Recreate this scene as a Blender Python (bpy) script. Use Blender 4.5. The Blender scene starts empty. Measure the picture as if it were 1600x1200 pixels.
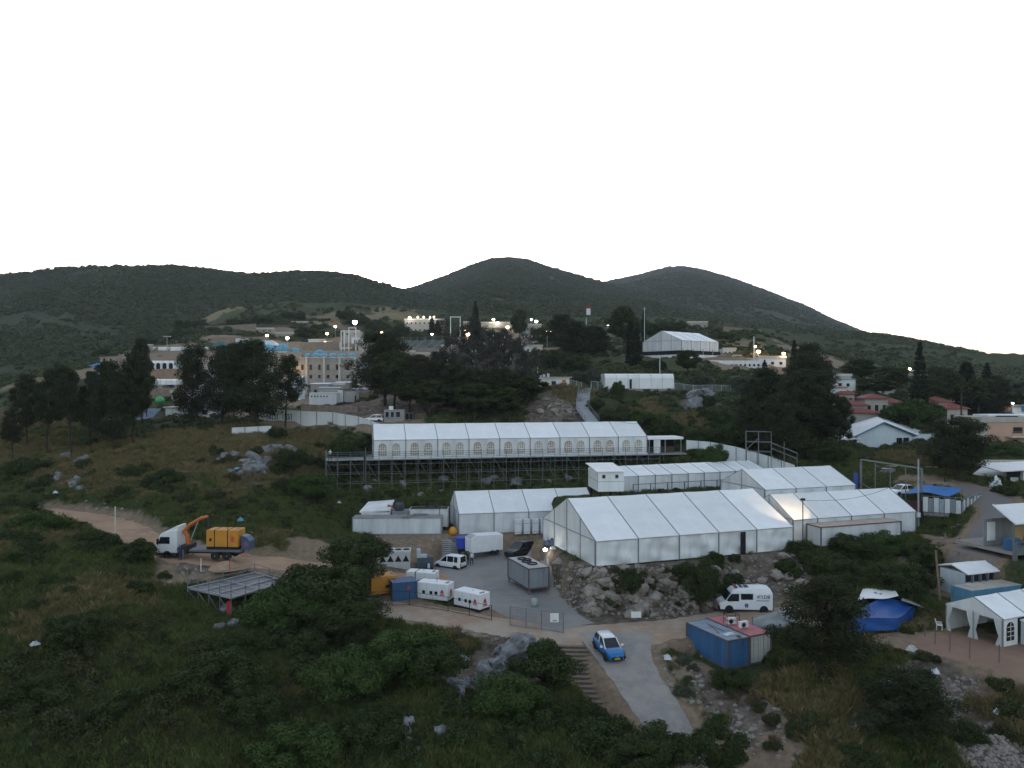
import bpy, bmesh, math, random
import numpy as np
from mathutils import Vector, Matrix, Euler
R = math.radians
random.seed(7)
rng = np.random.default_rng(7)
scene = bpy.context.scene
COL = scene.collection
CH = 24.0                      # drone height above the road junction

# ---------------------------------------------------------------- camera
cam = bpy.data.cameras.new('camera'); camo = bpy.data.objects.new('camera', cam); COL.objects.link(camo)
camo.location = (0, 0, CH); camo.rotation_euler = (R(90), 0, 0)
cam.lens = 27.0; cam.sensor_width = 36.0; cam.clip_start = 0.5; cam.clip_end = 9000
scene.camera = camo

# ---------------------------------------------------------------- sky and sun (dusk, sun just behind the saddle)
SUN_EL, SUN_AZ = 1.6, -7.4     # degrees; azimuth left of +Y
wd = bpy.data.worlds.new('World'); scene.world = wd; wd.use_nodes = True
nt = wd.node_tree; nt.nodes.clear()
sk = nt.nodes.new('ShaderNodeTexSky'); sk.sky_type = 'NISHITA'; sk.sun_disc = False
sk.sun_elevation = R(SUN_EL); sk.sun_rotation = R(SUN_AZ); sk.altitude = 600
sk.air_density = 1.0; sk.dust_density = 2.5; sk.ozone_density = 2.0
hs = nt.nodes.new('ShaderNodeHueSaturation'); hs.inputs['Saturation'].default_value = 0.52
bg = nt.nodes.new('ShaderNodeBackground'); bg.inputs['Strength'].default_value = 0.15
wo = nt.nodes.new('ShaderNodeOutputWorld')
nt.links.new(sk.outputs[0], hs.inputs['Color']); nt.links.new(hs.outputs[0], bg.inputs[0]); nt.links.new(bg.outputs[0], wo.inputs[0])
sl = bpy.data.lights.new('sun', 'SUN'); sl.energy = 0.6; sl.angle = R(4); sl.color = (1, .82, .62)
slo = bpy.data.objects.new('sun', sl); COL.objects.link(slo)
_sd = Vector((math.sin(R(SUN_AZ)) * math.cos(R(SUN_EL)), math.cos(R(SUN_AZ)) * math.cos(R(SUN_EL)), math.sin(R(SUN_EL))))
slo.rotation_euler = (-_sd).to_track_quat('-Z', 'Y').to_euler(); slo.location = (-60, 300, 200)
scene.view_settings.view_transform = 'Standard'; scene.view_settings.look = 'None'
scene.view_settings.gamma = 1.0; scene.view_settings.exposure = 3.2
scene.view_settings.use_curve_mapping = False

# ---------------------------------------------------------------- helpers
def W(px, py, Y): return Vector(((px - 800) / 1200 * Y, Y, CH - (py - 600) / 1200 * Y))
def Wz(px, py, z):
    Y = 1200 * (CH - z) / (py - 600); return Vector(((px - 800) / 1200 * Y, Y, z))
def tag(o, label=None, cat=None, group=None, kind=None):
    if label: o['label'] = label
    if cat: o['category'] = cat
    if group: o['group'] = group
    if kind: o['kind'] = kind
    return o
def thing(name, label, cat, loc=(0, 0, 0), rz=0.0, group=None):
    o = bpy.data.objects.new(name, None); COL.objects.link(o); o.location = loc; o.rotation_euler = (0, 0, rz)
    o.empty_display_size = .3
    return tag(o, label, cat, group)
def part(name, mesh, parent, loc=(0, 0, 0), rot=(0, 0, 0), scale=(1, 1, 1), label=None):
    o = bpy.data.objects.new(name, mesh); COL.objects.link(o); o.parent = parent
    o.location = loc; o.rotation_euler = rot; o.scale = scale
    if label: o['label'] = label
    return o
class MB:
    """collects shapes into one mesh"""
    def __init__(s): s.v = []; s.f = []; s.m = []
    def add(s, vs, fs, mi=0):
        b = len(s.v); s.v += [tuple(v) for v in vs]; s.f += [tuple(b + i for i in f) for f in fs]; s.m += [mi] * len(fs); return s
    def box(s, x0, x1, y0, y1, z0, z1, mi=0):
        return s.add([(x0,y0,z0),(x1,y0,z0),(x1,y1,z0),(x0,y1,z0),(x0,y0,z1),(x1,y0,z1),(x1,y1,z1),(x0,y1,z1)],
                     [(0,3,2,1),(4,5,6,7),(0,1,5,4),(1,2,6,5),(2,3,7,6),(3,0,4,7)], mi)
    def hexa(s, p, mi=0):   # 8 corners: bottom ring ccw, top ring ccw
        return s.add(p, [(0,3,2,1),(4,5,6,7),(0,1,5,4),(1,2,6,5),(2,3,7,6),(3,0,4,7)], mi)
    def tube(s, p, q, r, r2=None, n=6, mi=0, caps=True):
        p = Vector(p); q = Vector(q); d = q - p
        if d.length < 1e-6: return s
        d.normalize(); a = d.orthogonal().normalized(); b = d.cross(a); r2 = r if r2 is None else r2
        vs = []
        for (c, rr) in ((p, r), (q, r2)):
            for i in range(n):
                t = 2 * math.pi * i / n; vs.append(c + a * (rr * math.cos(t)) + b * (rr * math.sin(t)))
        fs = [(i, (i + 1) % n, n + (i + 1) % n, n + i) for i in range(n)]
        if caps: fs += [tuple(range(n - 1, -1, -1)), tuple(range(n, 2 * n))]
        return s.add(vs, fs, mi)
    def path(s, pts, r0, r1, n=6, mi=0):
        for i in range(len(pts) - 1):
            a = r0 + (r1 - r0) * i / (len(pts) - 1); b = r0 + (r1 - r0) * (i + 1) / (len(pts) - 1)
            s.tube(pts[i], pts[i + 1], a, b, n, mi)
        return s
    def prism(s, poly, a, b, axis='y', mi=0):  # poly in the plane normal to axis
        n = len(poly); vs = []
        for c in (a, b):
            for (u, w) in poly:
                vs.append({'y': (u, c, w), 'x': (c, u, w), 'z': (u, w, c)}[axis])
        fs = [tuple(range(n)), tuple(range(2 * n - 1, n - 1, -1))] + [(i, n + i, n + (i + 1) % n, (i + 1) % n) for i in range(n)]
        return s.add(vs, fs, mi)
    def lathe(s, prof, n=16, c=(0, 0, 0), mi=0):   # prof: (r,z)
        vs = []; fs = []; k = len(prof)
        for (r, z) in prof:
            for i in range(n):
                t = 2 * math.pi * i / n; vs.append((c[0] + r * math.cos(t), c[1] + r * math.sin(t), c[2] + z))
        for j in range(k - 1):
            for i in range(n): fs.append((j * n + i, j * n + (i + 1) % n, (j + 1) * n + (i + 1) % n, (j + 1) * n + i))
        fs.append(tuple(range(n - 1, -1, -1))); fs.append(tuple(range((k - 1) * n, k * n)))
        return s.add(vs, fs, mi)
    def ring(s, c, rad, r, axis='z', n=18, m=6, mi=0):
        vs = []; fs = []
        for i in range(n):
            t = 2 * math.pi * i / n
            for j in range(m):
                p = 2 * math.pi * j / m; a = (rad + r * math.cos(p)) * math.cos(t); b = (rad + r * math.cos(p)) * math.sin(t); h = r * math.sin(p)
                vs.append({'z': (c[0] + a, c[1] + b, c[2] + h), 'y': (c[0] + a, c[1] + h, c[2] + b), 'x': (c[0] + h, c[1] + a, c[2] + b)}[axis])
        for i in range(n):
            for j in range(m): fs.append((i * m + j, ((i + 1) % n) * m + j, ((i + 1) % n) * m + (j + 1) % m, i * m + (j + 1) % m))
        return s.add(vs, fs, mi)
    def mesh(s, name, mats, smooth=False, fix=True):
        me = bpy.data.meshes.new(name); me.from_pydata(s.v, [], s.f)
        if not isinstance(mats, (list, tuple)): mats = [mats]
        for m in mats: me.materials.append(m)
        if len(mats) > 1: me.polygons.foreach_set('material_index', s.m)
        if fix and len(s.f) < 6000:
            bm = bmesh.new(); bm.from_mesh(me); bmesh.ops.recalc_face_normals(bm, faces=bm.faces); bm.to_mesh(me); bm.free()
        if smooth: me.polygons.foreach_set('use_smooth', [True] * len(me.polygons))
        me.update(); return me
    def obj(s, name, mats, parent=None, smooth=False, label=None, loc=(0, 0, 0)):
        o = bpy.data.objects.new(name, s.mesh(name, mats, smooth)); COL.objects.link(o)
        if parent: o.parent = parent
        o.location = loc
        if label: o['label'] = label
        return o
def npmesh(name, V, F, mat, smooth=False):   # numpy quads/tris
    me = bpy.data.meshes.new(name); n = len(V); k = F.shape[1]; m = len(F)
    me.vertices.add(n); me.vertices.foreach_set('co', np.asarray(V, np.float32).ravel())
    me.loops.add(m * k); me.loops.foreach_set('vertex_index', F.astype(np.int32).ravel())
    me.polygons.add(m); me.polygons.foreach_set('loop_start', np.arange(0, m * k, k, dtype=np.int32))
    try: me.polygons.foreach_set('loop_total', np.full(m, k, np.int32))
    except Exception: pass
    if mat: me.materials.append(mat)
    if smooth: me.polygons.foreach_set('use_smooth', np.ones(m, bool))
    me.update(calc_edges=True); me.validate(); return me
def copy_tree(o, parent=None):
    c = o.copy(); COL.objects.link(c); c.parent = parent
    for ch in o.children: copy_tree(ch, c)
    return c

# ---------------------------------------------------------------- materials
_M = {}
def pm(name, col, rough=.8, var=.25, scale=2.0, bump=0.0, metal=0.0, col2=None, bscale=None, spec=.3, streak=False, amt=1.0):
    """procedural paint / cloth / stone: base colour broken up by two noises, optional bump"""
    if name in _M: return _M[name]
    m = bpy.data.materials.new(name); m.use_nodes = True; n = m.node_tree; p = n.nodes['Principled BSDF']
    p.inputs['Roughness'].default_value = rough; p.inputs['Metallic'].default_value = metal
    p.inputs['Specular IOR Level'].default_value = spec
    tc = n.nodes.new('ShaderNodeTexCoord'); mp = n.nodes.new('ShaderNodeMapping'); n.links.new(tc.outputs['Object'], mp.inputs[0])
    if streak: mp.inputs['Scale'].default_value = (1, 1, .15)
    nz = n.nodes.new('ShaderNodeTexNoise'); nz.inputs['Scale'].default_value = scale; nz.inputs['Detail'].default_value = 6; nz.inputs['Roughness'].default_value = .65
    n.links.new(mp.outputs[0], nz.inputs['Vector'])
    rp = n.nodes.new('ShaderNodeMapRange'); rp.inputs[1].default_value = .3; rp.inputs[2].default_value = .7; rp.inputs[4].default_value = amt
    n.links.new(nz.outputs[0], rp.inputs[0])
    mx = n.nodes.new('ShaderNodeMix'); mx.data_type = 'RGBA'
    c2 = col2 or tuple(c * (1 - var) for c in col)
    mx.inputs[6].default_value = (*col, 1); mx.inputs[7].default_value = (*c2, 1)
    n.links.new(rp.outputs[0], mx.inputs[0]); n.links.new(mx.outputs[2], p.inputs['Base Color'])
    if bump > 0:
        nb = n.nodes.new('ShaderNodeTexNoise'); nb.inputs['Scale'].default_value = bscale or scale * 5; nb.inputs['Detail'].default_value = 5
        n.links.new(tc.outputs['Object'], nb.inputs['Vector'])
        b = n.nodes.new('ShaderNodeBump'); b.inputs['Strength'].default_value = bump; b.inputs['Distance'].default_value = .1
        n.links.new(nb.outputs[0], b.inputs['Height']); n.links.new(b.outputs[0], p.inputs['Normal'])
    _M[name] = m; return m
def panel_vary(m, amt=.14):
    n = m.node_tree; p = n.nodes['Principled BSDF']; src = p.inputs['Base Color'].links[0].from_socket; oi = n.nodes.new('ShaderNodeObjectInfo'); r = n.nodes.new('ShaderNodeMapRange'); r.inputs[3].default_value = 1 - amt; r.inputs[4].default_value = 1.02; n.links.new(oi.outputs['Random'], r.inputs[0])
    x = n.nodes.new('ShaderNodeHueSaturation'); n.links.new(r.outputs[0], x.inputs['Value']); n.links.new(src, x.inputs['Color']); n.links.new(x.outputs[0], p.inputs['Base Color']); return m
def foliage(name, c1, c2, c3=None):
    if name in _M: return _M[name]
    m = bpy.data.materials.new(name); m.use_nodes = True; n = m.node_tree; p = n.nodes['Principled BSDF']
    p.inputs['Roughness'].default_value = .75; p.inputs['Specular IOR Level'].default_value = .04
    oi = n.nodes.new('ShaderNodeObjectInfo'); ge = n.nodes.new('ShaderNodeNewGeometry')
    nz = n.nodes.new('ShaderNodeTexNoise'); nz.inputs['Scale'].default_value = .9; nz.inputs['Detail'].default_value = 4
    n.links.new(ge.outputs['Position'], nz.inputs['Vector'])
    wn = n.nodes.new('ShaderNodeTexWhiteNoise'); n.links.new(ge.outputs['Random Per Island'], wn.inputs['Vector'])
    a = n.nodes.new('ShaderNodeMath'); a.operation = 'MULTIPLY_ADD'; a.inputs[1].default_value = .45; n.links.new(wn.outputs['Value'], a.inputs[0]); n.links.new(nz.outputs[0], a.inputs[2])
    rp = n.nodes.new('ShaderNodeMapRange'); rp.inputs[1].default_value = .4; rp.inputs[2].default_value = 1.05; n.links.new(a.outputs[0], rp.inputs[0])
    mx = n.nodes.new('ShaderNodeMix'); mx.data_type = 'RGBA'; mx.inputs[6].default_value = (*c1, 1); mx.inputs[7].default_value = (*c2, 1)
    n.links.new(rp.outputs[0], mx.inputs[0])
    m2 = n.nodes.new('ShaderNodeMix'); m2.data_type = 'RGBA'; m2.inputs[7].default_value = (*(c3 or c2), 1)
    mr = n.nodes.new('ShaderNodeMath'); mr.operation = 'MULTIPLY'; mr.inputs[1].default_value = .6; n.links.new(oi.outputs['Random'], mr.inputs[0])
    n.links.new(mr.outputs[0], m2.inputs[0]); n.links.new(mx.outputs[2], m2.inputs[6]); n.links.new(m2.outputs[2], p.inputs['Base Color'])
    _M[name] = m; return m
def emit(name, col, s):
    m = bpy.data.materials.new(name); m.use_nodes = True; p = m.node_tree.nodes['Principled BSDF']
    p.inputs['Base Color'].default_value = (*col, 1); p.inputs['Emission Color'].default_value = (*col, 1); p.inputs['Emission Strength'].default_value = s
    return m
def glassm(name, col, rough=.08):
    m = bpy.data.materials.new(name); m.use_nodes = True; p = m.node_tree.nodes['Principled BSDF']
    p.inputs['Base Color'].default_value = (*col, 1); p.inputs['Roughness'].default_value = rough; p.inputs['Specular IOR Level'].default_value = .6
    return m
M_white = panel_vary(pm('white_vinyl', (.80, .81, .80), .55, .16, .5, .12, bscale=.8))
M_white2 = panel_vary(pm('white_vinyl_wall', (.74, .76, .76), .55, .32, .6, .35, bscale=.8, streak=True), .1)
M_wpaint = pm('white_painted_metal', (.74, .75, .74), .5, .22, 1.0, streak=True)
M_alu = pm('aluminium', (.34, .36, .38), .45, .25, 2, metal=.3)
M_seam = pm('grey_seam_strap', (.20, .21, .22), .6, .2, 2)
M_steel = pm('galvanised_steel', (.20, .215, .225), .5, .35, 3, metal=.4)
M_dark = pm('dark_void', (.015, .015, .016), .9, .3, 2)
M_black = pm('black_rubber', (.018, .018, .019), .8, .3, 4)
M_glass = glassm('dark_glass', (.012, .015, .02))
M_rock = pm('limestone', (.34, .305, .265), .9, .5, .9, 1.0, col2=(.12, .095, .075), bscale=3)
M_rock2 = pm('grey_limestone', (.27, .275, .28), .9, .5, 1.1, 1.0, col2=(.06, .06, .058), bscale=3)
M_bark = pm('bark', (.06, .047, .038), .95, .4, 4, .6)
M_stone = pm('dressed_stone', (.37, .335, .285), .9, .35, .6, .3, col2=(.23, .205, .175), bscale=2)
M_wood = pm('weathered_wood', (.20, .15, .10), .85, .4, 3)

def ground_mat(name, c1, c2, c3, big=.12, mid=.9, fine=9.0):
    """worn ground: broad patches, mid blotches, fine grit and thin cracks"""
    m = bpy.data.materials.new(name); m.use_nodes = True; n = m.node_tree; p = n.nodes['Principled BSDF']; p.inputs['Roughness'].default_value = .95; p.inputs['Specular IOR Level'].default_value = .12
    ge = n.nodes.new('ShaderNodeNewGeometry'); prev = None
    for s, a, b, c in ((big, .42, .58, c2), (mid, .48, .72, c3), (fine, .5, .8, tuple(x * .6 for x in c1)), (fine * .45, .62, .75, tuple(min(.6, x * 1.5) for x in c1))):
        z = n.nodes.new('ShaderNodeTexNoise'); z.inputs['Scale'].default_value = s; z.inputs['Detail'].default_value = 7; z.inputs['Roughness'].default_value = .68; n.links.new(ge.outputs['Position'], z.inputs['Vector'])
        r = n.nodes.new('ShaderNodeMapRange'); r.inputs[1].default_value = a; r.inputs[2].default_value = b; r.inputs[4].default_value = .85; n.links.new(z.outputs[0], r.inputs[0])
        x = n.nodes.new('ShaderNodeMix'); x.data_type = 'RGBA'; n.links.new(r.outputs[0], x.inputs[0]); x.inputs[7].default_value = (*c, 1)
        if prev: n.links.new(prev, x.inputs[6])
        else: x.inputs[6].default_value = (*c1, 1)
        prev = x.outputs[2]
    n.links.new(prev, p.inputs['Base Color']); bp = n.nodes.new('ShaderNodeBump'); bp.inputs['Strength'].default_value = .6; bp.inputs['Distance'].default_value = .08; n.links.new(z.outputs[0], bp.inputs['Height']); n.links.new(bp.outputs[0], p.inputs['Normal']); return m
M_dirt = ground_mat('dirt', (.37, .24, .155), (.24, .165, .11), (.43, .31, .215))
M_gravel = ground_mat('gravel_track', (.35, .29, .23), (.30, .20, .135), (.40, .34, .27))
M_conc = ground_mat('worn_concrete', (.28, .26, .235), (.215, .205, .19), (.33, .30, .26), .35)
M_asph = ground_mat('grey_asphalt_lot', (.26, .255, .245), (.185, .18, .175), (.31, .255, .205))

# ================================================================ TERRAIN
def unit(a): v = Vector(a); v.normalize(); return v
dA = Vector((.943, .331)); dA.normalize()
def perp(d): return Vector((-d.y, d.x))
# tent plots: origin (front-left), direction of the front, length, width, ground height
PLOT = dict(
    A=(Vector((8.9, 82.0)), dA, 25.65, 15.0, 4.5),
    B=(Vector((33.5, 91.6)), dA, 19.0, 8.6, 5.1),
    C=(Vector((34.15, 103.8)), dA, 15.4, 10.0, 7.0),
    D=(Vector((16.3, 114.8)), Vector((.933, .36)).normalized(), 26.5, 8.0, 7.7),
    E=(Vector((-7.5, 108.0)), Vector((.975, .20)).normalized(), 20.2, 9.5, 2.85),
    T=(Vector((-22.0, 122.0)), Vector((.98, .197)).normalized(), 45.9, 10.0, 12.2),
)
# roads: (px, py, z, width m)
def rpts(l): return [(*Wz(a, b, z), w) for (a, b, z, w) in l]
ROADS = dict(
    track=rpts([(568, 946, .7, 5), (650, 957, .5, 5), (740, 971, .4, 5), (830, 986, .3, 5.5), (930, 992, .2, 6), (1030, 986, .2, 6), (1110, 974, .3, 5.5), (1200, 962, .6, 6), (1290, 962, .9, 6)]),
    upper=rpts([(60, 797, 6.4, 4), (100, 803, 6.3, 5), (160, 812, 6.2, 5), (208, 832, 6.0, 5), (236, 852, 5.3, 5), (300, 871, 4.8, 6), (380, 877, 4.3, 7), (450, 882, 3.5, 7.5), (520, 893, 2.3, 7), (590, 905, 1.2, 7), (670, 906, .5, 7), (720, 905, .4, 6)]),
    lot=rpts([(905, 985, .2, 5), (850, 960, .3, 7), (800, 930, .35, 10), (768, 900, .4, 13), (765, 880, .7, 14), (775, 866, 1.1, 14), (780, 856, 1.5, 12)]),
    ramp=rpts([(962, 984, .2, 9), (968, 1006, 0, 5.6), (984, 1045, -.5, 4.6), (1010, 1085, -1.1, 4.1), (1040, 1130, -1.9, 3.8), (1078, 1180, -2.8, 3.6), (1120, 1240, -3.8, 3.5)]),
    side=rpts([(1500, 905, 3.6, 4.5), (1523, 878, 4.7, 5), (1552, 838, 6, 5), (1572, 803, 7.2, 5), (1548, 778, 8.2, 5), (1500, 758, 9, 5), (1440, 748, 10, 5)]),
    steps=rpts([(890, 1008, -.05, 3.8), (978, 1120, -2.35, 3.6)]),
    yard=rpts([(1415, 1003, 1.2, 4), (1470, 1010, 1.2, 6), (1540, 1020, 1.1, 9), (1620, 1035, 1.0, 12), (1720, 1045, 1, 12)]),
)
CPW = []
def cp(px, py, Y): CPW.append(tuple(W(px, py, Y)))
def cz(px, py, z): CPW.append(tuple(Wz(px, py, z)))
for k, rd in ROADS.items():
    for p in rd: CPW.append(p[:3])
for k, (o, d, L, w, z) in PLOT.items():
    if k == 'T': continue
    n = perp(d)
    for s in (0, .5, 1):
        for t in (0, 1): q = o + d * (L * s) + n * (w * t); CPW.append((q.x, q.y, z))
# ground under the scaffold tent and the slopes behind it
o, d, L, w, _z = PLOT['T']; n = perp(d)
for s, z in ((-.12, 6.6), (0, 7.6), (.3, 8.2), (.6, 8.8), (1, 9.6)):
    q = o + d * L * s - n * .6; CPW.append((q.x, q.y, z)); q = o + d * L * s + n * 12; CPW.append((q.x, q.y, z + 3.2))
CPW += [(-22, 106, 3.2), (-10, 106, 3.2), (-22, 112, 3.4), (-10, 112, 3.4)]
for a in [(540,772,118),(430,770,112),(480,830,100),(400,692,130),(370,728,121),(300,690,131),(200,705,131),(100,742,120),(40,690,136),(0,740,122),(0,650,165),
          (420,667,150),(500,668,146),(300,655,162),(200,690,140),(495,655,152),(560,668,144),(620,672,142),
          (500,606,255),(400,606,255),(560,606,250),(250,604,222),(310,628,190),(450,636,178),(540,632,185),(60,582,262),(130,566,280),(200,548,300),(280,545,285),(340,556,270),
          (0,618,230),(40,600,250),(180,590,240),(230,650,165),
          (700,650,152),(700,600,190),(700,560,245),(640,600,200),(620,545,290),(560,548,300),(850,640,150),(850,607,164),(900,607,164),(1000,610,164),(1100,612,168),(1140,618,165),(900,575,205),(1010,566,215),(1060,560,222),(1120,562,222),
          (1180,572,215),(1180,522,310),(1240,570,230),(1300,590,230),(350,492,430),(420,520,360),(300,515,360),(480,500,420),(600,500,420),(660,522,375),(760,528,370),(850,540,340),(950,545,300),(1000,530,330),(1080,506,400),
          (1150,640,148),(1050,680,141),(1100,700,134),(1240,738,123),(1200,690,138),(1280,700,140),
          (1350,745,117),(1400,779,111),(1440,816,103),(1500,742,124),(1400,706,148),(1350,714,147),(1360,668,168),(1440,662,170),(1560,694,150),(1600,690,152),(1500,670,165),(1590,640,240),(1500,590,300),(1400,575,300),(1330,580,280),
          (1480,824,98),(1530,930,77),(1600,930,76),(1600,850,83),(1650,850,83),(1540,1005,67),
          (1300,992,71),(1380,975,75),(1420,940,79),(1300,885,84),(1400,880,86),(1250,900,82),(1350,930,79),
          (930,966,78.5),(860,950,82),(1000,968,78.5),(1060,965,78.5),(1130,958,79),(870,905,89),
          (1110,1030,67.5),(1180,1030,67.5),(1140,1060,64.5),(1300,1100,58.5),(1550,1150,55),(1480,1090,59),(1600,1100,58),(1150,1150,57),(1250,1180,54),(1600,1230,50),(1400,1200,52.5),
          (0,800,95),(0,900,75),(150,900,74.5),(100,850,84),(300,962,71.5),(240,920,76),(100,1050,61.5),(0,1000,65),(0,1200,50.5),(300,1150,53),(200,1100,57),(450,985,73),(380,965,73),(480,1100,58.5),(600,1060,63.5),(600,1185,52.5),(560,980,74),
          (700,1000,73),(800,1015,71.5),(800,1060,65.5),(880,1015,71),(900,1080,62.5),(960,1130,58.2),(900,1190,52.8),(750,1190,52.5),(700,1100,58.5),(985,1115,60),
          (-300,430+300,120),(-300,900,75),(-300,650,200),(-300,1150,53),(-300,620,300),(1900,700,150),(1900,850,85),(1900,640,250),(1900,1150,55),(1900,590,400),
          (0,640,400),(150,620,400),(250,560,430),(700,510,440),(900,515,440),(1100,520,430),(1300,560,420),(1500,580,430),(1600,600,420)]: cp(*a)
for u in (-1, -.5, 0, .5, 1): CPW += [(u * 36, 36, -5.5), (u * 16, 16, -8.5)]
CPA = np.array(CPW)
def _c2(x, y): return np.stack([np.asarray(x) / np.asarray(y) * 1.6, np.log(np.asarray(y))], -1)
_P = _c2(CPA[:, 0], CPA[:, 1]); _KC = .035
def _kern(a, b): return np.sqrt(((a[:, None, :] - b[None, :, :]) ** 2).sum(-1) + _KC ** 2)
_Kmat = _kern(_P, _P); _nn = len(_P); _Q = np.concatenate([np.ones((_nn, 1)), _P], 1)
_s = (CPA[:, 2] - CH) / CPA[:, 1]                 # interpolate the sight-line slope: stable over distance
_A = np.zeros((_nn + 3, _nn + 3)); _A[:_nn, :_nn] = _Kmat - np.eye(_nn) * .012; _A[:_nn, _nn:] = _Q; _A[_nn:, :_nn] = _Q.T
_wts = np.linalg.solve(_A, np.concatenate([_s, np.zeros(3)]))
def vnoise(x, y, seed=0):
    """cheap smooth value noise"""
    xi = np.floor(x).astype(int); yi = np.floor(y).astype(int); fx = x - xi; fy = y - yi
    fx = fx * fx * (3 - 2 * fx); fy = fy * fy * (3 - 2 * fy)
    def h(a, b):
        t = np.sin(a * 127.1 + b * 311.7 + seed * 74.7) * 43758.5453; return t - np.floor(t)
    return (h(xi, yi) * (1 - fx) + h(xi + 1, yi) * fx) * (1 - fy) + (h(xi, yi + 1) * (1 - fx) + h(xi + 1, yi + 1) * fx) * fy
def fbm(x, y, o=4, seed=0):
    a = 0; s = .5
    for i in range(o): a = a + s * vnoise(x * 2 ** i, y * 2 ** i, seed + i); s *= .5
    return a
def sstep(a, b, x): t = np.clip((x - a) / (b - a), 0, 1); return t * t * (3 - 2 * t)
NU, NV = 460, 400; U0, U1, Y0, Y1 = -1.0, 1.0, 15.0, 470.0
gu = np.linspace(U0, U1, NU); gv = np.linspace(math.log(Y0), math.log(Y1), NV)
GU, GV = np.meshgrid(gu, gv); GY = np.exp(GV); GX = GU * GY
def rbf(x, y):
    q = _c2(x, y); out = np.empty(len(q))
    for i in range(0, len(q), 20000):
        k = _kern(q[i:i + 20000], _P); out[i:i + 20000] = k @ _wts[:_nn] + _wts[_nn] + q[i:i + 20000] @ _wts[_nn + 1:]
    return CH + out * y
GZ = rbf(GX.ravel(), GY.ravel()).reshape(GX.shape)
GZ = np.clip(GZ, -12, 90)
def road_field(x, y, rd):
    """distance to the centre line, half width and height there"""
    best = np.full(x.shape, 1e9); bz = np.zeros(x.shape); bw = np.zeros(x.shape)
    for a, b in zip(rd[:-1], rd[1:]):
        ax, ay, az, aw = a; bx, by, bzz, bww = b; dx, dy = bx - ax, by - ay
        t = np.clip(((x - ax) * dx + (y - ay) * dy) / (dx * dx + dy * dy), 0, 1)
        dd = np.hypot(x - ax - t * dx, y - ay - t * dy); m = dd < best
        best = np.where(m, dd, best); bz = np.where(m, az + t * (bzz - az), bz); bw = np.where(m, (aw + t * (bww - aw)) / 2, bw)
    return best, bw, bz
rough = (fbm(GX * .35, GY * .35, 4, 3) - .47) * 1.5 + (fbm(GX * .08, GY * .08, 3, 9) - .44) * 2.0 * np.clip(GY / 120, .3, 2)
roadmask = np.zeros(GX.shape); keep = np.ones(GX.shape)
def pad_field(x, y, o, d, L, w, mg=.6):
    n = perp(d); s = (x - o.x) * d.x + (y - o.y) * d.y; t = (x - o.x) * n.x + (y - o.y) * n.y
    return np.hypot(np.maximum(np.maximum(-mg - s, s - L - mg), 0), np.maximum(np.maximum(-mg - t, t - w - mg), 0))
X2 = Vector((1, 0))
PADS = [(PLOT[k][0], PLOT[k][1], PLOT[k][2], PLOT[k][3], PLOT[k][4], 2.2) for k in 'ABCDE']
PADS += [(Vector((-22, 105.8)), X2, 12.4, 6, 3.2, 1.5), (Vector((44, 74)), dA, 12, 9, 2.3, 2), (Vector((39.5, 64)), dA, 12, 7, 1.2, 2), (Vector((52, 78)), dA, 12, 9, 5.6, 2), (Vector((18.2, 63.5)), dA, 5.4, 6.6, -1.0, 1.2), (Vector((9.0, 106.5)), dA, 8, 6, 7.6, 2)]
for k in ('upper', 'side', 'track', 'lot', 'steps', 'ramp', 'yard'):
    dd, hw, zz = road_field(GX, GY, ROADS[k]); w = 1 - sstep(hw + .15, hw + 1.8, dd); GZ = GZ * (1 - w) + zz * w; keep *= 1 - w
    roadmask = np.maximum(roadmask, 1 - sstep(hw + .2, hw + 2.6, dd))
for (o, d, L, w_, z, fall) in PADS:
    dd = pad_field(GX, GY, o, d, L, w_); w = 1 - sstep(0, fall, dd); GZ = GZ * (1 - w) + z * w; keep *= 1 - w
GZ = GZ + rough * keep
def Hq(x, y):
    x = np.asarray(x, float); y = np.asarray(y, float)
    a = (x / y - U0) / (U1 - U0) * (NU - 1); b = (np.log(y) - gv[0]) / (gv[-1] - gv[0]) * (NV - 1)
    a = np.clip(a, 0, NU - 1.001); b = np.clip(b, 0, NV - 1.001); i = a.astype(int); j = b.astype(int); fa = a - i; fb = b - j
    return (GZ[j, i] * (1 - fa) + GZ[j, i + 1] * fa) * (1 - fb) + (GZ[j + 1, i] * (1 - fa) + GZ[j + 1, i + 1] * fa) * fb
def gz(x, y): return float(Hq(x, y))
_ys = np.exp(np.linspace(math.log(40), math.log(465), 2400))
def G(px, py):
    """ground point seen at a photo position"""
    x = (px - 800) / 1200 * _ys; z = CH - (py - 600) / 1200 * _ys; h = Hq(x, _ys); k = np.argmax(h >= z)
    if not (h >= z).any(): k = len(_ys) - 1
    return Vector((x[k], _ys[k], h[k]))
def blocked(x, y, mg=.3):
    m = np.zeros(np.shape(x), bool)
    for k in ROADS:
        dd, hw, zz = road_field(x, y, ROADS[k]); m |= dd < hw + mg
    for (o, d, L, w_, z, f) in PADS: m |= pad_field(x, y, o, d, L, w_, mg) <= 0
    return m
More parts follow.
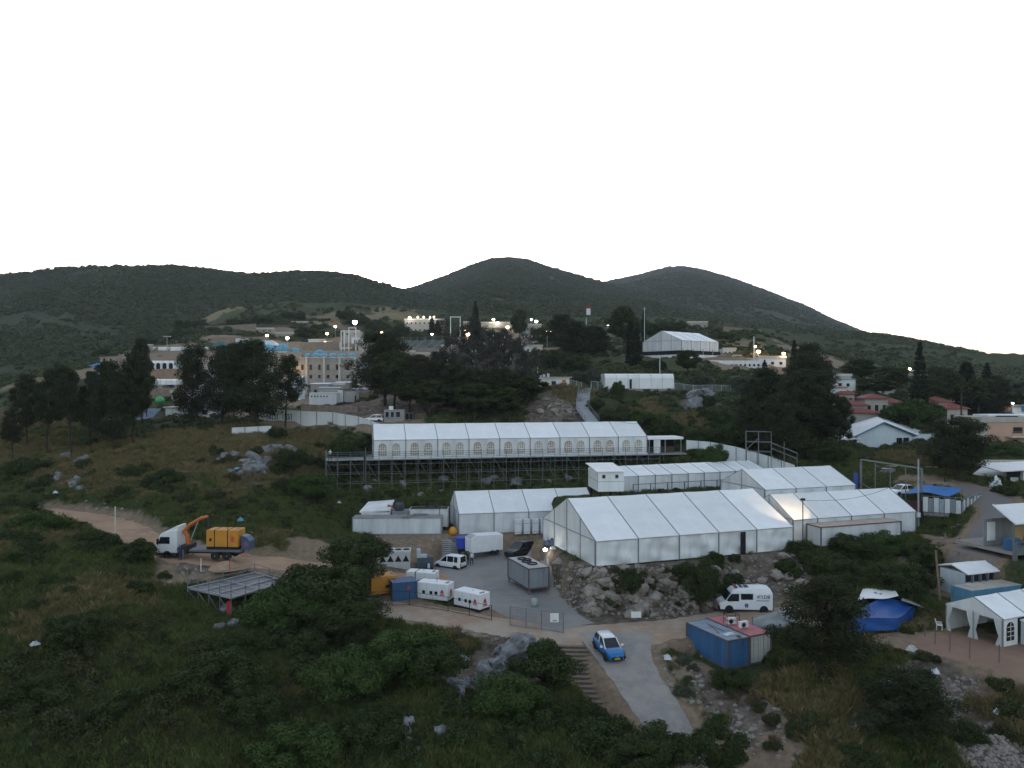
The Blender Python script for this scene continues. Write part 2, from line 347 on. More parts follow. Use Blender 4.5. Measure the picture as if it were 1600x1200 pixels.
# surface zones: dry grass, bare dirt, rock
zone = np.zeros(GX.shape + (4,)); zone[..., 3] = 1
def blob(px, py, rad, ch, s=1.0):
    g = G(px, py); d = np.hypot(GX - g.x, (GY - g.y) * .8); n = fbm(GX * .25, GY * .25, 3, ch + 20)
    zone[..., ch] = np.maximum(zone[..., ch], s * (1 - sstep(.45, 1.0, d / rad + (n - .45) * 1.1)))
for b in [(330,702,20),(250,712,17),(430,698,13),(120,722,9),(480,712,8),(20,700,10),(60,660,14),(130,562,28),(190,548,30),(90,590,18),(1150,540,26),(1190,556,16),(1080,660,4),(1010,640,4),(1290,1080,4),(1240,1120,6),
          (480,1070,3),(690,1005,3),(1400,1000,4),(1590,1100,4),(100,960,4),(200,930,4),(30,830,6),(440,850,5),(340,492,22),(620,492,22),(1260,1190,5),(370,690,10),(540,500,30),(1420,720,8),(1500,990,4),(900,620,5)]: blob(*b, 0)
for b in [(480,865,5),(300,893,5),(560,900,6),(1500,1030,6),(1120,1095,3.5),(1180,1160,4),(1085,1050,3),(640,845,7),(560,870,5),(600,648,14),(480,655,12),(300,600,22),(430,520,14),(520,510,16),(350,530,14),(300,566,26),(450,590,24),(250,548,22),(360,580,24),(500,625,18),(430,632,18),(195,572,18),(560,615,18),(400,545,24),(520,540,24),(600,560,22),(840,545,22),(1160,570,18),(160,820,5),(1480,850,5),(1430,900,3),(1280,560,20)]: blob(*b, 1)
for b in [(370,722,10),(440,716,11),(300,735,5),(110,742,6),(900,925,6),(950,925,8),(1050,925,8),(1150,905,6),(1210,890,5),(860,900,5),(720,1065,5),(800,1040,6),(870,635,9),(1090,632,6),(1540,1160,6),(1480,1085,5),(1170,1120,3),(600,635,18),(560,640,15),(310,880,3),(1140,1090,4)]: blob(*b, 2)
zone[..., 1] = np.maximum(zone[..., 1], roadmask * .9)
idx = np.arange(NU * NV).reshape(NV, NU)
TF = np.stack([idx[:-1, :-1], idx[:-1, 1:], idx[1:, 1:], idx[1:, :-1]], -1).reshape(-1, 4)
def terrain_mat():
    m = bpy.data.materials.new('hillside_ground'); m.use_nodes = True; n = m.node_tree; p = n.nodes['Principled BSDF']
    p.inputs['Roughness'].default_value = .95; p.inputs['Specular IOR Level'].default_value = .1
    ge = n.nodes.new('ShaderNodeNewGeometry'); at = n.nodes.new('ShaderNodeAttribute'); at.attribute_name = 'zone'
    sp = n.nodes.new('ShaderNodeSeparateColor'); n.links.new(at.outputs['Color'], sp.inputs[0])
    def noise(s, d=6):
        z = n.nodes.new('ShaderNodeTexNoise'); z.inputs['Scale'].default_value = s; z.inputs['Detail'].default_value = d; z.inputs['Roughness'].default_value = .65
        n.links.new(ge.outputs['Position'], z.inputs['Vector']); return z.outputs[0]
    def ramp(x, a, b):
        r = n.nodes.new('ShaderNodeMapRange'); r.inputs[1].default_value = a; r.inputs[2].default_value = b; n.links.new(x, r.inputs[0]); return r.outputs[0]
    def mixc(f, a, b):
        x = n.nodes.new('ShaderNodeMix'); x.data_type = 'RGBA'; n.links.new(f, x.inputs[0])
        for i, c in ((6, a), (7, b)):
            if isinstance(c, tuple): x.inputs[i].default_value = (*c, 1)
            else: n.links.new(c, x.inputs[i])
        return x.outputs[2]
    def msk(ch, nz, k=.9):
        a = n.nodes.new('ShaderNodeMath'); a.operation = 'ADD'; n.links.new(sp.outputs[ch], a.inputs[0]); n.links.new(nz, a.inputs[1]); return ramp(a.outputs[0], k, k + .35)
    c = mixc(ramp(noise(.45), .35, .65), (.034, .050, .018), (.075, .076, .034))
    c = mixc(ramp(noise(2.2), .45, .75), c, (.013, .017, .008))
    c = mixc(msk(0, noise(.8)), c, mixc(ramp(noise(3), .35, .65), (.23, .18, .098), (.115, .10, .052)))
    c = mixc(msk(1, noise(.9)), c, mixc(ramp(noise(1.5), .3, .7), (.27, .195, .13), (.14, .11, .08)))
    c = mixc(msk(2, noise(1.2), .95), c, mixc(ramp(noise(1.0), .35, .65), (.19, .155, .125), (.06, .047, .036)))
    n.links.new(c, p.inputs['Base Color'])
    b = n.nodes.new('ShaderNodeBump'); b.inputs['Strength'].default_value = .8; b.inputs['Distance'].default_value = .25
    n.links.new(noise(2.5), b.inputs['Height']); n.links.new(b.outputs[0], p.inputs['Normal'])
    return m
M_ground = terrain_mat()
tme = npmesh('terrain', np.stack([GX, GY, GZ], -1).reshape(-1, 3), TF, M_ground, True)
at = tme.color_attributes.new('zone', 'FLOAT_COLOR', 'POINT'); at.data.foreach_set('color', zone.astype(np.float32).ravel())
ter = bpy.data.objects.new('terrain', tme); COL.objects.link(ter); tag(ter, 'scrubby hillside with dry grass, bare dirt and rock', 'terrain', kind='structure')

# roads as thin sheets with ragged edges
def road(name, rd, mat, label, lift=.05, rag=.5, step=.8):
    P = [Vector(p[:3]) for p in rd]; Wd = [p[3] for p in rd]; C = []
    for i in range(len(P) - 1):
        k = max(1, int((P[i + 1] - P[i]).length / step))
        for j in range(k): t = j / k; C.append((P[i].lerp(P[i + 1], t), Wd[i] * (1 - t) + Wd[i + 1] * t))
    C.append((P[-1], Wd[-1])); S = []
    for i, (c, w) in enumerate(C):      # smooth
        a = C[max(0, i - 2):i + 3]; S.append((sum((x[0] for x in a), Vector()) / len(a), sum(x[1] for x in a) / len(a)))
    C = S; nw = 9; V = []
    for i, (c, w) in enumerate(C):
        t = (C[min(i + 1, len(C) - 1)][0] - C[max(i - 1, 0)][0]); t.z = 0; t.normalize(); nn = Vector((-t.y, t.x, 0))
        for j in range(nw):
            f = j / (nw - 1) * 2 - 1; jit = (random.random() - .5) * rag if j in (0, nw - 1) else 0
            q = c + nn * (f * w / 2 + jit); V.append((q.x, q.y, gz(q.x, q.y) + lift - (.06 if j in (0, nw - 1) else 0)))
    F = [(i * nw + j, i * nw + j + 1, (i + 1) * nw + j + 1, (i + 1) * nw + j) for i in range(len(C) - 1) for j in range(nw - 1)]
    b = MB(); b.add(V, F); o = b.obj(name, mat, smooth=True); return tag(o, label, 'road', kind='structure')
road('dirt_track', ROADS['track'], M_gravel, 'pale gravel track crossing in front of the rock wall', .055)
road('dirt_road', ROADS['upper'], M_dirt, 'reddish dirt road where the crane truck stands', .05)
road('parking_lot', ROADS['lot'], M_asph, 'worn grey lot where the cars stand', .07, .3)
road('concrete_ramp_road', ROADS['ramp'], M_conc, 'concrete ramp road under the blue car', .09, .3)
road('side_road', ROADS['side'], pm('old_asphalt', (.13, .13, .135), .9, .3, .4, .3, col2=(.16, .13, .11)), 'grey lane climbing past the fenced platform', .05)
road('dirt_yard', ROADS['yard'], pm('red_dirt', (.24, .15, .105), .95, .3, .4, .4), 'reddish yard before the small party tent', .05)

# ---------------------------------------------------------------- hills
def crest(tab, u):
    px = np.array([t[0] for t in tab], float); py = np.array([t[1] for t in tab], float)
    return np.interp(u * 1200 + 800, px, py)
HILLS = []
def hill(name, label, tab, Yc, Yf, zf, n_u, n_y, u0, u1, pw, amp, mat, sc):
    us = np.linspace(u0, u1, n_u); t = np.concatenate([np.linspace(0, 1, n_y), 1 + np.linspace(.05, .5, 8)])
    Ug, Tg = np.meshgrid(us, t); Y = Yf + (Yc - Yf) * Tg; zc = CH - (crest(tab, Ug) - 600) / 1200 * Yc
    zc_s = zc
    base = zf + (zc_s - zf) * np.clip(Tg, 0, 1) ** pw - np.clip(Tg - 1, 0, 1) * (Yc - Yf) * .35
    X = Ug * Yc * (.35 + .65 * np.clip(Y / Yc, 0, 1.4)) if False else Ug * Y
    gull = (fbm(X * sc, Y * sc * .5, 4, 31) - .47) * amp * np.sin(np.clip(Tg, 0, 1) * math.pi) ** .6
    Z = base + gull + (fbm(X * sc * 9, Y * sc * 9, 2, 5) - .4) * amp * .06
    Z = np.maximum(Z, -10.0); n_t = len(t); ii = np.arange(n_t * n_u).reshape(n_t, n_u)
    F = np.stack([ii[:-1, :-1], ii[:-1, 1:], ii[1:, 1:], ii[1:, :-1]], -1).reshape(-1, 4)
    me = npmesh(name, np.stack([X, Y, Z], -1).reshape(-1, 3), F, mat, True)
    o = bpy.data.objects.new(name, me); COL.objects.link(o); tag(o, label, 'hill', kind='structure')
    HILLS.append((us, Yf, Yc, n_y, Z)); return o
def hill_mat():
    m = bpy.data.materials.new('maquis_slope'); m.use_nodes = True; n = m.node_tree; p = n.nodes['Principled BSDF']
    p.inputs['Roughness'].default_value = 1; p.inputs['Specular IOR Level'].default_value = .05
    ge = n.nodes.new('ShaderNodeNewGeometry'); prev = None
    for s, a, b, c in ((.012, .35, .65, (.048, .056, .030)), (.09, .5, .75, (.075, .070, .045)), (.05, .68, .76, (.17, .16, .13))):
        z = n.nodes.new('ShaderNodeTexNoise'); z.inputs['Scale'].default_value = s; z.inputs['Detail'].default_value = 6; n.links.new(ge.outputs['Position'], z.inputs['Vector'])
        r = n.nodes.new('ShaderNodeMapRange'); r.inputs[1].default_value = a; r.inputs[2].default_value = b; n.links.new(z.outputs[0], r.inputs[0])
        x = n.nodes.new('ShaderNodeMix'); x.data_type = 'RGBA'; n.links.new(r.outputs[0], x.inputs[0]); x.inputs[7].default_value = (*c, 1)
        if prev: n.links.new(prev, x.inputs[6])
        else: x.inputs[6].default_value = (.034, .042, .022, 1)
        prev = x.outputs[2]
    n.links.new(prev, p.inputs['Base Color']); return m
M_hill = hill_mat()
hill('hill', 'long scrub-covered hill filling the left background', [(-500,470),(-300,450),(0,430),(60,424),(100,417),(265,416),(320,422),(370,427),(400,428),(440,426),(490,423),(530,427),(560,433),(600,443),(640,453),(680,466),(740,487),(800,500),(900,525),(1100,560)], 850, 320, 12, 260, 90, -1.05, .2, .95, 34, M_hill, .006)
hill('hill', 'rounded central peak behind the town', [(300,540),(500,485),(560,470),(645,451),(700,430),(740,413),(770,404),(795,402),(830,407),(880,423),(945,441),(1000,455),(1060,470),(1130,495),(1200,520),(1300,545),(1500,570)], 1500, 430, 40, 260, 90, -.35, .5, .85, 45, M_hill, .004)
hill('hill', 'hazy farthest peak right of the centre', [(700,500),(850,465),(945,440),(1000,428),(1040,418),(1068,416),(1100,422),(1150,437),(1200,457),(1250,477),(1300,501),(1345,520),(1400,541),(1500,561),(1600,566),(1900,575)], 2300, 700, 40, 220, 70, -.1, .95, .8, 60, M_hill, .003)
hill('hill', 'low wooded ridge falling away to the right', [(800,520),(1000,505),(1060,500),(1130,499),(1180,507),(1250,512),(1300,517),(1345,521),(1400,528),(1450,538),(1500,548),(1550,560),(1600,567),(1700,580),(1900,600)], 720, 300, 24, 220, 80, .12, 1.0, 1.0, 20, M_hill, .008)

# ================================================================ VEGETATION
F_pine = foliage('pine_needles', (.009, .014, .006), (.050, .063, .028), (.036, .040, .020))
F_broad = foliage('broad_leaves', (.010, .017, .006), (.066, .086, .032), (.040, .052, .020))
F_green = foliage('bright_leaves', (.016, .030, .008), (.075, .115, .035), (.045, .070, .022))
F_shrub = foliage('shrub_leaves', (.012, .020, .006), (.075, .088, .036), (.065, .060, .030))
F_olive = foliage('olive_leaves', (.030, .038, .024), (.11, .125, .085), (.075, .085, .058))
F_dry = foliage('dry_scrub', (.055, .042, .020), (.18, .135, .07), (.11, .085, .046))
F_cyp = foliage('cypress_leaves', (.008, .013, .006), (.028, .038, .018), (.022, .027, .013))
F_far = foliage('maquis', (.017, .030, .011), (.082, .102, .044), (.105, .108, .056))
F_bare = foliage('bare_twigs', (.026, .024, .020), (.085, .078, .066), (.050, .048, .036))
F_grass = foliage('grass_green', (.040, .062, .016), (.14, .165, .058), (.115, .12, .046))
F_straw = foliage('grass_straw', (.10, .08, .036), (.27, .215, .105), (.17, .135, .066))

def leaves(c, nrm, size, asp, g):
    """one small quad per leaf spray"""
    n = len(c); nrm = nrm / (np.linalg.norm(nrm, axis=1, keepdims=True) + 1e-9)
    r = g.normal(size=(n, 3)); t = np.cross(nrm, r); t /= np.linalg.norm(t, axis=1, keepdims=True) + 1e-9; b = np.cross(nrm, t)
    s = (size * g.uniform(.6, 1.35, n))[:, None]
    V = np.stack([c - t * s, c + b * s * asp, c + t * s, c - b * s * asp], 1).reshape(-1, 3)
    return V, np.arange(n * 4).reshape(n, 4)
def clump_cloud(cl, n_each, size, asp, g, shell=.5, up=.25):
    C = []; N = []
    for (cx, cy, cz_, rx, ry, rz) in cl:
        k = n_each if not callable(n_each) else n_each(rx)
        d = g.normal(size=(k, 3)); d /= np.linalg.norm(d, axis=1, keepdims=True)
        rr = shell + (1 - shell) * g.random((k, 1)) ** .6
        C.append(d * rr * np.array([rx, ry, rz]) + np.array([cx, cy, cz_])); nn = d + g.normal(size=(k, 3)) * .55; nn[:, 2] += up; N.append(nn)
    return leaves(np.concatenate(C), np.concatenate(N), size, asp, g)
TREES = {}
def reg(kind, trunk, V, F, mat):
    me = npmesh(kind + '_crown', V, F, mat); TREES.setdefault(kind, []).append((trunk, me, float(V[:, 2].max()), 2 * float(np.percentile(np.hypot(V[:, 0], V[:, 1]), 96))))
def mk_pine(seed, H=12., Rm=3.6, kind='pine', n=36, lean=.6, low=.36):
    g = np.random.default_rng(seed); b = MB(); tip = Vector((g.normal() * lean, g.normal() * lean, H * .93))
    pts = [Vector((0, 0, -.6))] + [Vector((tip.x * t + math.sin(t * 5 + seed) * .15, tip.y * t, tip.z * t)) for t in (.2, .4, .6, .8, 1)]
    b.path(pts, .24, .05, 7); cl = []
    for i in range(n):
        t = low + (1 - low) * ((i + g.random()) / n); prof = math.sin(min(1, (t - low + .12) / (1.05 - low)) * math.pi * .93) ** .65
        rad = Rm * prof * g.uniform(.25, 1.0); a = i * 2.4 + g.normal() * .5
        c = Vector((tip.x * t + rad * math.cos(a), tip.y * t + rad * math.sin(a), H * t)); r = g.uniform(.75, 1.45) * (1.1 - .35 * t) * Rm / 3.4
        cl.append((*c, r * 1.15, r * 1.15, r * .75)); s = Vector((tip.x * t * .85, tip.y * t * .85, H * (t - .1))); b.tube(s, c, .07, .025, 4)
    V, F = clump_cloud(cl, 420, .17, .35, g, .3, .15)
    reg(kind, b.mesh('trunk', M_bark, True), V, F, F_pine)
for s in range(5): mk_pine(100 + s, Rm=3.2 + .4 * (s % 3), low=.34 + .05 * (s % 3))
for s in range(3): mk_pine(140 + s, Rm=4.4, kind='wide_pine', n=56, low=.22)
def mk_broad(seed, kind, mat, H=5., Rm=2.8, n=38, size=.085, k=520, trunk=.22, low=.18):
    g = np.random.default_rng(seed); b = MB(); b.path([(0, 0, -.5), (g.normal() * .1, g.normal() * .1, H * .25), (g.normal() * .25, g.normal() * .25, H * .55)], trunk, trunk * .5, 7); cl = []
    for i in range(n):
        d = g.normal(size=3); d /= np.linalg.norm(d); d[2] = d[2] * .9 + .1; q = g.uniform(.45, .88)
        c = np.array([d[0] * Rm * q, d[1] * Rm * q, H * (.5 + low / 2) + d[2] * H * (.5 - low / 2) * q]); r = g.uniform(.55, 1.0) * Rm / 2.8
        cl.append((*c, r, r, r * .8))
        if i % 3 == 0: b.tube((0, 0, H * .35), c, .06, .02, 4)
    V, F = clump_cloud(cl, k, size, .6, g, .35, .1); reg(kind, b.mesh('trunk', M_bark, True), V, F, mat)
for s in range(3): mk_broad(200 + s, 'broad', F_broad)
for s in range(2): mk_broad(220 + s, 'green', F_green)
for s in range(2): mk_broad(240 + s, 'olive', F_olive, size=.07)
for s in range(2): mk_broad(260 + s, 'tall_broad', F_broad, H=11, Rm=3.4, n=60, size=.15, k=380, low=.2)
def mk_cone(seed, kind, mat, H, Rm, tiers, pw, size, k):
    g = np.random.default_rng(seed); b = MB(); b.path([(0, 0, -.5), (0, 0, H * .5), (0, 0, H * .97)], .2, .03, 7); cl = []
    for i in range(tiers):
        t = .05 + .93 * i / (tiers - 1); r = Rm * (1 - t) ** pw * g.uniform(.85, 1.1) + .12; m = max(1, int(2 + r * 3.2))
        for j in range(m):
            a = j * 6.283 / m + i * 1.3 + g.normal() * .2; q = r * .62
            cl.append((q * math.cos(a), q * math.sin(a), H * t - q * .12, r * .5 + .1, r * .5 + .1, H / tiers * .55))
            if j % 2 == 0: b.tube((0, 0, H * t), (q * math.cos(a), q * math.sin(a), H * t - q * .12), .035, .015, 4)
    V, F = clump_cloud(cl, k, size, .4, g, .3, .2); reg(kind, b.mesh('trunk', M_bark, True), V, F, mat)
for s in range(2): mk_cone(300 + s, 'cypress', F_cyp, 9, 1.1, 22, .45, .2, 60)
for s in range(2): mk_cone(320 + s, 'fir', F_cyp, 11, 2.4, 17, .85, .2, 60)
def mk_bare(seed):
    g = np.random.default_rng(seed); b = MB(); b.path([(0, 0, -.5), (0.1, 0, 3), (.2, .1, 6)], .26, .12, 7); cl = []; H = 11
    def br(p, d, L, r, lv):
        q = p + d * L; b.tube(p, q, r, r * .55, 4)
        if lv == 0: cl.append((*q, .7, .7, .6)); return
        for _ in range(3):
            e = (d + Vector(g.normal(size=3)) * .55); e.z += .18; e.normalize(); br(q, e, L * g.uniform(.55, .85), r * .55, lv - 1)
    for i in range(9):
        a = i * 2.4; t = .28 + .5 * i / 9; d = Vector((math.cos(a), math.sin(a), .55)).normalized(); br(Vector((.02 * i, .01 * i, H * t)), d, 1.8, .09, 2)
    V, F = clump_cloud(cl, 150, .11, .3, g, .1, .1); reg('bare', b.mesh('trunk', pm('grey_twig_bark', (.13, .12, .11), .95, .4, 4), True), V, F, F_bare)
for s in range(2): mk_bare(340 + s)
SHRUB = {}
def mk_shrub(seed, kind, mat, n=16, k=260, size=.058, flat=.85):
    g = np.random.default_rng(seed); cl = []
    for i in range(n):
        d = g.normal(size=3); d /= np.linalg.norm(d); d[2] = abs(d[2]); q = g.uniform(.3, .72); r = g.uniform(.26, .42)
        cl.append((d[0] * q, d[1] * q, .12 + d[2] * q * flat, r, r, r * .85))
    V, F = clump_cloud(cl, k, size, .55, g, .35, .1); SHRUB.setdefault(kind, []).append(npmesh('shrub', V, F, mat))
for s in range(5): mk_shrub(400 + s, 'shrub', F_shrub)
for s in range(4): mk_shrub(420 + s, 'dark', F_broad)
for s in range(3): mk_shrub(440 + s, 'olive', F_olive, size=.05)
for s in range(3): mk_shrub(460 + s, 'dry', F_dry, n=12, k=200, size=.045)
for s in range(3): mk_shrub(480 + s, 'green', F_green)
def mk_tuft(seed, mat, n=60, h=.36, sp=.5):
    g = np.random.default_rng(seed); V = []; F = []
    for i in range(n):
        a = g.random() * 6.283; r = sp * math.sqrt(g.random()); x, y = r * math.cos(a), r * math.sin(a); hh = h * g.uniform(.5, 1.2); w = .013
        ox, oy = g.normal(size=2) * hh * .35; t = g.random() * 6.283; c, s_ = math.cos(t) * w, math.sin(t) * w; k = len(V)
        V += [(x - c, y - s_, -.05), (x + c, y + s_, -.05), (x + ox * .5 + c * .6, y + oy * .5 + s_ * .6, hh * .65), (x + ox + c * .1, y + oy + s_ * .1, hh)]; F.append((k, k + 1, k + 2, k + 3))
    return npmesh('tuft', np.array(V), np.array(F), mat)

# ---- scatter of what nobody could count (geometry nodes, instances)
def scatter(name, P, scl, protos, label, cat, zs=1.0):
    N = len(P); pc = bpy.data.collections.new(name + '_pieces')
    for i, me in enumerate(protos):
        o = bpy.data.objects.new('%s_piece_%02d' % (name, i), me); pc.objects.link(o)
    me = bpy.data.meshes.new(name); me.vertices.add(N); me.vertices.foreach_set('co', np.asarray(P, np.float32).ravel())
    a = me.attributes.new('scl', 'FLOAT_VECTOR', 'POINT'); sv = np.stack([scl, scl, scl * zs * rng.uniform(.75, 1.2, N)], -1); a.data.foreach_set('vector', sv.astype(np.float32).ravel())
    a = me.attributes.new('rot', 'FLOAT_VECTOR', 'POINT'); rv = np.stack([rng.normal(0, .08, N), rng.normal(0, .08, N), rng.uniform(0, 6.283, N)], -1); a.data.foreach_set('vector', rv.astype(np.float32).ravel())
    a = me.attributes.new('pick', 'INT', 'POINT'); a.data.foreach_set('value', rng.integers(0, len(protos), N).astype(np.int32))
    o = bpy.data.objects.new(name, me); COL.objects.link(o); tag(o, label, cat, kind='stuff')
    ng = bpy.data.node_groups.new(name, 'GeometryNodeTree'); ng.interface.new_socket('Geometry', in_out='INPUT', socket_type='NodeSocketGeometry'); ng.interface.new_socket('Geometry', in_out='OUTPUT', socket_type='NodeSocketGeometry')
    gi = ng.nodes.new('NodeGroupInput'); go = ng.nodes.new('NodeGroupOutput'); ip = ng.nodes.new('GeometryNodeInstanceOnPoints'); ci = ng.nodes.new('GeometryNodeCollectionInfo')
    ci.inputs['Collection'].default_value = pc; ci.inputs['Separate Children'].default_value = True; ci.inputs['Reset Children'].default_value = True
    ip.inputs['Pick Instance'].default_value = True
    def na(nm, t):
        x = ng.nodes.new('GeometryNodeInputNamedAttribute'); x.data_type = t; x.inputs['Name'].default_value = nm; return x.outputs['Attribute']
    e2 = ng.nodes.new('FunctionNodeEulerToRotation'); L = ng.links.new
    L(na('rot', 'FLOAT_VECTOR'), e2.inputs[0]); L(e2.outputs[0], ip.inputs['Rotation']); L(na('scl', 'FLOAT_VECTOR'), ip.inputs['Scale']); L(na('pick', 'INT'), ip.inputs['Instance Index'])
    L(gi.outputs[0], ip.inputs['Points']); L(ci.outputs[0], ip.inputs['Instance']); L(ip.outputs[0], go.inputs[0])
    md = o.modifiers.new('scatter', 'NODES'); md.node_group = ng; return o
# maquis on the hills
def far_shrub(seed):
    g = np.random.default_rng(seed); cl = []
    for i in range(6):
        d = g.normal(size=3); d /= np.linalg.norm(d); d[2] = abs(d[2]); q = g.uniform(.25, .6); cl.append((d[0] * q, d[1] * q, .15 + d[2] * q * .7, .42, .42, .36))
    V, F = clump_cloud(cl, 26, .2, .7, g, .75, .5); return npmesh('maquis', V, F, F_far)
FAR = [far_shrub(500 + i) for i in range(6)]
def hill_points(h, N, s0, s1):
    us, Yf, Yc, ny, Z = h; u = rng.uniform(us[0], us[-1], N); t = rng.random(N) ** .9; Y = Yf + (Yc - Yf) * t
    a = (u - us[0]) / (us[-1] - us[0]) * (len(us) - 1); b = t * (ny - 1); i = np.clip(a.astype(int), 0, len(us) - 2); j = np.clip(b.astype(int), 0, ny - 2); fa = a - i; fb = b - j
    z = (Z[j, i] * (1 - fa) + Z[j, i + 1] * fa) * (1 - fb) + (Z[j + 1, i] * (1 - fa) + Z[j + 1, i + 1] * fa) * fb
    X = u * Y; d = fbm(X * .02, Y * .02, 3, 61); k = d > .27 + rng.normal(0, .07, N)
    far = np.clip(Y / Yc, .5, 1); s = (s0 + s1) * .43 * np.clip(np.exp(rng.normal(0, .30, N)), .5, 1.7) * (.75 + .4 * far)
    return np.stack([X, Y, z - .2], -1)[k], s[k]
for h, N, s0, s1, lb in ((HILLS[0], 52000, 1.7, 3.7, 'dense maquis scrub covering the left hill'), (HILLS[1], 50000, 2.2, 4.4, 'maquis scrub covering the central peak'), (HILLS[2], 40000, 2.8, 5.4, 'scrub covering the farthest peak'), (HILLS[3], 38000, 1.9, 4.0, 'woodland scrub covering the right ridge')):
    P_, s_ = hill_points(h, N, s0, s1); scatter('maquis_scrub', P_, s_, FAR, lb, 'scrub', .8)
# scrub on the middle slopes
def ground_points(N, y0, y1, u0=-.78, u1=.78, bias=1.0):
    u = rng.uniform(u0, u1, N); t = rng.random(N) ** bias; Y = np.exp(math.log(y0) + (math.log(y1) - math.log(y0)) * t); return u * Y, Y
def zq(x, y, ch):
    a = np.clip(((x / y - U0) / (U1 - U0) * (NU - 1)).astype(int), 0, NU - 1); b = np.clip(((np.log(y) - gv[0]) / (gv[-1] - gv[0]) * (NV - 1)).astype(int), 0, NV - 1); return zone[b, a, ch]
x, y = ground_points(26000, 140, 465); k = ~blocked(x, y, 1) & (zq(x, y, 0) < .5 + rng.random(len(x)) * .9) & (zq(x, y, 1) < .4) & (zq(x, y, 2) < .6) & (fbm(x * .05, y * .05, 3, 77) > .36)
k &= ~((y > 200) & (y < 300) & (np.abs(x / y + .27) < .2) & (rng.random(len(x)) < .75))
x, y = x[k], y[k]; scatter('slope_scrub', np.stack([x, y, Hq(x, y) - .1], -1), rng.uniform(.5, 1.7, len(x)) * np.clip(y / 220, .6, 1.4), FAR, 'low scrub dotted over the slopes around the town', 'scrub', .9)
x, y = ground_points(20000, 42, 150, bias=.85); k = ~blocked(x, y, .6) & (zq(x, y, 0) < .6) & (zq(x, y, 1) < .35) & (zq(x, y, 2) < .55) & (fbm(x * .12, y * .12, 3, 78) > .42) & ~((x / y < -.30) & (y > 58) & (y < 92) & (rng.random(len(x)) < .5))
x, y = x[k], y[k]; scatter('undergrowth', np.stack([x, y, Hq(x, y) - .08], -1), rng.uniform(.25, .8, len(x)), SHRUB['shrub'] + SHRUB['dark'][:2] + SHRUB['green'][:1], 'low green undergrowth over the near slopes', 'undergrowth')
tg = [mk_tuft(600 + i, F_grass) for i in range(3)]; ts = [mk_tuft(620 + i, F_straw, h=.5) for i in range(3)]
x, y = ground_points(70000, 42, 150, bias=.8); k = ~blocked(x, y, .3) & (zq(x, y, 1) < .5) & (zq(x, y, 2) < .8); x, y = x[k], y[k]
scatter('grass', np.stack([x, y, Hq(x, y)], -1), rng.uniform(.6, 1.5, len(x)), tg, 'long green grass on the near slopes', 'grass')
x, y = ground_points(90000, 42, 240, bias=.9); k = ~blocked(x, y, .3) & (zq(x, y, 1) < .5) & (zq(x, y, 0) + fbm(x * .4, y * .4, 2, 5) * .5 > .62); x, y = x[k], y[k]
scatter('dry_grass', np.stack([x, y, Hq(x, y)], -1), rng.uniform(.6, 1.4, len(x)) * np.clip(y / 110, 1, 1.8), ts, 'tall straw-coloured dry grass in patches', 'grass')

# ---- trees one can tell apart: (kind, photo column, photo row of the top, distance, width in photo pixels, label)
TN = {'pine': 'pine_tree', 'wide_pine': 'pine_tree', 'broad': 'leafy_tree', 'green': 'leafy_tree', 'olive': 'olive_tree', 'tall_broad': 'tall_tree', 'cypress': 'cypress_tree', 'fir': 'conifer_tree', 'bare': 'half_bare_tree'}
NATW = {'pine': 7.2, 'wide_pine': 9.2, 'broad': 5.6, 'green': 5.6, 'olive': 5.6, 'tall_broad': 6.8, 'cypress': 2.1, 'fir': 4.4, 'bare': 9.5}
NATH = {'pine': 12.2, 'wide_pine': 12.2, 'broad': 5.1, 'green': 5.1, 'olive': 5.1, 'tall_broad': 11.2, 'cypress': 9.2, 'fir': 11.2, 'bare': 11.0}
_tc = {}
def tree(kind, px, top, Y, wpx, label, group=None):
    if kind in ('pine', 'wide_pine', 'bare', 'tall_broad') and 130 < Y < 180 and (px < 850 or 1165 < px < 1335): top -= 20 if kind == 'bare' else 13
    X = (px - 800) / 1200 * Y; z0 = gz(X, Y); h = CH - (top - 600) / 1200 * Y - z0; w = wpx / 1200 * Y
    v = TREES[kind]; i = _tc.get(kind, 0); _tc[kind] = i + 1; tr, cr, nh, nw = v[i % len(v)]
    t = thing(TN[kind], label, 'tree', (X, Y, z0), random.random() * 6.28, group); s = w / nw; h2 = max(h, 1.0, .78 * w if kind in ('broad', 'green', 'olive') else 0); sz = h2 / nh; t.location.z -= max(0, h2 - max(h, 1.0)) * .85
    part('trunk', tr, t, scale=(s, s, sz)); part('crown', cr, t, scale=(s, s, sz)); return t
GL = 'dark pines of the left grove'
for a in [('pine', 42, 596, 133, 46, 'slim dark pine at the far left edge of the left grove'), ('pine', 72, 588, 131, 50, 'dark pine with a leaning trunk, second in the left grove'), ('pine', 112, 566, 128, 64, 'dark pine beside the pale boulders under the left grove'),
          ('pine', 140, 592, 134, 56, 'dense dark pine in the middle of the left grove'), ('wide_pine', 178, 560, 130, 80, 'broad dark pine right of the middle of the left grove'), ('pine', 208, 556, 133, 62, 'tall dark pine hiding the blue sheds'),
          ('pine', 222, 540, 150, 36, 'thin pine rising over the terraced stone wall'), ('wide_pine', 300, 545, 150, 62, 'dark pine in front of the two-storey white cabin'), ('wide_pine', 346, 548, 147, 84, 'dark pine left of the biggest pine by the stone building'),
          ('wide_pine', 404, 540, 142, 112, 'biggest dark pine in front of the stone building'), ('pine', 446, 565, 146, 56, 'dark pine with its crown low beside the white hut row'), ('pine', 20, 640, 126, 40, 'small dark pine low at the left edge')]: tree(*a)
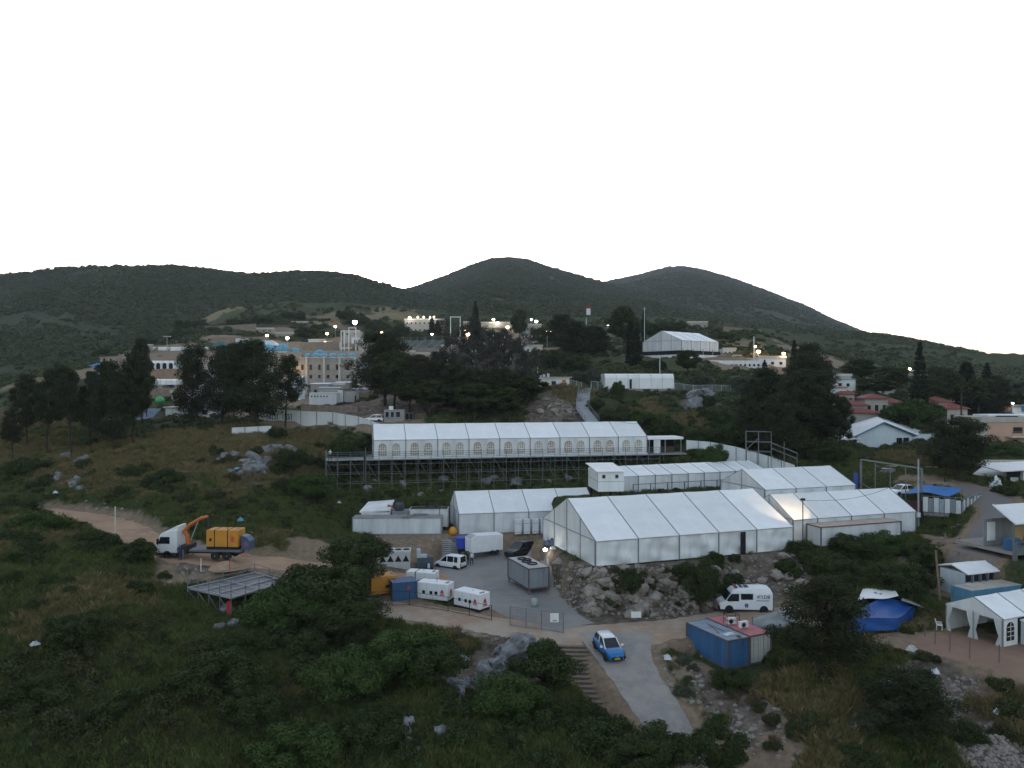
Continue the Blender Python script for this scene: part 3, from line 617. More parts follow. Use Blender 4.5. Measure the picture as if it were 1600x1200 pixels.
for a in [('wide_pine', 602, 528, 168, 104, 'large spreading pine between the stone building and the stands'), ('wide_pine', 660, 566, 160, 80, 'dark pine behind the left end of the scaffold tent'), ('tall_broad', 640, 600, 156, 60, 'dark tree low behind the stone hut'),
          ('bare', 720, 512, 168, 80, 'half-bare tree left of the egret roost'), ('bare', 762, 516, 172, 84, 'half-bare tree full of white egrets'), ('bare', 806, 530, 166, 70, 'half-bare tree at the right of the egret roost'),
          ('wide_pine', 690, 560, 175, 70, 'green pine behind the bare grey branches'), ('pine', 700, 592, 158, 56, 'dark pine low behind the roof of the scaffold tent'), ('tall_broad', 760, 590, 160, 66, 'dark leafy tree under the egret roost'), ('tall_broad', 825, 600, 156, 56, 'dark leafy tree beside the rubble bank'),
          ('fir', 743, 470, 345, 24, 'pointed conifer rising highest over the town'), ('tall_broad', 812, 482, 335, 26, 'tall round-topped tree before the lit hilltop house'), ('cypress', 675, 497, 350, 12, 'left of the two cypresses before the hilltop hall'), ('cypress', 684, 500, 352, 12, 'right of the two cypresses before the hilltop hall'),
          ('broad', 645, 520, 340, 34, 'round dark tree below the hilltop hall'), ('broad', 712, 515, 340, 40, 'dark tree inside the tall white gate frame'), ('broad', 480, 510, 330, 34, 'round green tree above the blue domes'), ('broad', 540, 482, 420, 30, 'dark tree on the slope above the lamps'), ('broad', 590, 500, 380, 40, 'dark tree right of the tall floodlight'),
          ('broad', 375, 500, 370, 40, 'round dark tree on the terraces of the hillock'), ('broad', 330, 512, 350, 40, 'spreading tree on the left of the terraces'), ('broad', 285, 520, 340, 50, 'wide dark tree behind the long white awning'), ('broad', 410, 495, 390, 36, 'dark tree on the crest of the hillock'),
          ('wide_pine', 905, 500, 232, 70, 'large dark pine left of the big white hall tent'), ('wide_pine', 935, 508, 236, 60, 'dark pine against the hill beside the flag mast'), ('wide_pine', 880, 490, 250, 60, 'dark pine right of the street lamp with two heads'), ('tall_broad', 975, 478, 240, 52, 'tall rounded tree left of the big white hall tent'),
          ('cypress', 994, 512, 196, 20, 'stout black cypress before the big white hall tent'), ('cypress', 985, 500, 200, 16, 'slim cypress behind the stout one'), ('cypress', 1006, 485, 255, 9, 'thin cypress beside the antenna mast'),
          ('tall_broad', 1075, 546, 188, 34, 'dark cone-shaped tree in front of the big white hall tent'), ('broad', 865, 545, 200, 40, 'leafy tree beside the thin leaning pole'), ('broad', 900, 556, 192, 50, 'leafy tree above the small white depot'), ('broad', 1020, 562, 195, 44, 'leafy tree behind the low white barrel tent'),
          ('olive', 925, 572, 166, 30, 'grey olive tree at the top of the footbridge'), ('olive', 900, 578, 167, 22, 'small olive tree beside the white depot'), ('olive', 1095, 583, 170, 34, 'grey olive tree beside the railing'), ('olive', 1160, 586, 165, 40, 'grey-green olive tree right of the railing'), ('green', 966, 594, 158, 22, 'small bright green tree before the low barrel tent'),
          ('broad', 1060, 500, 330, 30, 'dark tree above the stone ruin'), ('broad', 1005, 497, 320, 36, 'dark tree beside the far antenna')]: tree(*a)
for a in [('pine', 1180, 602, 140, 44, 'pine at the left of the big right-hand grove'), ('wide_pine', 1206, 585, 148, 66, 'dark pine before the long white wall'), ('wide_pine', 1250, 560, 158, 80, 'black pine in the middle of the right-hand grove'), ('wide_pine', 1236, 590, 136, 90, 'green-tinged pine at the front of the right-hand grove'),
          ('wide_pine', 1284, 586, 138, 80, 'largest pine beside the red-roofed houses'), ('fir', 1241, 530, 165, 30, 'pointed conifer over the right-hand grove'), ('fir', 1195, 562, 170, 30, 'spiky conifer before the long white wall'), ('pine', 1312, 632, 134, 40, 'pine touching the blue-trimmed hall roof'),
          ('fir', 1437, 533, 172, 40, 'tall narrow conifer standing against the sky on the right'), ('green', 1425, 622, 160, 84, 'round bright green tree before the red-roofed houses'), ('wide_pine', 1492, 650, 119, 100, 'dark pine beside the peach house'), ('pine', 1476, 690, 116, 44, 'lower dark pine over the fenced platform'),
          ('cypress', 1510, 564, 200, 34, 'thick dark cypress behind the peach house'), ('fir', 1542, 566, 205, 40, 'dark conifer right of the thick cypress'), ('tall_broad', 1470, 572, 210, 50, 'dark tree between the tall conifer and the cypress'), ('tall_broad', 1395, 572, 215, 60, 'dark tree behind the red roofs'), ('tall_broad', 1345, 560, 225, 50, 'dark tree at the left behind the red roofs'),
          ('green', 1562, 694, 138, 66, 'round leafy tree below the peach house'), ('broad', 1590, 605, 260, 40, 'dark tree at the right edge beside the far sheds'), ('broad', 1455, 625, 168, 40, 'dark tree before the beige house'), ('tall_broad', 1580, 612, 215, 40, 'dark tree behind the small red roof'), ('tall_broad', 1488, 580, 195, 50, 'broad dark tree left of the thick cypress'), ('tall_broad', 1528, 590, 190, 56, 'dark tree between the cypress and the dark conifer'), ('wide_pine', 1560, 585, 198, 50, 'dark pine right of the dark conifer'), ('tall_broad', 1450, 590, 185, 50, 'dark tree at the foot of the tall narrow conifer'), ('tall_broad', 1370, 590, 200, 60, 'dark tree over the middle red roofs'), ('wide_pine', 1275, 545, 168, 70, 'tall black pine behind the right-hand grove'), ('wide_pine', 1215, 610, 130, 70, 'dark pine close behind the stair frame'), ('broad', 1300, 690, 128, 60, 'dark tree before the blue-trimmed hall'), ('cypress', 1252, 540, 170, 14, 'slim black cypress over the right-hand grove')]: tree(*a)
for a in [('wide_pine', 1278, 893, 62, 150, 'tall near pine in front of the blue tarpaulin'), ('wide_pine', 1405, 1040, 55, 150, 'bushy near pine at the bottom right'), ('broad', 560, 836, 84, 104, 'round green tree beside the yellow generator'), ('broad', 540, 872, 82, 80, 'low dark bush-tree at the foot of the round green tree'), ('broad', 219, 840, 81, 60, 'round dark bush-tree beside the truck cab'),
          ('broad', 500, 884, 74, 144, 'big dark tree beside the unfinished platform'), ('green', 440, 912, 72, 130, 'dark tree under the corner of the unfinished platform'), ('broad', 545, 926, 71, 112, 'dark tree at the end of the gravel track'), ('broad', 846, 1004, 63, 116, 'dark leafy tree left of the earth steps'), ('green', 630, 984, 62, 134, 'green tree above the grey outcrop on the left'),
          ('broad', 682, 1000, 61, 104, 'dark tree touching the grey outcrop'), ('green', 1150, 815+20, 96, 1, '') ]:
    if a[5]: tree(*a)
for a in [('green', 795, 1056, 58, 120, 'dark tree below the grey outcrop'), ('broad', 950, 1128, 55, 120, 'dark leafy tree at the foot of the ramp road'), ('green', 460, 1140, 52, 140, 'green-topped tree at the bottom left of the middle'), ('broad', 330, 1020, 58, 130, 'dark tree in the lower left scrub'), ('broad', 1120, 1136, 53, 90, 'bushy tree right of the ramp road at the bottom'), ('broad', 1040, 1132, 54, 110, 'dark leafy tree hiding the foot of the ramp road'), ('broad', 1000, 1150, 52, 100, 'dark leafy tree at the bottom edge below the steps'), ('olive', 1350, 1110, 56, 60, 'grey shrubby tree behind the bushy near pine')]: tree(*a)

for a in [('tall_broad', 672, 606, 152, 60, 'dark tree behind the left third of the marquee roof'), ('wide_pine', 722, 582, 156, 70, 'dark pine in the shade of the egret roost'), ('tall_broad', 742, 610, 150, 64, 'dark tree behind the middle of the marquee roof'), ('wide_pine', 785, 586, 155, 74, 'dark pine under the right half of the egret roost'), ('tall_broad', 790, 618, 150, 56, 'low dark tree behind the marquee ridge'), ('bare', 742, 540, 160, 80, 'half-bare tree with grey branches low on the left of the roost'), ('bare', 790, 548, 160, 80, 'half-bare tree low on the right of the roost'), ('bare', 835, 560, 160, 44, 'small half-bare tree at the edge of the rubble bank'), ('tall_broad', 615, 560, 160, 70, 'dark tree at the foot of the spreading pine'),
          ('broad', 960, 640, 146, 50, 'round dark tree on the bank behind the marquee'), ('green', 1005, 642, 147, 60, 'wide dark tree on the bank behind the marquee'), ('broad', 1040, 655, 142, 50, 'dark tree on the bank above the kiosk'), ('broad', 1120, 648, 146, 60, 'dark tree on the bank left of the right-hand grove'), ('green', 1150, 660, 140, 60, 'dark tree at the foot of the right-hand grove'), ('broad', 1100, 672, 138, 50, 'dark tree behind the curving white fence'), ('broad', 930, 622, 152, 30, 'small dark tree beside the footbridge'), ('green', 1115, 692, 128, 50, 'leafy fig-like bush before the curving white fence'), ('pine', 1165, 640, 137, 44, 'young pine at the left foot of the right-hand grove'), ('wide_pine', 1205, 640, 134, 70, 'low wide pine at the foot of the right-hand grove'), ('broad', 1260, 690, 132, 60, 'dark tree behind the three-bay tent'),
          ('broad', 455, 700, 121, 50, 'dark tree on the slope below the lettered fence'), ('broad', 540, 680, 128, 60, 'dark tree left of the marquee end'), ('broad', 575, 676, 132, 44, 'dark tree behind the marquee end'), ('green', 490, 738, 114, 70, 'dark tree left of the scaffold legs'), ('broad', 435, 668, 136, 30, 'small dark tree before the lettered fence'), ('broad', 215, 725, 118, 60, 'dark tree on the slope above the dirt road bend'), ('broad', 260, 735, 113, 70, 'wide dark tree on the slope above the truck'), ('broad', 40, 720, 122, 70, 'dark tree below the small pine at the left edge'), ('green', 60, 805, 88, 90, 'dark tree above the lower left slope'), ('broad', 20, 780, 98, 70, 'dark tree at the left edge above the dirt road'), ('broad', 150, 830, 84, 70, 'dark tree left of the dirt road bend'),
          ('broad', 1330, 838, 88, 70, 'dark bushy tree before the tan-topped container'), ('green', 1385, 832, 89, 70, 'dark bushy tree below the right end of the tents'), ('broad', 1440, 850, 86, 60, 'dark bushy tree below the fenced platform'), ('broad', 1420, 880, 80, 90, 'wide dark tree behind the blue tarpaulin'), ('broad', 1300, 870, 83, 70, 'dark tree behind the near pine'), ('broad', 1095, 868, 79.5, 60, 'dark bush-tree hanging over the rock wall'), ('broad', 985, 885, 80, 36, 'dark bush-tree in the middle of the rock wall'),
          ('broad', 120, 960, 64, 90, 'dark tree in the upper part of the lower left slope'), ('broad', 60, 1060, 57, 110, 'dark tree at the left edge of the scrub'), ('broad', 200, 1080, 56, 110, 'dark tree in the middle of the lower left scrub'), ('broad', 400, 1080, 56, 100, 'dark tree right of the lower left scrub'), ('green', 540, 1016, 60, 134, 'dark tree left of the green tree by the outcrop'), ('broad', 590, 1110, 55, 110, 'dark tree below the green tree by the outcrop'), ('broad', 380, 990, 66, 90, 'dark tree below the unfinished platform'), ('broad', 470, 985, 68, 100, 'dark tree in the hollow below the platform'), ('broad', 1500, 1130, 55, 70, 'dark bush-tree in the rubble at the right'), ('broad', 1340, 1170, 52, 80, 'dark bush-tree at the bottom right edge'), ('broad', 1140, 1050, 63, 60, 'dark bush-tree before the cream container'),
          ('broad', 500, 505, 380, 40, 'dark tree above the low stone house'), ('broad', 560, 490, 400, 44, 'dark tree high above the white frames'), ('broad', 455, 488, 420, 44, 'dark tree high on the hillock'), ('broad', 620, 505, 350, 44, 'dark tree left of the hilltop hall'), ('broad', 765, 516, 330, 40, 'dark tree below the colonnade'), ('broad', 850, 510, 300, 44, 'dark tree right of the end house'), ('broad', 1030, 500, 300, 50, 'dark tree behind the hall tent'), ('broad', 1130, 520, 290, 40, 'dark tree right of the hall tent'), ('broad', 300, 500, 400, 50, 'dark tree on the left shoulder of the hillock'), ('broad', 240, 528, 340, 44, 'dark tree at the left end of the terraces'), ('broad', 160, 545, 300, 30, 'dark bush-tree on the dry spur')]: tree(*a)
# ---- shrubs picked out singly
_sc = [0]
def shrubs(kind, rect, n, r0, r1, label, group, zs=1.0):
    x0, y0, x1, y1 = rect; c = 0; tries = 0
    while c < n and tries < n * 6:
        tries += 1; g = G(random.uniform(x0, x1), random.uniform(y0, y1))
        if blocked(np.array([g.x]), np.array([g.y]), .7)[0]: continue
        r = random.uniform(r0, r1); v = SHRUB[kind]; _sc[0] += 1; o = bpy.data.objects.new('shrub', v[_sc[0] % len(v)]); COL.objects.link(o)
        o.location = (g.x, g.y, g.z - .1); o.rotation_euler = (0, 0, random.random() * 6.28); o.scale = (r, r * random.uniform(.85, 1.15), r * zs * random.uniform(.8, 1.15)); tag(o, label, 'shrub', group); c += 1
S1 = 'shrubs of the lower left slope'
shrubs('shrub', (0, 960, 330, 1195), 34, .9, 1.9, 'dark shrub in the scrub of the lower left slope', S1)
shrubs('dark', (330, 980, 620, 1195), 22, 1.0, 2.0, 'dark green shrub below the unfinished platform and its trees', 'shrubs below the platform')
shrubs('dark', (620, 1090, 980, 1198), 20, .9, 1.8, 'dark shrub at the bottom edge below the earth steps', 'shrubs at the bottom edge')
shrubs('green', (560, 985, 720, 1060), 8, .7, 1.3, 'green shrub below the gravel track beside the stone bank', 'shrubs below the track')
shrubs('dark', (0, 815, 220, 960), 16, 1.0, 2.0, 'dark shrub on the slope left of the truck', 'shrubs left of the truck')
shrubs('shrub', (230, 690, 540, 830), 26, .8, 2.0, 'shrub on the rocky slope above the crane truck', 'shrubs above the truck')
shrubs('dark', (430, 690, 580, 780), 14, 1.0, 2.2, 'dark shrub left of the scaffold platform', 'shrubs left of the scaffold')
shrubs('dark', (0, 690, 200, 800), 14, 1.0, 2.2, 'dark shrub under the left pine grove', 'shrubs under the left grove')
shrubs('dark', (560, 752, 860, 785), 14, .7, 1.2, 'shrub growing between the scaffold and the lower tents', 'shrubs behind the lower tents')
shrubs('dark', (930, 630, 1180, 700), 26, 1.2, 2.4, 'dark shrub on the bank behind the scaffold tent', 'shrubs behind the scaffold tent')
shrubs('green', (1080, 690, 1150, 716), 5, 1.0, 1.8, 'green shrub before the curved white fence', 'shrubs before the curved fence')
shrubs('dark', (1060, 862, 1150, 930), 12, .9, 1.6, 'dark shrub hanging over the rock wall left of the white van', 'shrubs over the rock wall')
shrubs('dark', (960, 880, 1010, 935), 4, .7, 1.1, 'small dark shrub on the rock wall by the white board', 'shrubs on the rock wall')
shrubs('dark', (1230, 860, 1470, 960), 30, .9, 1.9, 'dark shrub on the bank below the tent end and the fenced platform', 'shrubs below the tent end')
shrubs('olive', (1040, 1020, 1120, 1090), 7, .5, 1.0, 'pale shrub beside the blue container', 'shrubs by the containers')
shrubs('dry', (1130, 1035, 1240, 1100), 10, .6, 1.2, 'dry brown shrub in front of the containers', 'dry shrubs by the containers')
shrubs('shrub', (1160, 1060, 1600, 1195), 26, .7, 1.4, 'shrub in the rubble at the lower right', 'shrubs in the lower right rubble')
shrubs('dry', (1200, 1090, 1340, 1195), 12, .5, 1.0, 'dry shrub around the trunk of the near pine', 'dry shrubs round the near pine')
shrubs('shrub', (1380, 985, 1470, 1040), 10, .5, 1.0, 'shrub between the blue tarpaulin and the dirt yard', 'shrubs by the dirt yard')
shrubs('dry', (1430, 960, 1475, 1000), 5, .5, .9, 'dry shrub beside the white plastic chair', 'dry shrubs by the chair')
shrubs('dark', (1530, 745, 1600, 800), 6, 1.0, 1.8, 'dark shrub beside the lane under the white shed', 'shrubs by the white shed')
shrubs('dry', (1330, 715, 1460, 735), 9, .8, 1.3, 'dry straw-coloured bush below the blue-trimmed hall', 'dry bushes below the hall')
shrubs('shrub', (850, 888, 1130, 958), 34, .35, .9, 'small shrub sprouting between the boulders of the rock wall', 'shrubs between the boulders')
shrubs('dry', (850, 888, 1130, 958), 14, .3, .7, 'dry shrub sprouting between the boulders of the rock wall', 'dry shrubs between the boulders')
shrubs('green', (0, 830, 300, 960), 12, .6, 1.3, 'fresh green bush in the grass left of the unfinished platform', 'green bushes in the left grass')

# ================================================================ TENTS
def grid_sheet(p00, p10, p11, p01, nx, ny, fn=None, thick=0.0):
    """subdivided quad with an optional displacement fn(u,v)->Vector"""
    b = MB(); p = [Vector(a) for a in (p00, p10, p11, p01)]; V = []
    for j in range(ny + 1):
        for i in range(nx + 1):
            u, v = i / nx, j / ny; q = p[0].lerp(p[1], u).lerp(p[3].lerp(p[2], u), v)
            if fn: q = q + fn(u, v)
            V.append(q)
    b.add(V, [(j * (nx + 1) + i, j * (nx + 1) + i + 1, (j + 1) * (nx + 1) + i + 1, (j + 1) * (nx + 1) + i) for j in range(ny) for i in range(nx)]); return b
def wrinkle(a, k, ph, ax=1):
    def f(u, v):
        w = math.sin(u * math.pi) ** .5 * math.sin(v * math.pi) ** .5
        d = a * w * (math.sin(u * k + ph + v * 2.2) + .6 * math.sin(u * k * 2.3 - v * 3 + ph * 2) + .5 * math.sin(v * 9 + u * 4 + ph))
        q = [0, 0, 0]; q[ax] = d; return Vector(q)
    return f
def arch_poly(cx, z0, w, h, n=10):
    r = w / 2; P = [(cx - r, z0), (cx + r, z0), (cx + r, z0 + h - r)]
    for i in range(1, n): t = math.pi * i / n; P.append((cx + r * math.cos(t), z0 + h - r + r * math.sin(t)))
    P.append((cx - r, z0 + h - r)); return P
M_pane = pm('warm_window_film', (.36, .29, .22), .35, .25, 1.2, col2=(.26, .22, .18))
M_pane2 = pm('grey_window_film', (.42, .39, .34), .35, .25, 1.2, col2=(.30, .28, .25))
M_pane3 = pm('dim_window_film', (.25, .22, .19), .25, .4, 1.5, col2=(.38, .33, .27))
M_munt = pm('muntin_white', (.78, .78, .76), .5, .1, 2)
def tent(name, label, origin, d, xs, Wd, wall, rise, base, group=None, windows=False, sag=.09, wr=.08, mat=None, walls='flrb', oh=.12, skip=()):
    mat = mat or M_white; t = thing(name, label, 'tent', (origin.x, origin.y, base), math.atan2(d.y, d.x), group); L = xs[-1]; h = Wd / 2
    cache = {}
    for i in range(len(xs) - 1):
        w = xs[i + 1] - xs[i]; key = round(w, 2)
        if key not in cache:
            def sg(u, v, w=w): return Vector((0, 0, -sag * math.sin(u * math.pi) ** 1.0 * (.35 + .65 * math.sin(v * math.pi))))
            s0 = oh * rise / h
            cache[key] = (grid_sheet((.05, -oh, wall - s0), (w - .05, -oh, wall - s0), (w - .05, h, wall + rise), (.05, h, wall + rise), 6, 6, sg).mesh('roof_panel', mat, True),
                          grid_sheet((.05, h, wall + rise), (w - .05, h, wall + rise), (w - .05, Wd + oh, wall - s0), (.05, Wd + oh, wall - s0), 6, 6, sg).mesh('roof_panel', mat, True))
        part('roof_panel', cache[key][0], t, (xs[i], 0, 0)); part('roof_panel', cache[key][1], t, (xs[i], 0, 0))
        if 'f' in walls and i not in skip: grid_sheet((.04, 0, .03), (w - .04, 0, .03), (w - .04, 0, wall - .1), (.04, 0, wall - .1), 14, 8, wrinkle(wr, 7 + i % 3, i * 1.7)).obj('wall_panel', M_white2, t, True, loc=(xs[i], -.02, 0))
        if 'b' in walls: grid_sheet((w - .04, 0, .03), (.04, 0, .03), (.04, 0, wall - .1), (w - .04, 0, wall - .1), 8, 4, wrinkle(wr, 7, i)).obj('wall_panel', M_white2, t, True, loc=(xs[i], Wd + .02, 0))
        if windows:
            for f, mt in ((.275, (M_pane, M_pane2, M_pane3)[(i * 5) % 3]), (.70, (M_pane2, M_pane3, M_pane)[(i * 7 + i // 2) % 3])):
                cx = xs[i] + w * f; b = MB(); b.prism(arch_poly(cx, .35, 1.3, 2.0), -.11, -.07); o = b.obj('window', mt, t)
                b = MB()
                for k in (-.33, 0, .33): b.box(cx + k - .02, cx + k + .02, -.135, -.115, .37, 2.15 - abs(k) * .5)
                for z in (.75, 1.15, 1.55): b.box(cx - .62, cx + .62, -.14, -.115, z - .02, z + .02)
                b.ring((cx, -.12, 1.7), .64, .025, 'y', 18, 4); b.obj('muntin', M_munt, o)
    for i, x in enumerate(xs):
        b = MB(); e = .06
        b.box(x - e, x + e, -.10, .02, 0, wall); b.box(x - e, x + e, Wd - .02, Wd + .10, 0, wall)
        s0 = oh * rise / h; nx = Vector((0, -rise, h)).normalized() * .03
        for (ya, yb) in ((-oh - .01, h), (Wd + oh + .01, h)):
            b.hexa([(x - .04, ya, wall - s0 - .03), (x + .04, ya, wall - s0 - .03), (x + .04, yb, wall + rise - .03), (x - .04, yb, wall + rise - .03), (x - .05, ya, wall - s0 + .03), (x + .05, ya, wall - s0 + .03), (x + .05, yb, wall + rise + .03), (x - .05, yb, wall + rise + .03)])
        b.obj('frame_rib', M_seam, t)
    for y in (-.06, Wd + .06):
        b = MB(); b.box(.07, L - .07, y - .05, y + .03, wall - .13, wall - .05); b.obj('eave_beam', M_alu, t)
    for x, c in ((-.03, 'l'), (L + .03, 'r')):
        if c not in walls: continue
        b = MB(); b.add([(x, 0, wall), (x, Wd, wall), (x, h, wall + rise)], [(0, 1, 2)]); b.obj('gable_panel', M_white2, t)
        n = max(2, round(Wd / 4))
        for j in range(n):
            y0, y1 = Wd * j / n + .03, Wd * (j + 1) / n - .03
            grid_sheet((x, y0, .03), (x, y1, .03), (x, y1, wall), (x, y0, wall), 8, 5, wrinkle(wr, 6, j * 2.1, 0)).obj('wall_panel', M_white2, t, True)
            b = MB(); b.box(x - .09, x + .03, Wd * j / n - .04, Wd * j / n + .04, 0, wall + (rise * min(1, (j / n) * 2, 2 - 2 * j / n) if j else 0)); b.obj('post', M_alu, t)
        b = MB(); b.box(x - .06, x + .04, .05, Wd - .05, wall - .06, wall + .04); b.obj('gable_beam', M_alu, t)
    return t
def seq(n, L): return [L * i / n for i in range(n + 1)]
P = PLOT
tA = tent('event_tent', 'largest white tent, wide gable over the rock wall', P['A'][0], P['A'][1], seq(5, P['A'][2]), 15, 2.75, 3.5, P['A'][4], wr=.22, sag=.14)
b = MB(); b.box(18.1, 18.75, -.42, -.36, .05, 2.6); b.obj('door_opening', M_dark, tA)
tent('event_tent', 'white tent continuing right of the largest one behind the tan-topped container', P['B'][0], P['B'][1], [0, 3.6, 8.73, 13.86, 19.0], 8.6, 2.75, 2.4, P['B'][4], wr=.06)
tent('event_tent', 'white three-bay tent just behind the largest tent', P['C'][0], P['C'][1], seq(3, P['C'][2]), 10, 2.75, 2.2, P['C'][4])
tent('event_tent', 'low narrow white tent with a dark guard rail behind the white cabin', P['D'][0], P['D'][1], seq(9, P['D'][2]), 8, 2.5, 1.1, P['D'][4], wr=.03)
tE = tent('event_tent', 'white tent left of the largest one, with tall white air units in front', P['E'][0], P['E'][1], seq(4, P['E'][2]), 9.5, 2.95, 2.5, P['E'][4])
tT = tent('marquee', 'long white marquee with arched windows raised on scaffolding', P['T'][0], P['T'][1], seq(9, P['T'][2]), 10, 2.9, 2.25, 12.25, windows=True, wr=.015)
b = MB(); b.box(0, 45.9, -.5, 10.3, -.18, -.02); b.obj('valance', M_white2, tT)

# ---------------------------------------------------------------- scaffolds
def frame2(o, d):
    a = math.atan2(d.y, d.x); c, s = math.cos(a), math.sin(a)
    return lambda x, y: (o.x + c * x - s * y, o.y + s * x + c * y)
def scaffold(name, label, o, d, base, xs, ys, rails=True, deck=True, brace=2, r=.04, levels=(-.9, -2.4, -3.9), deckmat=None, rail_y=None, rail_x=None, planks=0):
    t = thing(name, label, 'scaffold', (o.x, o.y, base), math.atan2(d.y, d.x)); wp = frame2(o, d); gr = {}
    for y in ys:
        for x in xs: gr[x, y] = gz(*wp(x, y)) - base - .15
    for y in ys:
        for x in xs:
            top = -.12 if not (rails and (y == ys[0] or x == xs[0])) else 1.1
            b = MB(); b.tube((x, y, min(gr[x, y], -.4)), (x, y, top), r, n=6); b.obj('upright', M_steel, t)
    for y in ys[:2]:
        for lv in levels:
            seg = []
            for x0, x1 in zip(xs[:-1], xs[1:]):
                if lv > max(gr[x0, y], gr[x1, y]) + .1: seg.append((x0, x1))
            for (x0, x1) in seg:
                b = MB(); b.tube((x0, y - .05, lv), (x1, y - .05, lv), r * .85, n=5); b.obj('ledger', M_steel, t)
    for i, x in enumerate(xs):
        for lv in levels[:2]:
            if len(ys) > 1 and lv > gr[x, ys[0]] + .1: b = MB(); b.tube((x + .05, ys[0], lv + .1), (x + .05, ys[-1], lv + .1), r * .85, n=5); b.obj('transom', M_steel, t)
    for i in range(0, len(xs) - 1, brace):
        y = ys[0]; lo = max(gr[xs[i], y], gr[xs[i + 1], y]) + .3
        if lo < -1: b = MB(); b.tube((xs[i], y - .08, -.25), (xs[i + 1], y - .08, max(lo, -3.6)), r * .8, n=5); b.obj('brace', M_steel, t)
    if rails:
        for z in (.4, .72, 1.02):
            b = MB(); b.tube((xs[0], ys[0], z), (xs[-1], ys[0], z), r * .8, n=5); b.obj('guard_rail', M_steel, t)
            b = MB(); b.tube((xs[0], ys[0], z), (xs[0], ys[-1], z), r * .8, n=5); b.obj('guard_rail', M_steel, t)
    if deck:
        ww = .98; n = max(1, int((ys[-1] - ys[0]) / ww))
        for j in range(n):
            y0 = ys[0] + (ys[-1] - ys[0]) * j / n; y1 = ys[0] + (ys[-1] - ys[0]) * (j + 1) / n
            b = MB(); b.box(xs[0], xs[-1], y0 + .02, y1 - .02, -.28, -.2); b.obj('deck_board', deckmat or M_deck, t)
    return t
M_deck = pm('steel_deck', (.28, .29, .29), .7, .4, 1.5, .1)
TX = [x * 2.04 - 1.2 for x in range(25)]
scaffold('scaffold', 'long steel scaffold carrying the arched-window marquee', P['T'][0], P['T'][1], 12.25, TX, [-1.25, 1.6, 5.0, 9.5])
scaffold('scaffold', 'steel scaffold walkway left of the marquee, where a man stands', P['T'][0], P['T'][1], 12.25, [-7.4, -5.6, -3.6, -1.5], [-.6, 1.8, 4.2], rails=True)

# ---------------------------------------------------------------- fences
def panel_fence(name, label, pts, h, mat, step=2.4, post=True, postmat=None, sink=.1, th=.05, cat='fence', rib=False):
    """pts: world base points"""
    o = Vector(pts[0]); t = thing(name, label, cat, o)
    for a, b_ in zip(pts[:-1], pts[1:]):
        a = Vector(a); b_ = Vector(b_); n = max(1, round((b_ - a).length / step))
        for i in range(n):
            p = a.lerp(b_, i / n) - o; q = a.lerp(b_, (i + 1) / n) - o; dd = (q - p).to_2d().normalized(); nn = Vector((-dd.y, dd.x, 0)) * th / 2; g = Vector((dd.x, dd.y, 0)) * .02
            z = Vector((0, 0, h)); s = Vector((0, 0, sink)); hh = random.uniform(-.03, .03)
            b = MB(); b.hexa([p + g - nn - s, q - g - nn - s, q - g + nn - s, p + g + nn - s, p + g - nn + z, q - g - nn + z, q - g + nn + z, p + g + nn + z])
            if rib:
                m = 5
                for k in range(1, m): c = p.lerp(q, k / m) - nn * 1.4; b.tube(c - s, c + z, .02, n=4)
            b.obj('panel', mat, t)
            if post: b = MB(); b.box(p.x - .05, p.x + .05, p.y - .05 - th, p.y + .05 - th, p.z - .3, p.z + h + .1); b.obj('post', postmat or M_steel, t)
    return t
def bar_fence(name, label, pts, h, mat, step=2.0, bars=9, r=.025, cat='fence', top=True):
    o = Vector(pts[0]); t = thing(name, label, cat, o)
    for a, b_ in zip(pts[:-1], pts[1:]):
        a = Vector(a); b_ = Vector(b_); n = max(1, round((b_ - a).length / step))
        for i in range(n + 1):
            if i == n and b_ != Vector(pts[-1]): continue
            p = a.lerp(b_, i / n) - o; b = MB(); b.tube(p - Vector((0, 0, .3)), p + Vector((0, 0, h + .05)), r * 1.6, n=6); b.obj('post', mat, t)
        for i in range(n):
            p = a.lerp(b_, i / n) - o; q = a.lerp(b_, (i + 1) / n) - o; b = MB()
            for k in range(1, bars + 1): c = p.lerp(q, k / (bars + 1)); b.tube(c + Vector((0, 0, .1)), c + Vector((0, 0, h)), r * .55, n=4)
            for z in (.12, h): b.tube(p + Vector((0, 0, z)), q + Vector((0, 0, z)), r, n=5)
            b.obj('bar_panel', mat, t)
    return t
def ground(l): return [G(*p) for p in l]
def onz(l): return [Vector((x, y, gz(x, y))) for (x, y) in l]
def line(px0, Y0_, px1, Y1_, n=4):
    out = []
    for i in range(n + 1):
        t = i / n; Y = Y0_ + (Y1_ - Y0_) * t; px = px0 + (px1 - px0) * t; X = (px - 800) / 1200 * Y; out.append(Vector((X, Y, gz(X, Y))))
    return out
M_fpanel = pm('white_fence_sheet', (.66, .69, .69), .55, .25, .7, streak=True)
cf = [W(1072, 709, 134.5), W(1110, 712, 134), W(1150, 720, 131.5), W(1200, 735, 127.5), W(1242, 750, 124)]
panel_fence('panel_fence', 'curving white sheet fence right of the scaffold marquee', cf, 2.4, M_fpanel, 2.3, sink=1.2)
lf = [W(404, 658, 152), W(470, 663, 150), W(520, 665, 149), W(560, 672, 147), W(600, 686, 144)]
fT = panel_fence('panel_fence', 'white sheet fence with blue-green painted lettering above the rocks', lf, 2.6, M_fpanel, 3.0, sink=.8)
b = MB(); tx = -.0
M_paint = pm('teal_paint', (.03, .14, .16), .7, .3, 2)
o_ = lf[0]; dd = (lf[1] - lf[0]); 
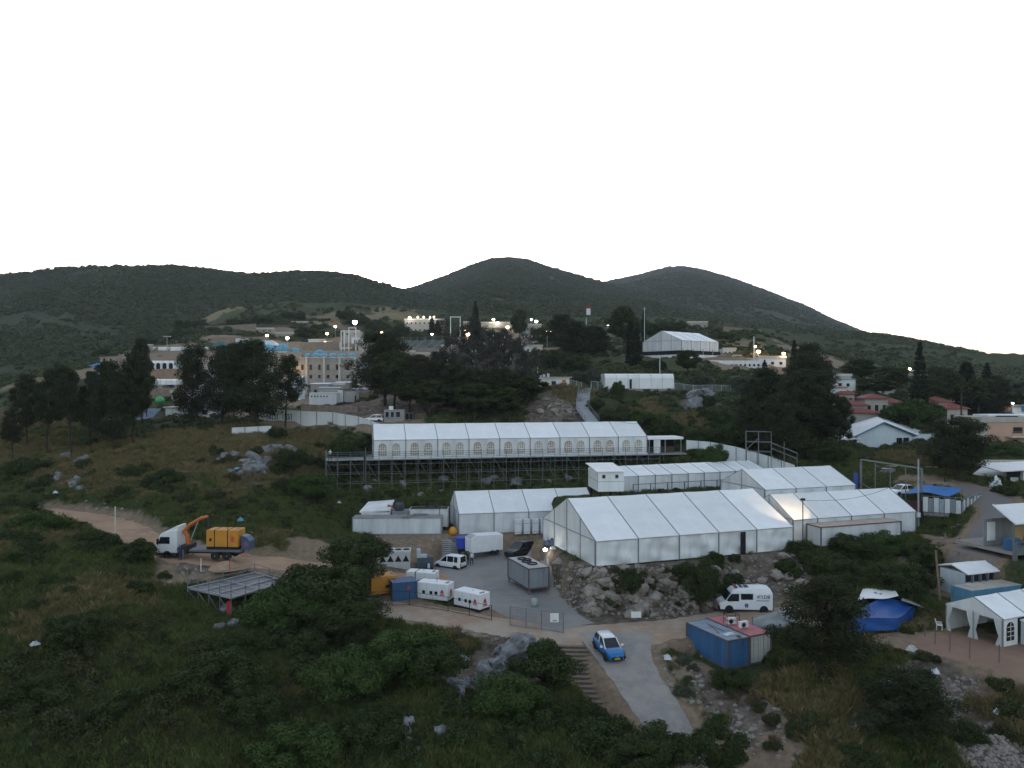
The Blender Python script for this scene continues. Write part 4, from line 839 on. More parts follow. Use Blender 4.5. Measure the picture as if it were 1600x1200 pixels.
def glyph(b, x, z, w, h, k):
    s = .13
    if k == 'r': b.box(x, x + w, -.1, -.07, z + h - s, z + h); b.box(x + w - s, x + w, -.1, -.07, z, z + h - s)
    elif k == 'h': b.box(x, x + w, -.1, -.07, z + h - s, z + h); b.box(x + w - s, x + w, -.1, -.07, z, z + h - s); b.box(x, x + s, -.1, -.07, z, z + h * .6)
    elif k == 'v': b.box(x + w * .4, x + w * .4 + s, -.1, -.07, z, z + h)
    elif k == 'm': b.box(x, x + w, -.1, -.07, z + h - s, z + h); b.box(x, x + w, -.1, -.07, z, z + s); b.box(x + w - s, x + w, -.1, -.07, z + s, z + h - s); b.box(x, x + s, -.1, -.07, z + s, z + h - s)
    elif k == 'n': b.box(x, x + w, -.1, -.07, z, z + s); b.box(x + w - s, x + w, -.1, -.07, z + s, z + h); b.box(x + w * .4, x + w - s, -.1, -.07, z + h - s, z + h)
b = MB(); x = 2.0
for ch in 'hmnv rvmh': 
    if ch != ' ': glyph(b, x, .55 - .12 * x * .3, .52, 1.15, ch)
    x += .62 if ch != ' ' else .4
lt = b.obj('lettering', M_paint, fT); lt.rotation_euler = (0, math.atan2(-dd.z, dd.to_2d().length) * 0, math.atan2(dd.y, dd.x))
panel_fence('panel_fence', 'short pale fence behind the dry grass on the left', [W(362, 683, 138), W(424, 680, 139)], 1.7, M_fpanel, 2.2, rib=True)
bar_fence('railing', 'white bar railing right of the low barrel tent', line(1054, 164, 1142, 166, 3), 1.9, pm('pale_rail', (.5, .54, .56), .5, .2, 2), 2.2, 10, .03)
bar_fence('railing', 'short white railing between the footbridge and the barrel tent', line(924, 163, 944, 163, 1), 1.8, _M['pale_rail'], 1.4, 6, .03)
bar_fence('railing', 'short white railing left of the footbridge', line(892, 164, 909, 163, 1), 1.5, _M['pale_rail'], 1.3, 6, .03)
# roof-top rail of the low tent behind the cabin
wp = frame2(P['D'][0], P['D'][1]); rl = [Vector((*wp(1.2, -1.5), 7.6)), Vector((*wp(22, -1.5), 7.6))]
bar_fence('railing', 'dark guard rail along the low narrow tent', rl, 1.5, pm('dark_rail', (.07, .075, .08), .5, .3, 2), 3.0, 0, .045)

# ================================================================ VEHICLES, CONTAINERS, GENERATORS
def paint(name, col, rough=.3): return pm(name, col, rough, .12, 1.2, spec=.5)
M_rim = pm('wheel_rim', (.35, .36, .37), .4, .2, 4, metal=.6)
M_lamp = glassm('headlamp_glass', (.75, .78, .8), .1); M_red = glassm('tail_lamp_red', (.25, .01, .01), .2)
_wheel = {}
def wheel(t, x, y, r, w=.2):
    k = round(r, 2)
    if k not in _wheel:
        b = MB(); b.lathe([(r * .62, -w / 2), (r * .93, -w / 2), (r, -w * .32), (r, w * .32), (r * .93, w / 2), (r * .62, w / 2)], 20)
        c = MB(); c.lathe([(r * .60, -w * .42), (r * .62, w * .42)], 14); c.lathe([(r * .15, -w * .5), (r * .13, w * .5)], 8)
        _wheel[k] = (b.mesh('tyre', M_black, False), c.mesh('rim', M_rim))
    o = part('wheel', _wheel[k][0], t, (x, y, r), (R(90), 0, 0)); part('rim', _wheel[k][1], o)
def loft(b, rings, mi=0, caps=True):
    """rings: equal-length vertex loops"""
    n = len(rings[0]); base = len(b.v); V = [p for r in rings for p in r]; F = []
    for j in range(len(rings) - 1):
        for i in range(n): F.append((j * n + i, j * n + (i + 1) % n, (j + 1) * n + (i + 1) % n, (j + 1) * n + i))
    if caps: F += [tuple(range(n - 1, -1, -1)), tuple(range((len(rings) - 1) * n, len(rings) * n))]
    b.add(V, F, mi); return b
def car(name, label, loc, rz, prof, hw, paintm, roofm, wheels, wr, cab, group=None, tilt=0.0, cat='car', bumper=None, plate=None):
    """x forward. prof: (x, z_top, half width) of the lower body; cab: (x, z_roof, half width) stations of the glass house from back to front;
    wheels: axle positions"""
    t = thing(name, label, cat, loc, rz, group); t.rotation_euler = (0, tilt, rz); rings = []
    for (x, zt, w) in prof:
        z0 = .26; rings.append([(x, -w * .94, z0), (x, w * .94, z0), (x, w, z0 + .2), (x, w, z0 + (zt - z0) * .62), (x, w * .94, zt - .03), (x, w * .6, zt), (x, -w * .6, zt), (x, -w * .94, zt - .03), (x, -w, z0 + (zt - z0) * .62), (x, -w, z0 + .2)])
    b = MB(); loft(b, rings); o = b.obj('body', paintm, t); o.modifiers.new('bevel', 'BEVEL').width = .025
    belt = max(p[1] for p in prof)
    # glass house
    rings = []
    def zb(x): return float(np.interp(x, [p[0] for p in prof], [p[1] for p in prof])) - .05
    for (x, zr, w) in cab:
        z0 = min(zb(x), zr - .02); rings.append([(x, -w * 1.06, z0), (x, w * 1.06, z0), (x, w * (.93 if zr > z0 + .3 else 1.04), zr - .04), (x, -w * (.93 if zr > z0 + .3 else 1.04), zr - .04)])
    b = MB(); loft(b, rings); b.obj('window_band', M_glass, t)
    # roof
    top = max(c[1] for c in cab); rr = [c for c in cab if c[1] > top - .22]
    b = MB(); rings = []
    for (x, zr, w) in rr: rings.append([(x, -w * .97, zr - .1), (x, w * .97, zr - .1), (x, w * .9, zr - .01), (x, w * .5, zr + .03), (x, -w * .5, zr + .03), (x, -w * .9, zr - .01)])
    loft(b, rings); b.obj('roof', roofm, t, True)
    # pillars
    for s in (-1, 1):
        for k in range(len(cab)):
            x, zr, w = cab[k]
            if 0 < k < len(cab) - 1 or zr > top - .6:
                b = MB(); xb = x; 
                if k == len(cab) - 2: xb = cab[-1][0]
                if k == 1 and cab[0][1] < top - .3: xb = cab[0][0]
                z0 = zb(xb); b.tube((xb, s * w * 1.07, z0), (x, s * w * .95, zr - .05), .055, .05, 5); b.obj('pillar', roofm if k != 1 else paintm, t)
        for wx in wheels:
            wheel(t, wx, s * (hw - .1), wr); b = MB(); b.lathe([(wr * 1.14, -.03), (wr * 1.14, .03)], 20); o = b.obj('wheel_arch', M_black, t, loc=(wx, s * (hw - .008), wr * 1.02)); o.rotation_euler = (R(90), 0, 0)
        xf, zf, wf = prof[-1]; xr, zr_, wr_ = prof[0]
        b = MB(); b.hexa([(xf - .25, s * wf * .62, zf - .24), (xf - .03, s * wf * .55, zf - .2), (xf - .03, s * wf * .93, zf - .2), (xf - .32, s * wf * 1.02, zf - .2), (xf - .3, s * wf * .62, zf - .06), (xf + .0, s * wf * .55, zf - .09), (xf - .02, s * wf * .93, zf - .09), (xf - .4, s * wf * 1.02, zf - .06)]); b.obj('headlight', M_lamp, t)
        b = MB(); b.box(xr - .02, xr + .06, s * wr_ * .72 - .09, s * wr_ * .72 + .13 * (1 if s > 0 else -1) + (.0), zr_ - .5, zr_ - .1); b.obj('tail_light', M_red, t)
        b = MB(); mx = cab[-1][0] - .35; b.hexa([(mx, s * hw, belt - .06), (mx + .12, s * hw, belt - .06), (mx + .12, s * (hw + .2), belt - .04), (mx, s * (hw + .2), belt - .04), (mx, s * hw, belt + .08), (mx + .1, s * hw, belt + .08), (mx + .1, s * (hw + .2), belt + .1), (mx, s * (hw + .2), belt + .1)]); b.obj('wing_mirror', roofm, t)
        b = MB(); b.box(prof[1][0], prof[-2][0], s * (hw + .005) - .015, s * (hw + .005) + .015, .28, .44); b.obj('sill', bumper or M_black, t)
    xf, zf, wf = prof[-1]; b = MB(); b.box(xf - .05, xf + .04, -wf * .8, wf * .8, .3, .5); b.obj('grille', M_black, t)
    xr, zr_, wr_ = prof[0]; b = MB(); b.box(xr - .05, xr + .04, -wr_ * .95, wr_ * .95, .3, .52); b.obj('bumper', bumper or M_black, t)
    if plate: b = MB(); b.box(xf + .045, xf + .06, -.26, .26, .34, .45); b.obj('number_plate', plate, t); b = MB(); b.box(xr - .07, xr - .055, -.26, .26, .6, .71); b.obj('number_plate', plate, t)
    return t
M_plate = pm('yellow_plate', (.55, .42, .06), .5, .1, 3)
HATCH = [(-2.0, .85, .76), (-1.9, .95, .84), (-1.2, .97, .88), (0, .96, .89), (.75, .95, .88), (1.3, .9, .86), (1.8, .78, .78), (2.03, .62, .62)]
HCAB = [(-1.92, 1.0, .70), (-1.55, 1.50, .64), (-.6, 1.56, .66), (.1, 1.52, .65), (.95, .98, .68)]
c = car('parked_car', 'blue hatchback with a white roof on the concrete ramp', Wz(951, 1022, -.2) + Vector((0, 0, .05)), R(-76), HATCH, .89, paint('car_blue', (.012, .14, .36), .25), paint('car_white', (.78, .79, .8), .3), (-1.28, 1.3), .33, HCAB, tilt=R(4), plate=M_plate)
b = MB(); b.prism([(-.09, 0), (0, -.13), (.09, 0), (0, .13)], 2.03, 2.09, 'x'); b.obj('badge', M_rim, c, loc=(0, 0, .56))
c = car('parked_van', 'small white van with dark side windows beside the group of people', Wz(703, 889, .35) + Vector((0, 0, .06)), R(152), [(-2.0, 1.0, .80), (-1.95, 1.05, .84), (-1.2, 1.06, .86), (.4, 1.05, .86), (1.0, 1.02, .84), (1.6, .9, .8), (1.95, .66, .7)],
    .86, paint('van_white', (.74, .76, .77), .35), _M['van_white'], (-1.3, 1.32), .32, [(-1.99, 1.1, .74), (-1.94, 1.78, .70), (-1.0, 1.84, .70), (0, 1.82, .70), (.35, 1.74, .68), (1.2, 1.04, .7)], cat='van', plate=M_plate)
for s in (-1, 1): 
    b = MB(); b.hexa([(-1.95, s * .80, 1.02), (-1.62, s * .83, 1.02), (-1.62, s * .74, 1.76), (-1.93, s * .73, 1.72), (-1.95, s * .77, 1.02), (-1.62, s * .80, 1.02), (-1.62, s * .71, 1.76), (-1.93, s * .70, 1.72)]); b.obj('rear_pillar', _M['van_white'], c)
SUV = [(-2.2, .95, .8), (-2.1, 1.08, .88), (-1.2, 1.1, .92), (.8, 1.1, .92), (1.5, 1.05, .9), (2.05, .98, .84), (2.3, .8, .72)]
SCAB = [(-2.12, 1.2, .78), (-1.95, 1.74, .72), (-.8, 1.82, .74), (.2, 1.78, .73), (1.0, 1.12, .76)]
car('parked_car', 'black off-road car climbing beside the tall white air units', Wz(812, 869, 1.0) + Vector((0, 0, .08)), R(228), SUV, .92, paint('car_black', (.018, .02, .024), .25), _M['car_black'], (-1.4, 1.45), .38, SCAB)
car('parked_car', 'dark blue van parked in the yard behind the gantry', W(1376, 750, 119), R(170), SUV, .92, paint('car_darkblue', (.02, .03, .055), .3), _M['car_darkblue'], (-1.4, 1.45), .38, SCAB, cat='van')
car('parked_car', 'white car behind the blue awning of the fenced platform', W(1407, 774, 111), R(205), HATCH, .89, _M['car_white'], _M['car_white'], (-1.28, 1.3), .33, HCAB)
car('parked_car', 'white car beside the stone hut above the marquee', W(585, 660, 150), R(170), HATCH, .89, _M['car_white'], _M['car_white'], (-1.28, 1.3), .33, HCAB)
# high-roof ambulance van
def text_mesh(txt, size, mat, name='lettering'):
    cu = bpy.data.curves.new(name, 'FONT'); cu.body = txt; cu.size = size; cu.extrude = .004; cu.align_x = 'CENTER'
    ob = bpy.data.objects.new('tmp_text', cu); COL.objects.link(ob); dg = bpy.context.evaluated_depsgraph_get(); me = bpy.data.meshes.new_from_object(ob.evaluated_get(dg))
    me.materials.clear(); me.materials.append(mat); bpy.data.objects.remove(ob); return me
M_navy = pm('navy_print', (.02, .03, .09), .5, .1, 2)
def hi_van(label, loc, rz):
    t = thing('parked_van', label, 'van', loc, rz); pw = paint('ambulance_white', (.70, .73, .74), .35); L = 5.3; hw = .98
    prof = [(-2.65, .35), (-2.65, 2.05), (-2.45, 2.5), (-1.9, 2.58), (.9, 2.5), (1.35, 2.32), (1.55, 2.05), (2.05, 1.28), (2.55, 1.05), (2.68, .75), (2.66, .38)]
    b = MB(); loft(b, [[(x, -hw * .82 if z > 2.2 else -hw, z) for (x, z) in prof], [(x, hw * .82 if z > 2.2 else hw, z) for (x, z) in prof]]); o = b.obj('body', pw, t); m = o.modifiers.new('bevel', 'BEVEL'); m.width = .06; m.segments = 2
    b = MB(); b.hexa([(1.58, -.82, 2.02), (2.08, -.86, 1.3), (2.08, .86, 1.3), (1.58, .82, 2.02), (1.62, -.82, 2.05), (2.13, -.86, 1.33), (2.13, .86, 1.33), (1.62, .82, 2.05)]); b.obj('windscreen', M_glass, t)
    for s in (-1, 1):
        y0, y1 = s * (hw - .01), s * (hw + .02)
        b = MB(); b.prism([(.75, 1.25), (1.85, 1.2), (1.98, 1.32), (1.5, 1.98), (.75, 2.0)], y0, y1); b.obj('side_window', M_glass, t)
        b = MB(); b.prism([(-.65, 1.42), (.55, 1.42), (.55, 2.02), (-.65, 2.02)], y0, y1); b.obj('side_window', M_glass, t)
        for wx in (-1.75, 1.75):
            wheel(t, wx, s * (hw - .12), .36, .22); b = MB(); b.lathe([(.42, -.03), (.42, .03)], 20); o = b.obj('wheel_arch', M_black, t, loc=(wx, s * (hw - .004), .4)); o.rotation_euler = (R(90), 0, 0)
        b = MB(); b.box(2.45, 2.7, s * .72 - .14, s * .72 + .14, .82, 1.0); b.obj('headlight', M_lamp, t)
        b = MB(); b.box(1.5, 1.62, s * (hw + .02), s * (hw + .2), 1.3, 1.6) if s > 0 else b.box(1.5, 1.62, -hw - .2, -hw - .02, 1.3, 1.6); b.obj('wing_mirror', M_black, t)
        me = text_mesh("K'LD8", .5, M_navy); o = part('lettering', me, t, (-1.72, s * (hw + .015), 1.55), (R(90), 0, 0 if s < 0 else math.pi))
        b = MB(); b.box(-2.3, -1.0, min(s * hw, s * (hw + .012)), max(s * hw, s * (hw + .012)), 1.30, 1.36); b.obj('stripe', M_navy, t)
        b = MB(); b.prism([(-.15, .62), (.15, .62), (.2, .95), (0, 1.05), (-.2, .95)], s * hw, s * (hw + .012)); b.obj('emblem', pm('emblem_blue', (.10, .15, .3), .5, .3, 6), t)
    b = MB(); b.box(.85, 1.1, -.7, .7, 2.5, 2.64); b.obj('light_bar', pm('light_bar_red', (.12, .02, .03), .3, .2, 3), t)
    for k, (x0, x1) in enumerate(((.25, .6), (-.35, .1))):
        b = MB(); b.box(x0, x1, -.5, .5, 2.55, 2.575); b.obj('roof_marking', M_navy, t)
    b = MB(); b.box(2.6, 2.74, -.95, .95, .36, .62); b.obj('bumper', M_black, t)
    b = MB(); b.box(-2.72, -2.6, -.95, .95, .36, .62); b.obj('bumper', M_black, t)
    return t
hi_van('white high-roof ambulance van with navy lettering below the rock wall', Wz(1163, 955, .45) + Vector((0, 0, .05)), R(180 - 4))

# ---------------------------------------------------------------- containers
def container(name, label, loc, rz, L, Wd, H, wall, roof, frame, doors=None, corr=.03, cat='container', group=None, n=None, slats=True):
    """x: 0..L along the long side, y: 0..Wd back, ribs pressed into each wall"""
    t = thing(name, label, cat, loc, rz, group)
    def corrw(p, q, out, nm, mat):
        p = Vector(p); q = Vector(q); out = Vector(out); k = max(3, int((q - p).length / .28)); V = []; 
        for i in range(k * 4 + 1):
            f = i / (k * 4); o = corr if i % 4 in (1, 2) else 0; c = p.lerp(q, f) + out * o; V += [c + Vector((0, 0, .12)), c + Vector((0, 0, H - .1))]
        b = MB(); b.add(V, [(2 * i, 2 * i + 2, 2 * i + 3, 2 * i + 1) for i in range(k * 4)]); b.obj(nm, mat, t)
    corrw((.06, .03, 0), (L - .06, .03, 0), (0, -1, 0), 'side_wall', wall); corrw((.06, Wd - .03, 0), (L - .06, Wd - .03, 0), (0, 1, 0), 'side_wall', wall)
    corrw((.03, .06, 0), (.03, Wd - .06, 0), (-1, 0, 0), 'end_wall', wall)
    if not doors: corrw((L - .03, .06, 0), (L - .03, Wd - .06, 0), (1, 0, 0), 'end_wall', wall)
    else:
        for a, c in ((.08, Wd / 2 - .01), (Wd / 2 + .01, Wd - .08)):
            b = MB(); b.box(L - .06, L - .01, a, c, .15, H - .14); o = b.obj('door', doors, t)
            for f in (.3, .75): b = MB(); y = a + (c - a) * f; b.tube((L + .02, y, .12), (L + .02, y, H - .1), .025, n=5); b.obj('lock_bar', M_alu, o)
            for z in (.7, 1.3, 1.9): b = MB(); b.box(L - .01, L + .012, a + .06, c - .06, z, z + .05); b.obj('door_rib', doors, o)
    b = MB()
    for x in (0, L):
        for y in (0, Wd): b.box(x - .06, x + .06, y - .06, y + .06, 0, H)
    for y in (0, Wd): b.box(.06, L - .06, y - .05, y + .05, 0, .13); b.box(.06, L - .06, y - .05, y + .05, H - .12, H)
    for x in (0, L): b.box(x - .05, x + .05, .06, Wd - .06, 0, .13); b.box(x - .05, x + .05, .06, Wd - .06, H - .12, H)
    b.obj('corner_frame', frame, t)
    b = MB(); k = 8
    for i in range(k): b.box(.04 + (L - .08) * i / k, .04 + (L - .08) * (i + 1) / k - .02, .05, Wd - .05, H - .05, H - .012 + .012 * (i % 2))
    b.obj('roof', roof, t); return t
M_cblue = pm('container_blue', (.045, .13, .27), .55, .35, 1.2, .05, col2=(.03, .085, .18), streak=True); M_croof = pm('container_roof_grey', (.23, .28, .33), .7, .3, .8, col2=(.14, .19, .25))
M_cwhite = pm('container_cream', (.50, .51, .46), .6, .3, 1, streak=True); M_cpink = pm('container_red_roof', (.42, .15, .15), .7, .3, .7, col2=(.30, .10, .10)); M_rust = pm('rusty_frame', (.16, .08, .055), .8, .4, 3, col2=(.05, .08, .12))
M_cgrey = pm('container_grey', (.24, .27, .29), .55, .35, 1.2, col2=(.17, .18, .19), streak=True)
c0 = Wz(1137, 1001, 1.55); ex = Vector((2.25, 1.05)).normalized(); ang = math.atan2(ex.y, ex.x)
# long axis runs away from the camera: build along x=away
la = ang + R(90); cz0 = -1.0
def cont_at(p, L, Wd, H, *a, **k):  # near-left corner p, long side leading away
    return container(k.pop('name', 'shipping_container'), k.pop('label'), (p[0] + math.cos(ang) * Wd, p[1] + math.sin(ang) * Wd, p[2]), la, L, Wd, H, *a, **k)
def cont_near_door(p, L, Wd, H, *a, **k):   # doors at the near end
    far = (p[0] + math.cos(la) * L, p[1] + math.sin(la) * L, p[2]); return container('shipping_container', k.pop('label'), far, la + math.pi, L, Wd, H, *a, **k)
cont_at((c0.x, c0.y, cz0), 5.7, 2.44, 2.55, M_cblue, M_croof, M_rust, label='blue shipping container with scrap on its roof')
p2 = (c0.x + math.cos(ang) * 2.52, c0.y + math.sin(ang) * 2.52, cz0)
cont_near_door((p2[0], p2[1], cz0 + .02), 5.9, 2.44, 2.6, M_cwhite, M_cpink, M_rust, label='cream container with a faded red roof beside the blue one', doors=M_cwhite)
def aircon(label, loc, rz, w=.85, h=.6, d=.32, parent_group='air conditioner units on the red container roof'):
    t = thing('air_conditioner', label, 'air conditioner', loc, rz, parent_group); b = MB(); b.box(-w / 2, w / 2, -d / 2, d / 2, .05, h); o = b.obj('casing', M_wpaint, t); b = MB(); b.ring((-w * .12, -d / 2 - .01, h * .52), h * .34, .03, 'y', 16, 5)
    b.lathe([(.01, 0), (h * .33, .01)], 12) if False else None
    b.obj('fan_ring', M_seam, t); b = MB(); b.prism([(-w * .12 + h * .32 * math.cos(a * .5236), h * .52 + h * .32 * math.sin(a * .5236)) for a in range(12)], -d / 2 - .012, -d / 2 - .004); b.obj('fan_grille', M_dark, t)
    b = MB(); b.box(-w / 2, -w / 2 + .06, -d / 2, d / 2, 0, .05); b.box(w / 2 - .06, w / 2, -d / 2, d / 2, 0, .05); b.obj('foot', M_alu, t); return t
def on_cont(u, v, z): return (p2[0] + math.cos(ang) * u + math.cos(la) * v, p2[1] + math.sin(ang) * u + math.sin(la) * v, z)
aircon('dark-caged air conditioner on the faded red container roof', on_cont(.75, 3.3, cz0 + 2.62), R(10)); aircon('white air conditioner at the edge of the faded red roof', on_cont(1.05, 2.0, cz0 + 2.62), R(20))
t = thing('pipe_cage', 'black pipe cage around the air conditioner on the red roof', 'cage', on_cont(.75, 3.3, cz0 + 2.6), R(10)); b = MB()
for x in (-.6, .6):
    for y in (-.4, .4): b.tube((x, y, 0), (x, y, .95), .025, n=4)
for z in (.5, .95):
    for y in (-.4, .4): b.tube((-.6, y, z), (.6, y, z), .025, n=4)
    for x in (-.6, .6): b.tube((x, -.4, z), (x, .4, z), .025, n=4)
b.obj('cage_bar', M_black, t)
def on_blue(u, v, z): return (c0.x + math.cos(ang) * u + math.cos(la) * v, c0.y + math.sin(ang) * u + math.sin(la) * v, z)
for i, (u, v, L_, a, lb) in enumerate(((1.0, 3.0, 2.6, 70, 'long pale stick lying on the blue container roof'), (1.3, 3.2, 2.2, 95, 'second pale stick crossing the first on the blue container'))):
    b = MB(); r_ = R(a) + ang; b.tube((-math.cos(r_) * L_ / 2, -math.sin(r_) * L_ / 2, .04), (math.cos(r_) * L_ / 2, math.sin(r_) * L_ / 2, .06 + .06 * i), .035, n=5); o = b.obj('stick', M_wood); o.location = on_blue(u, v, cz0 + 2.56); tag(o, lb, 'stick')
def rag(name, label, loc, w, d, h, mat, seed, cat='rubbish', group=None):
    """crumpled sheet lying on something"""
    g = np.random.default_rng(seed); n = 9; V = []
    for j in range(n):
        for i in range(n):
            u, v = i / (n - 1) * 2 - 1, j / (n - 1) * 2 - 1; rr = .75 + .25 * g.random(); V.append((u * w / 2 * rr + g.normal() * w * .04, v * d / 2 * rr + g.normal() * d * .04, max(.02, h * (1 - max(abs(u), abs(v)) ** 2) * g.uniform(.2, 1.1))))
    b = MB(); b.add(V, [(j * n + i, j * n + i + 1, (j + 1) * n + i + 1, (j + 1) * n + i) for j in range(n - 1) for i in range(n - 1)]); o = b.obj(name, mat); o.location = loc; o.rotation_euler = (0, 0, g.random() * 6); return tag(o, label, cat, group)
M_sheet = pm('pale_plastic_sheet', (.62, .66, .68), .5, .3, 2)
rag('scrap_sheet', 'crumpled pale scrap on the blue container roof', on_blue(1.3, 1.3, cz0 + 2.56), 1.3, .7, .16, M_sheet, 1); rag('dry_brush', 'tuft of dry brush on the blue container roof edge', on_blue(1.6, .4, cz0 + 2.56), .6, .4, .16, pm('brushwood', (.12, .10, .06), .9, .4, 5), 2)
# grey container on stilts with tyre rings
gc = Wz(828, 895, 2.7); gl = container('shipping_container', 'grey container on stilts with rubber rings on its roof', (gc.x + 2.75 - .6, gc.y + .2, .55 + .45), R(113), 6.0, 2.5, 2.35, M_cgrey, pm('container_roof_pale', (.40, .40, .40), .7, .25, .8), M_rust)
b = MB()
for x in (.05, 5.9):
    for y in (.05, 2.4): b.box(x - .07, x + .07, y - .07, y + .07, -1.3, 0)
b.obj('stilt', M_steel, gl)
for i, (x, y, rr, lb) in enumerate(((4.6, 1.3, .5, 'rubber ring farthest back on the grey container roof'), (3.9, 1.0, .5, 'rubber ring second from the back on the grey container'), (3.1, 1.4, .52, 'rubber ring third from the back on the grey container'), (1.9, 1.2, .55, 'rubber ring nearest the front of the grey container roof'))):
    b = MB(); b.ring((0, 0, .07), rr, .07); o = b.obj('rubber_ring', M_black, smooth=True); o.location = gl.matrix_basis @ Vector((x, y, 2.36)); tag(o, lb, 'hose', 'rubber rings on the grey container')
# white tan-topped container before tent B
wb = frame2(P['B'][0], P['B'][1]); q0 = wb(1.6, -2.9)
container('shipping_container', 'long white container with a tan rusty roof before the right-hand tent', (q0[0], q0[1], 5.0), math.atan2(dA.y, dA.x), 12.0, 2.4, 2.35, pm('container_white', (.62, .64, .64), .6, .3, 1, streak=True), pm('tan_roof', (.42, .34, .27), .8, .35, .7, col2=(.30, .22, .17)), M_rust, corr=.012)
# white stores beside the left tent
sh = container('shipping_container', 'long weathered white container with rubbish along its roof edge', (-22.0, 106.0, 3.2), R(1), 12.2, 2.4, 2.35, pm('white_weathered', (.62, .65, .66), .6, .3, .6, col2=(.38, .40, .40), streak=True), pm('dark_litter_roof', (.14, .14, .14), .9, .5, 1.5, col2=(.28, .26, .24)), M_cgrey, corr=.008)
container('shipping_container', 'white container behind the long weathered one, black bags on top', (-14.6, 109.6, 3.6), R(1), 5.4, 2.3, 2.55, _M['container_white'], M_dark, M_cwhite)
container('shipping_container', 'grey container in the middle of the white stores', (-17.0, 109.2, 3.4), R(1), 2.2, 2.3, 2.5, M_cgrey, M_cgrey, M_cgrey)
b = MB(); b.hexa([(-21.6, 108.8, 5.75), (-17.2, 108.8, 6.0), (-17.2, 112.2, 6.9), (-21.0, 112.2, 6.6), (-21.6, 108.8, 5.95), (-17.2, 108.8, 6.25), (-17.2, 112.2, 7.1), (-21.0, 112.2, 6.8)]); t = thing('lean_to', 'white sheet lean-to roof behind the long weathered container', 'shed', (-19.4, 110.5, 3.3)); b.v = [(x + 19.4, y - 110.5, z - 3.3) for (x, y, z) in b.v]; b.obj('roof', M_white2, t); b = MB(); b.box(-2.0, 2.1, -1.6, -1.5, .0, 2.5); b.box(2.0, 2.1, -1.5, 1.6, 0, 2.7); b.box(-2.0, -1.9, -1.5, 1.6, 0, 2.4); b.obj('wall', M_white2, t)
t = thing('water_tank', 'black plastic water tank on the white stores', 'tank', (-16.1, 109.9, 5.9)); b = MB(); b.lathe([(.62, 0), (.66, .1), (.64, .5), (.66, .6), (.64, 1.0), (.5, 1.15), (.2, 1.22)], 18); b.obj('tank_body', pm('tank_black', (.05, .06, .075), .5, .3, 2), t, True); b = MB(); b.lathe([(.2, 0), (.2, .08)], 12, (0, 0, 1.22)); b.obj('lid', M_black, t)
t = thing('jerry_can', 'red can standing beside the black water tank', 'can', (-17.5, 109.9, 5.9)); b = MB(); b.box(-.3, .3, -.2, .2, 0, .7); b.tube((-.15, 0, .7), (-.15, 0, .85), .08, n=8); b.obj('can_body', pm('red_plastic', (.42, .03, .03), .45, .2, 2), t); b = MB(); b.tube((-.05, 0, .78), (.25, 0, .78), .03, n=5); b.obj('handle', _M['red_plastic'], t)
rag('black_bags', 'heap of black bags on the white container roof', (-11.3, 110.7, 6.15), 3.0, 1.2, .55, pm('bin_bag', (.03, .035, .05), .4, .3, 2), 5); rag('litter_heap', 'grey litter along the long container roof', (-13.5, 107.3, 5.55), 4.5, 1.2, .4, pm('grey_litter', (.20, .19, .19), .8, .6, 4), 6)

# ---------------------------------------------------------------- generators
M_logo = pm('red_print', (.50, .05, .06), .5, .1, 3)
def logo(b, x, z, s, y, th=.012):
    """red peaked emblem over two lines of print; on the face at y"""
    b.prism([(x - .5 * s, z), (x + .5 * s, z), (x + .38 * s, z + .55 * s), (x, z + .95 * s), (x - .38 * s, z + .55 * s)], y - th, y)
    b.box(x - .6 * s, x + .6 * s, y - th, y, z - .32 * s, z - .12 * s); b.box(x - .6 * s, x + .6 * s, y - th, y, z - .6 * s, z - .42 * s)
def generator(label, loc, rz, L, Wd, H, mat, logomat=None, group=None, split=None, vents=((.18, .2), (.42, .2), (.58, .2))):
    t = thing('generator', label, 'generator', loc, rz, group); b = MB(); b.box(0, L, 0, Wd, .28, H); o = b.obj('canopy', mat, t); m = o.modifiers.new('bevel', 'BEVEL'); m.width = .06; m.segments = 2
    b = MB(); b.box(.03, L - .03, .03, Wd - .03, 0, .28); b.obj('skid', M_black, t)
    for (f, w) in vents:
        b = MB(); x = L * f; b.box(x, x + w * L / 3.6 + .14, -.015, .01, H * .42, H * .42 + .34); b.obj('vent', M_dark, t)
    for f in (.33, .66): b = MB(); b.box(L * f - .008, L * f + .008, -.012, .01, .34, H - .1); b.obj('door_seam', M_seam, t)
    b = MB(); b.box(L * .86, L * .93, Wd * .3, Wd * .7, H, H + .05); b.obj('exhaust_hatch', M_seam, t); b = MB(); b.lathe([(.09, 0), (.09, .16), (.05, .18)], 10, (L * .55, Wd * .5, H)); b.obj('filler_cap', mat, t)
    if split: b = MB(); b.box(L * split - .05, L * split + .05, -.015, Wd + .015, .28, H + .015); b.obj('strap', M_black, t)
    if logomat:
        b = MB(); logo(b, L * .82, H * .52, .42, -.004); b.obj('emblem', logomat, t)
        b = MB(); logo(b, 0, H * .45, .55, 0); o = b.obj('emblem', logomat, t, loc=(L + .004, Wd * .5, 0)); o.rotation_euler = (0, 0, R(90))
    return t
M_gwhite = pm('generator_white', (.72, .74, .75), .45, .15, 1)
GG = 'white generators by the gravel track'
generator('white generator with red emblems, nearest the ramp corner', (*Wz(709, 948, .45).to_2d(), .42), R(-37), 3.55, 1.7, 1.85, M_gwhite, M_logo, GG)
generator('white generator with red emblems between the blue box and its twin', (*Wz(651, 938, .45).to_2d(), .42), R(-20), 3.7, 1.7, 2.05, M_gwhite, M_logo, GG)
generator('white generator in the back row, split by a dark strap', (*Wz(634, 921, .45).to_2d(), .42), R(-14), 3.5, 1.6, 2.1, M_gwhite, M_logo, GG, split=.33)
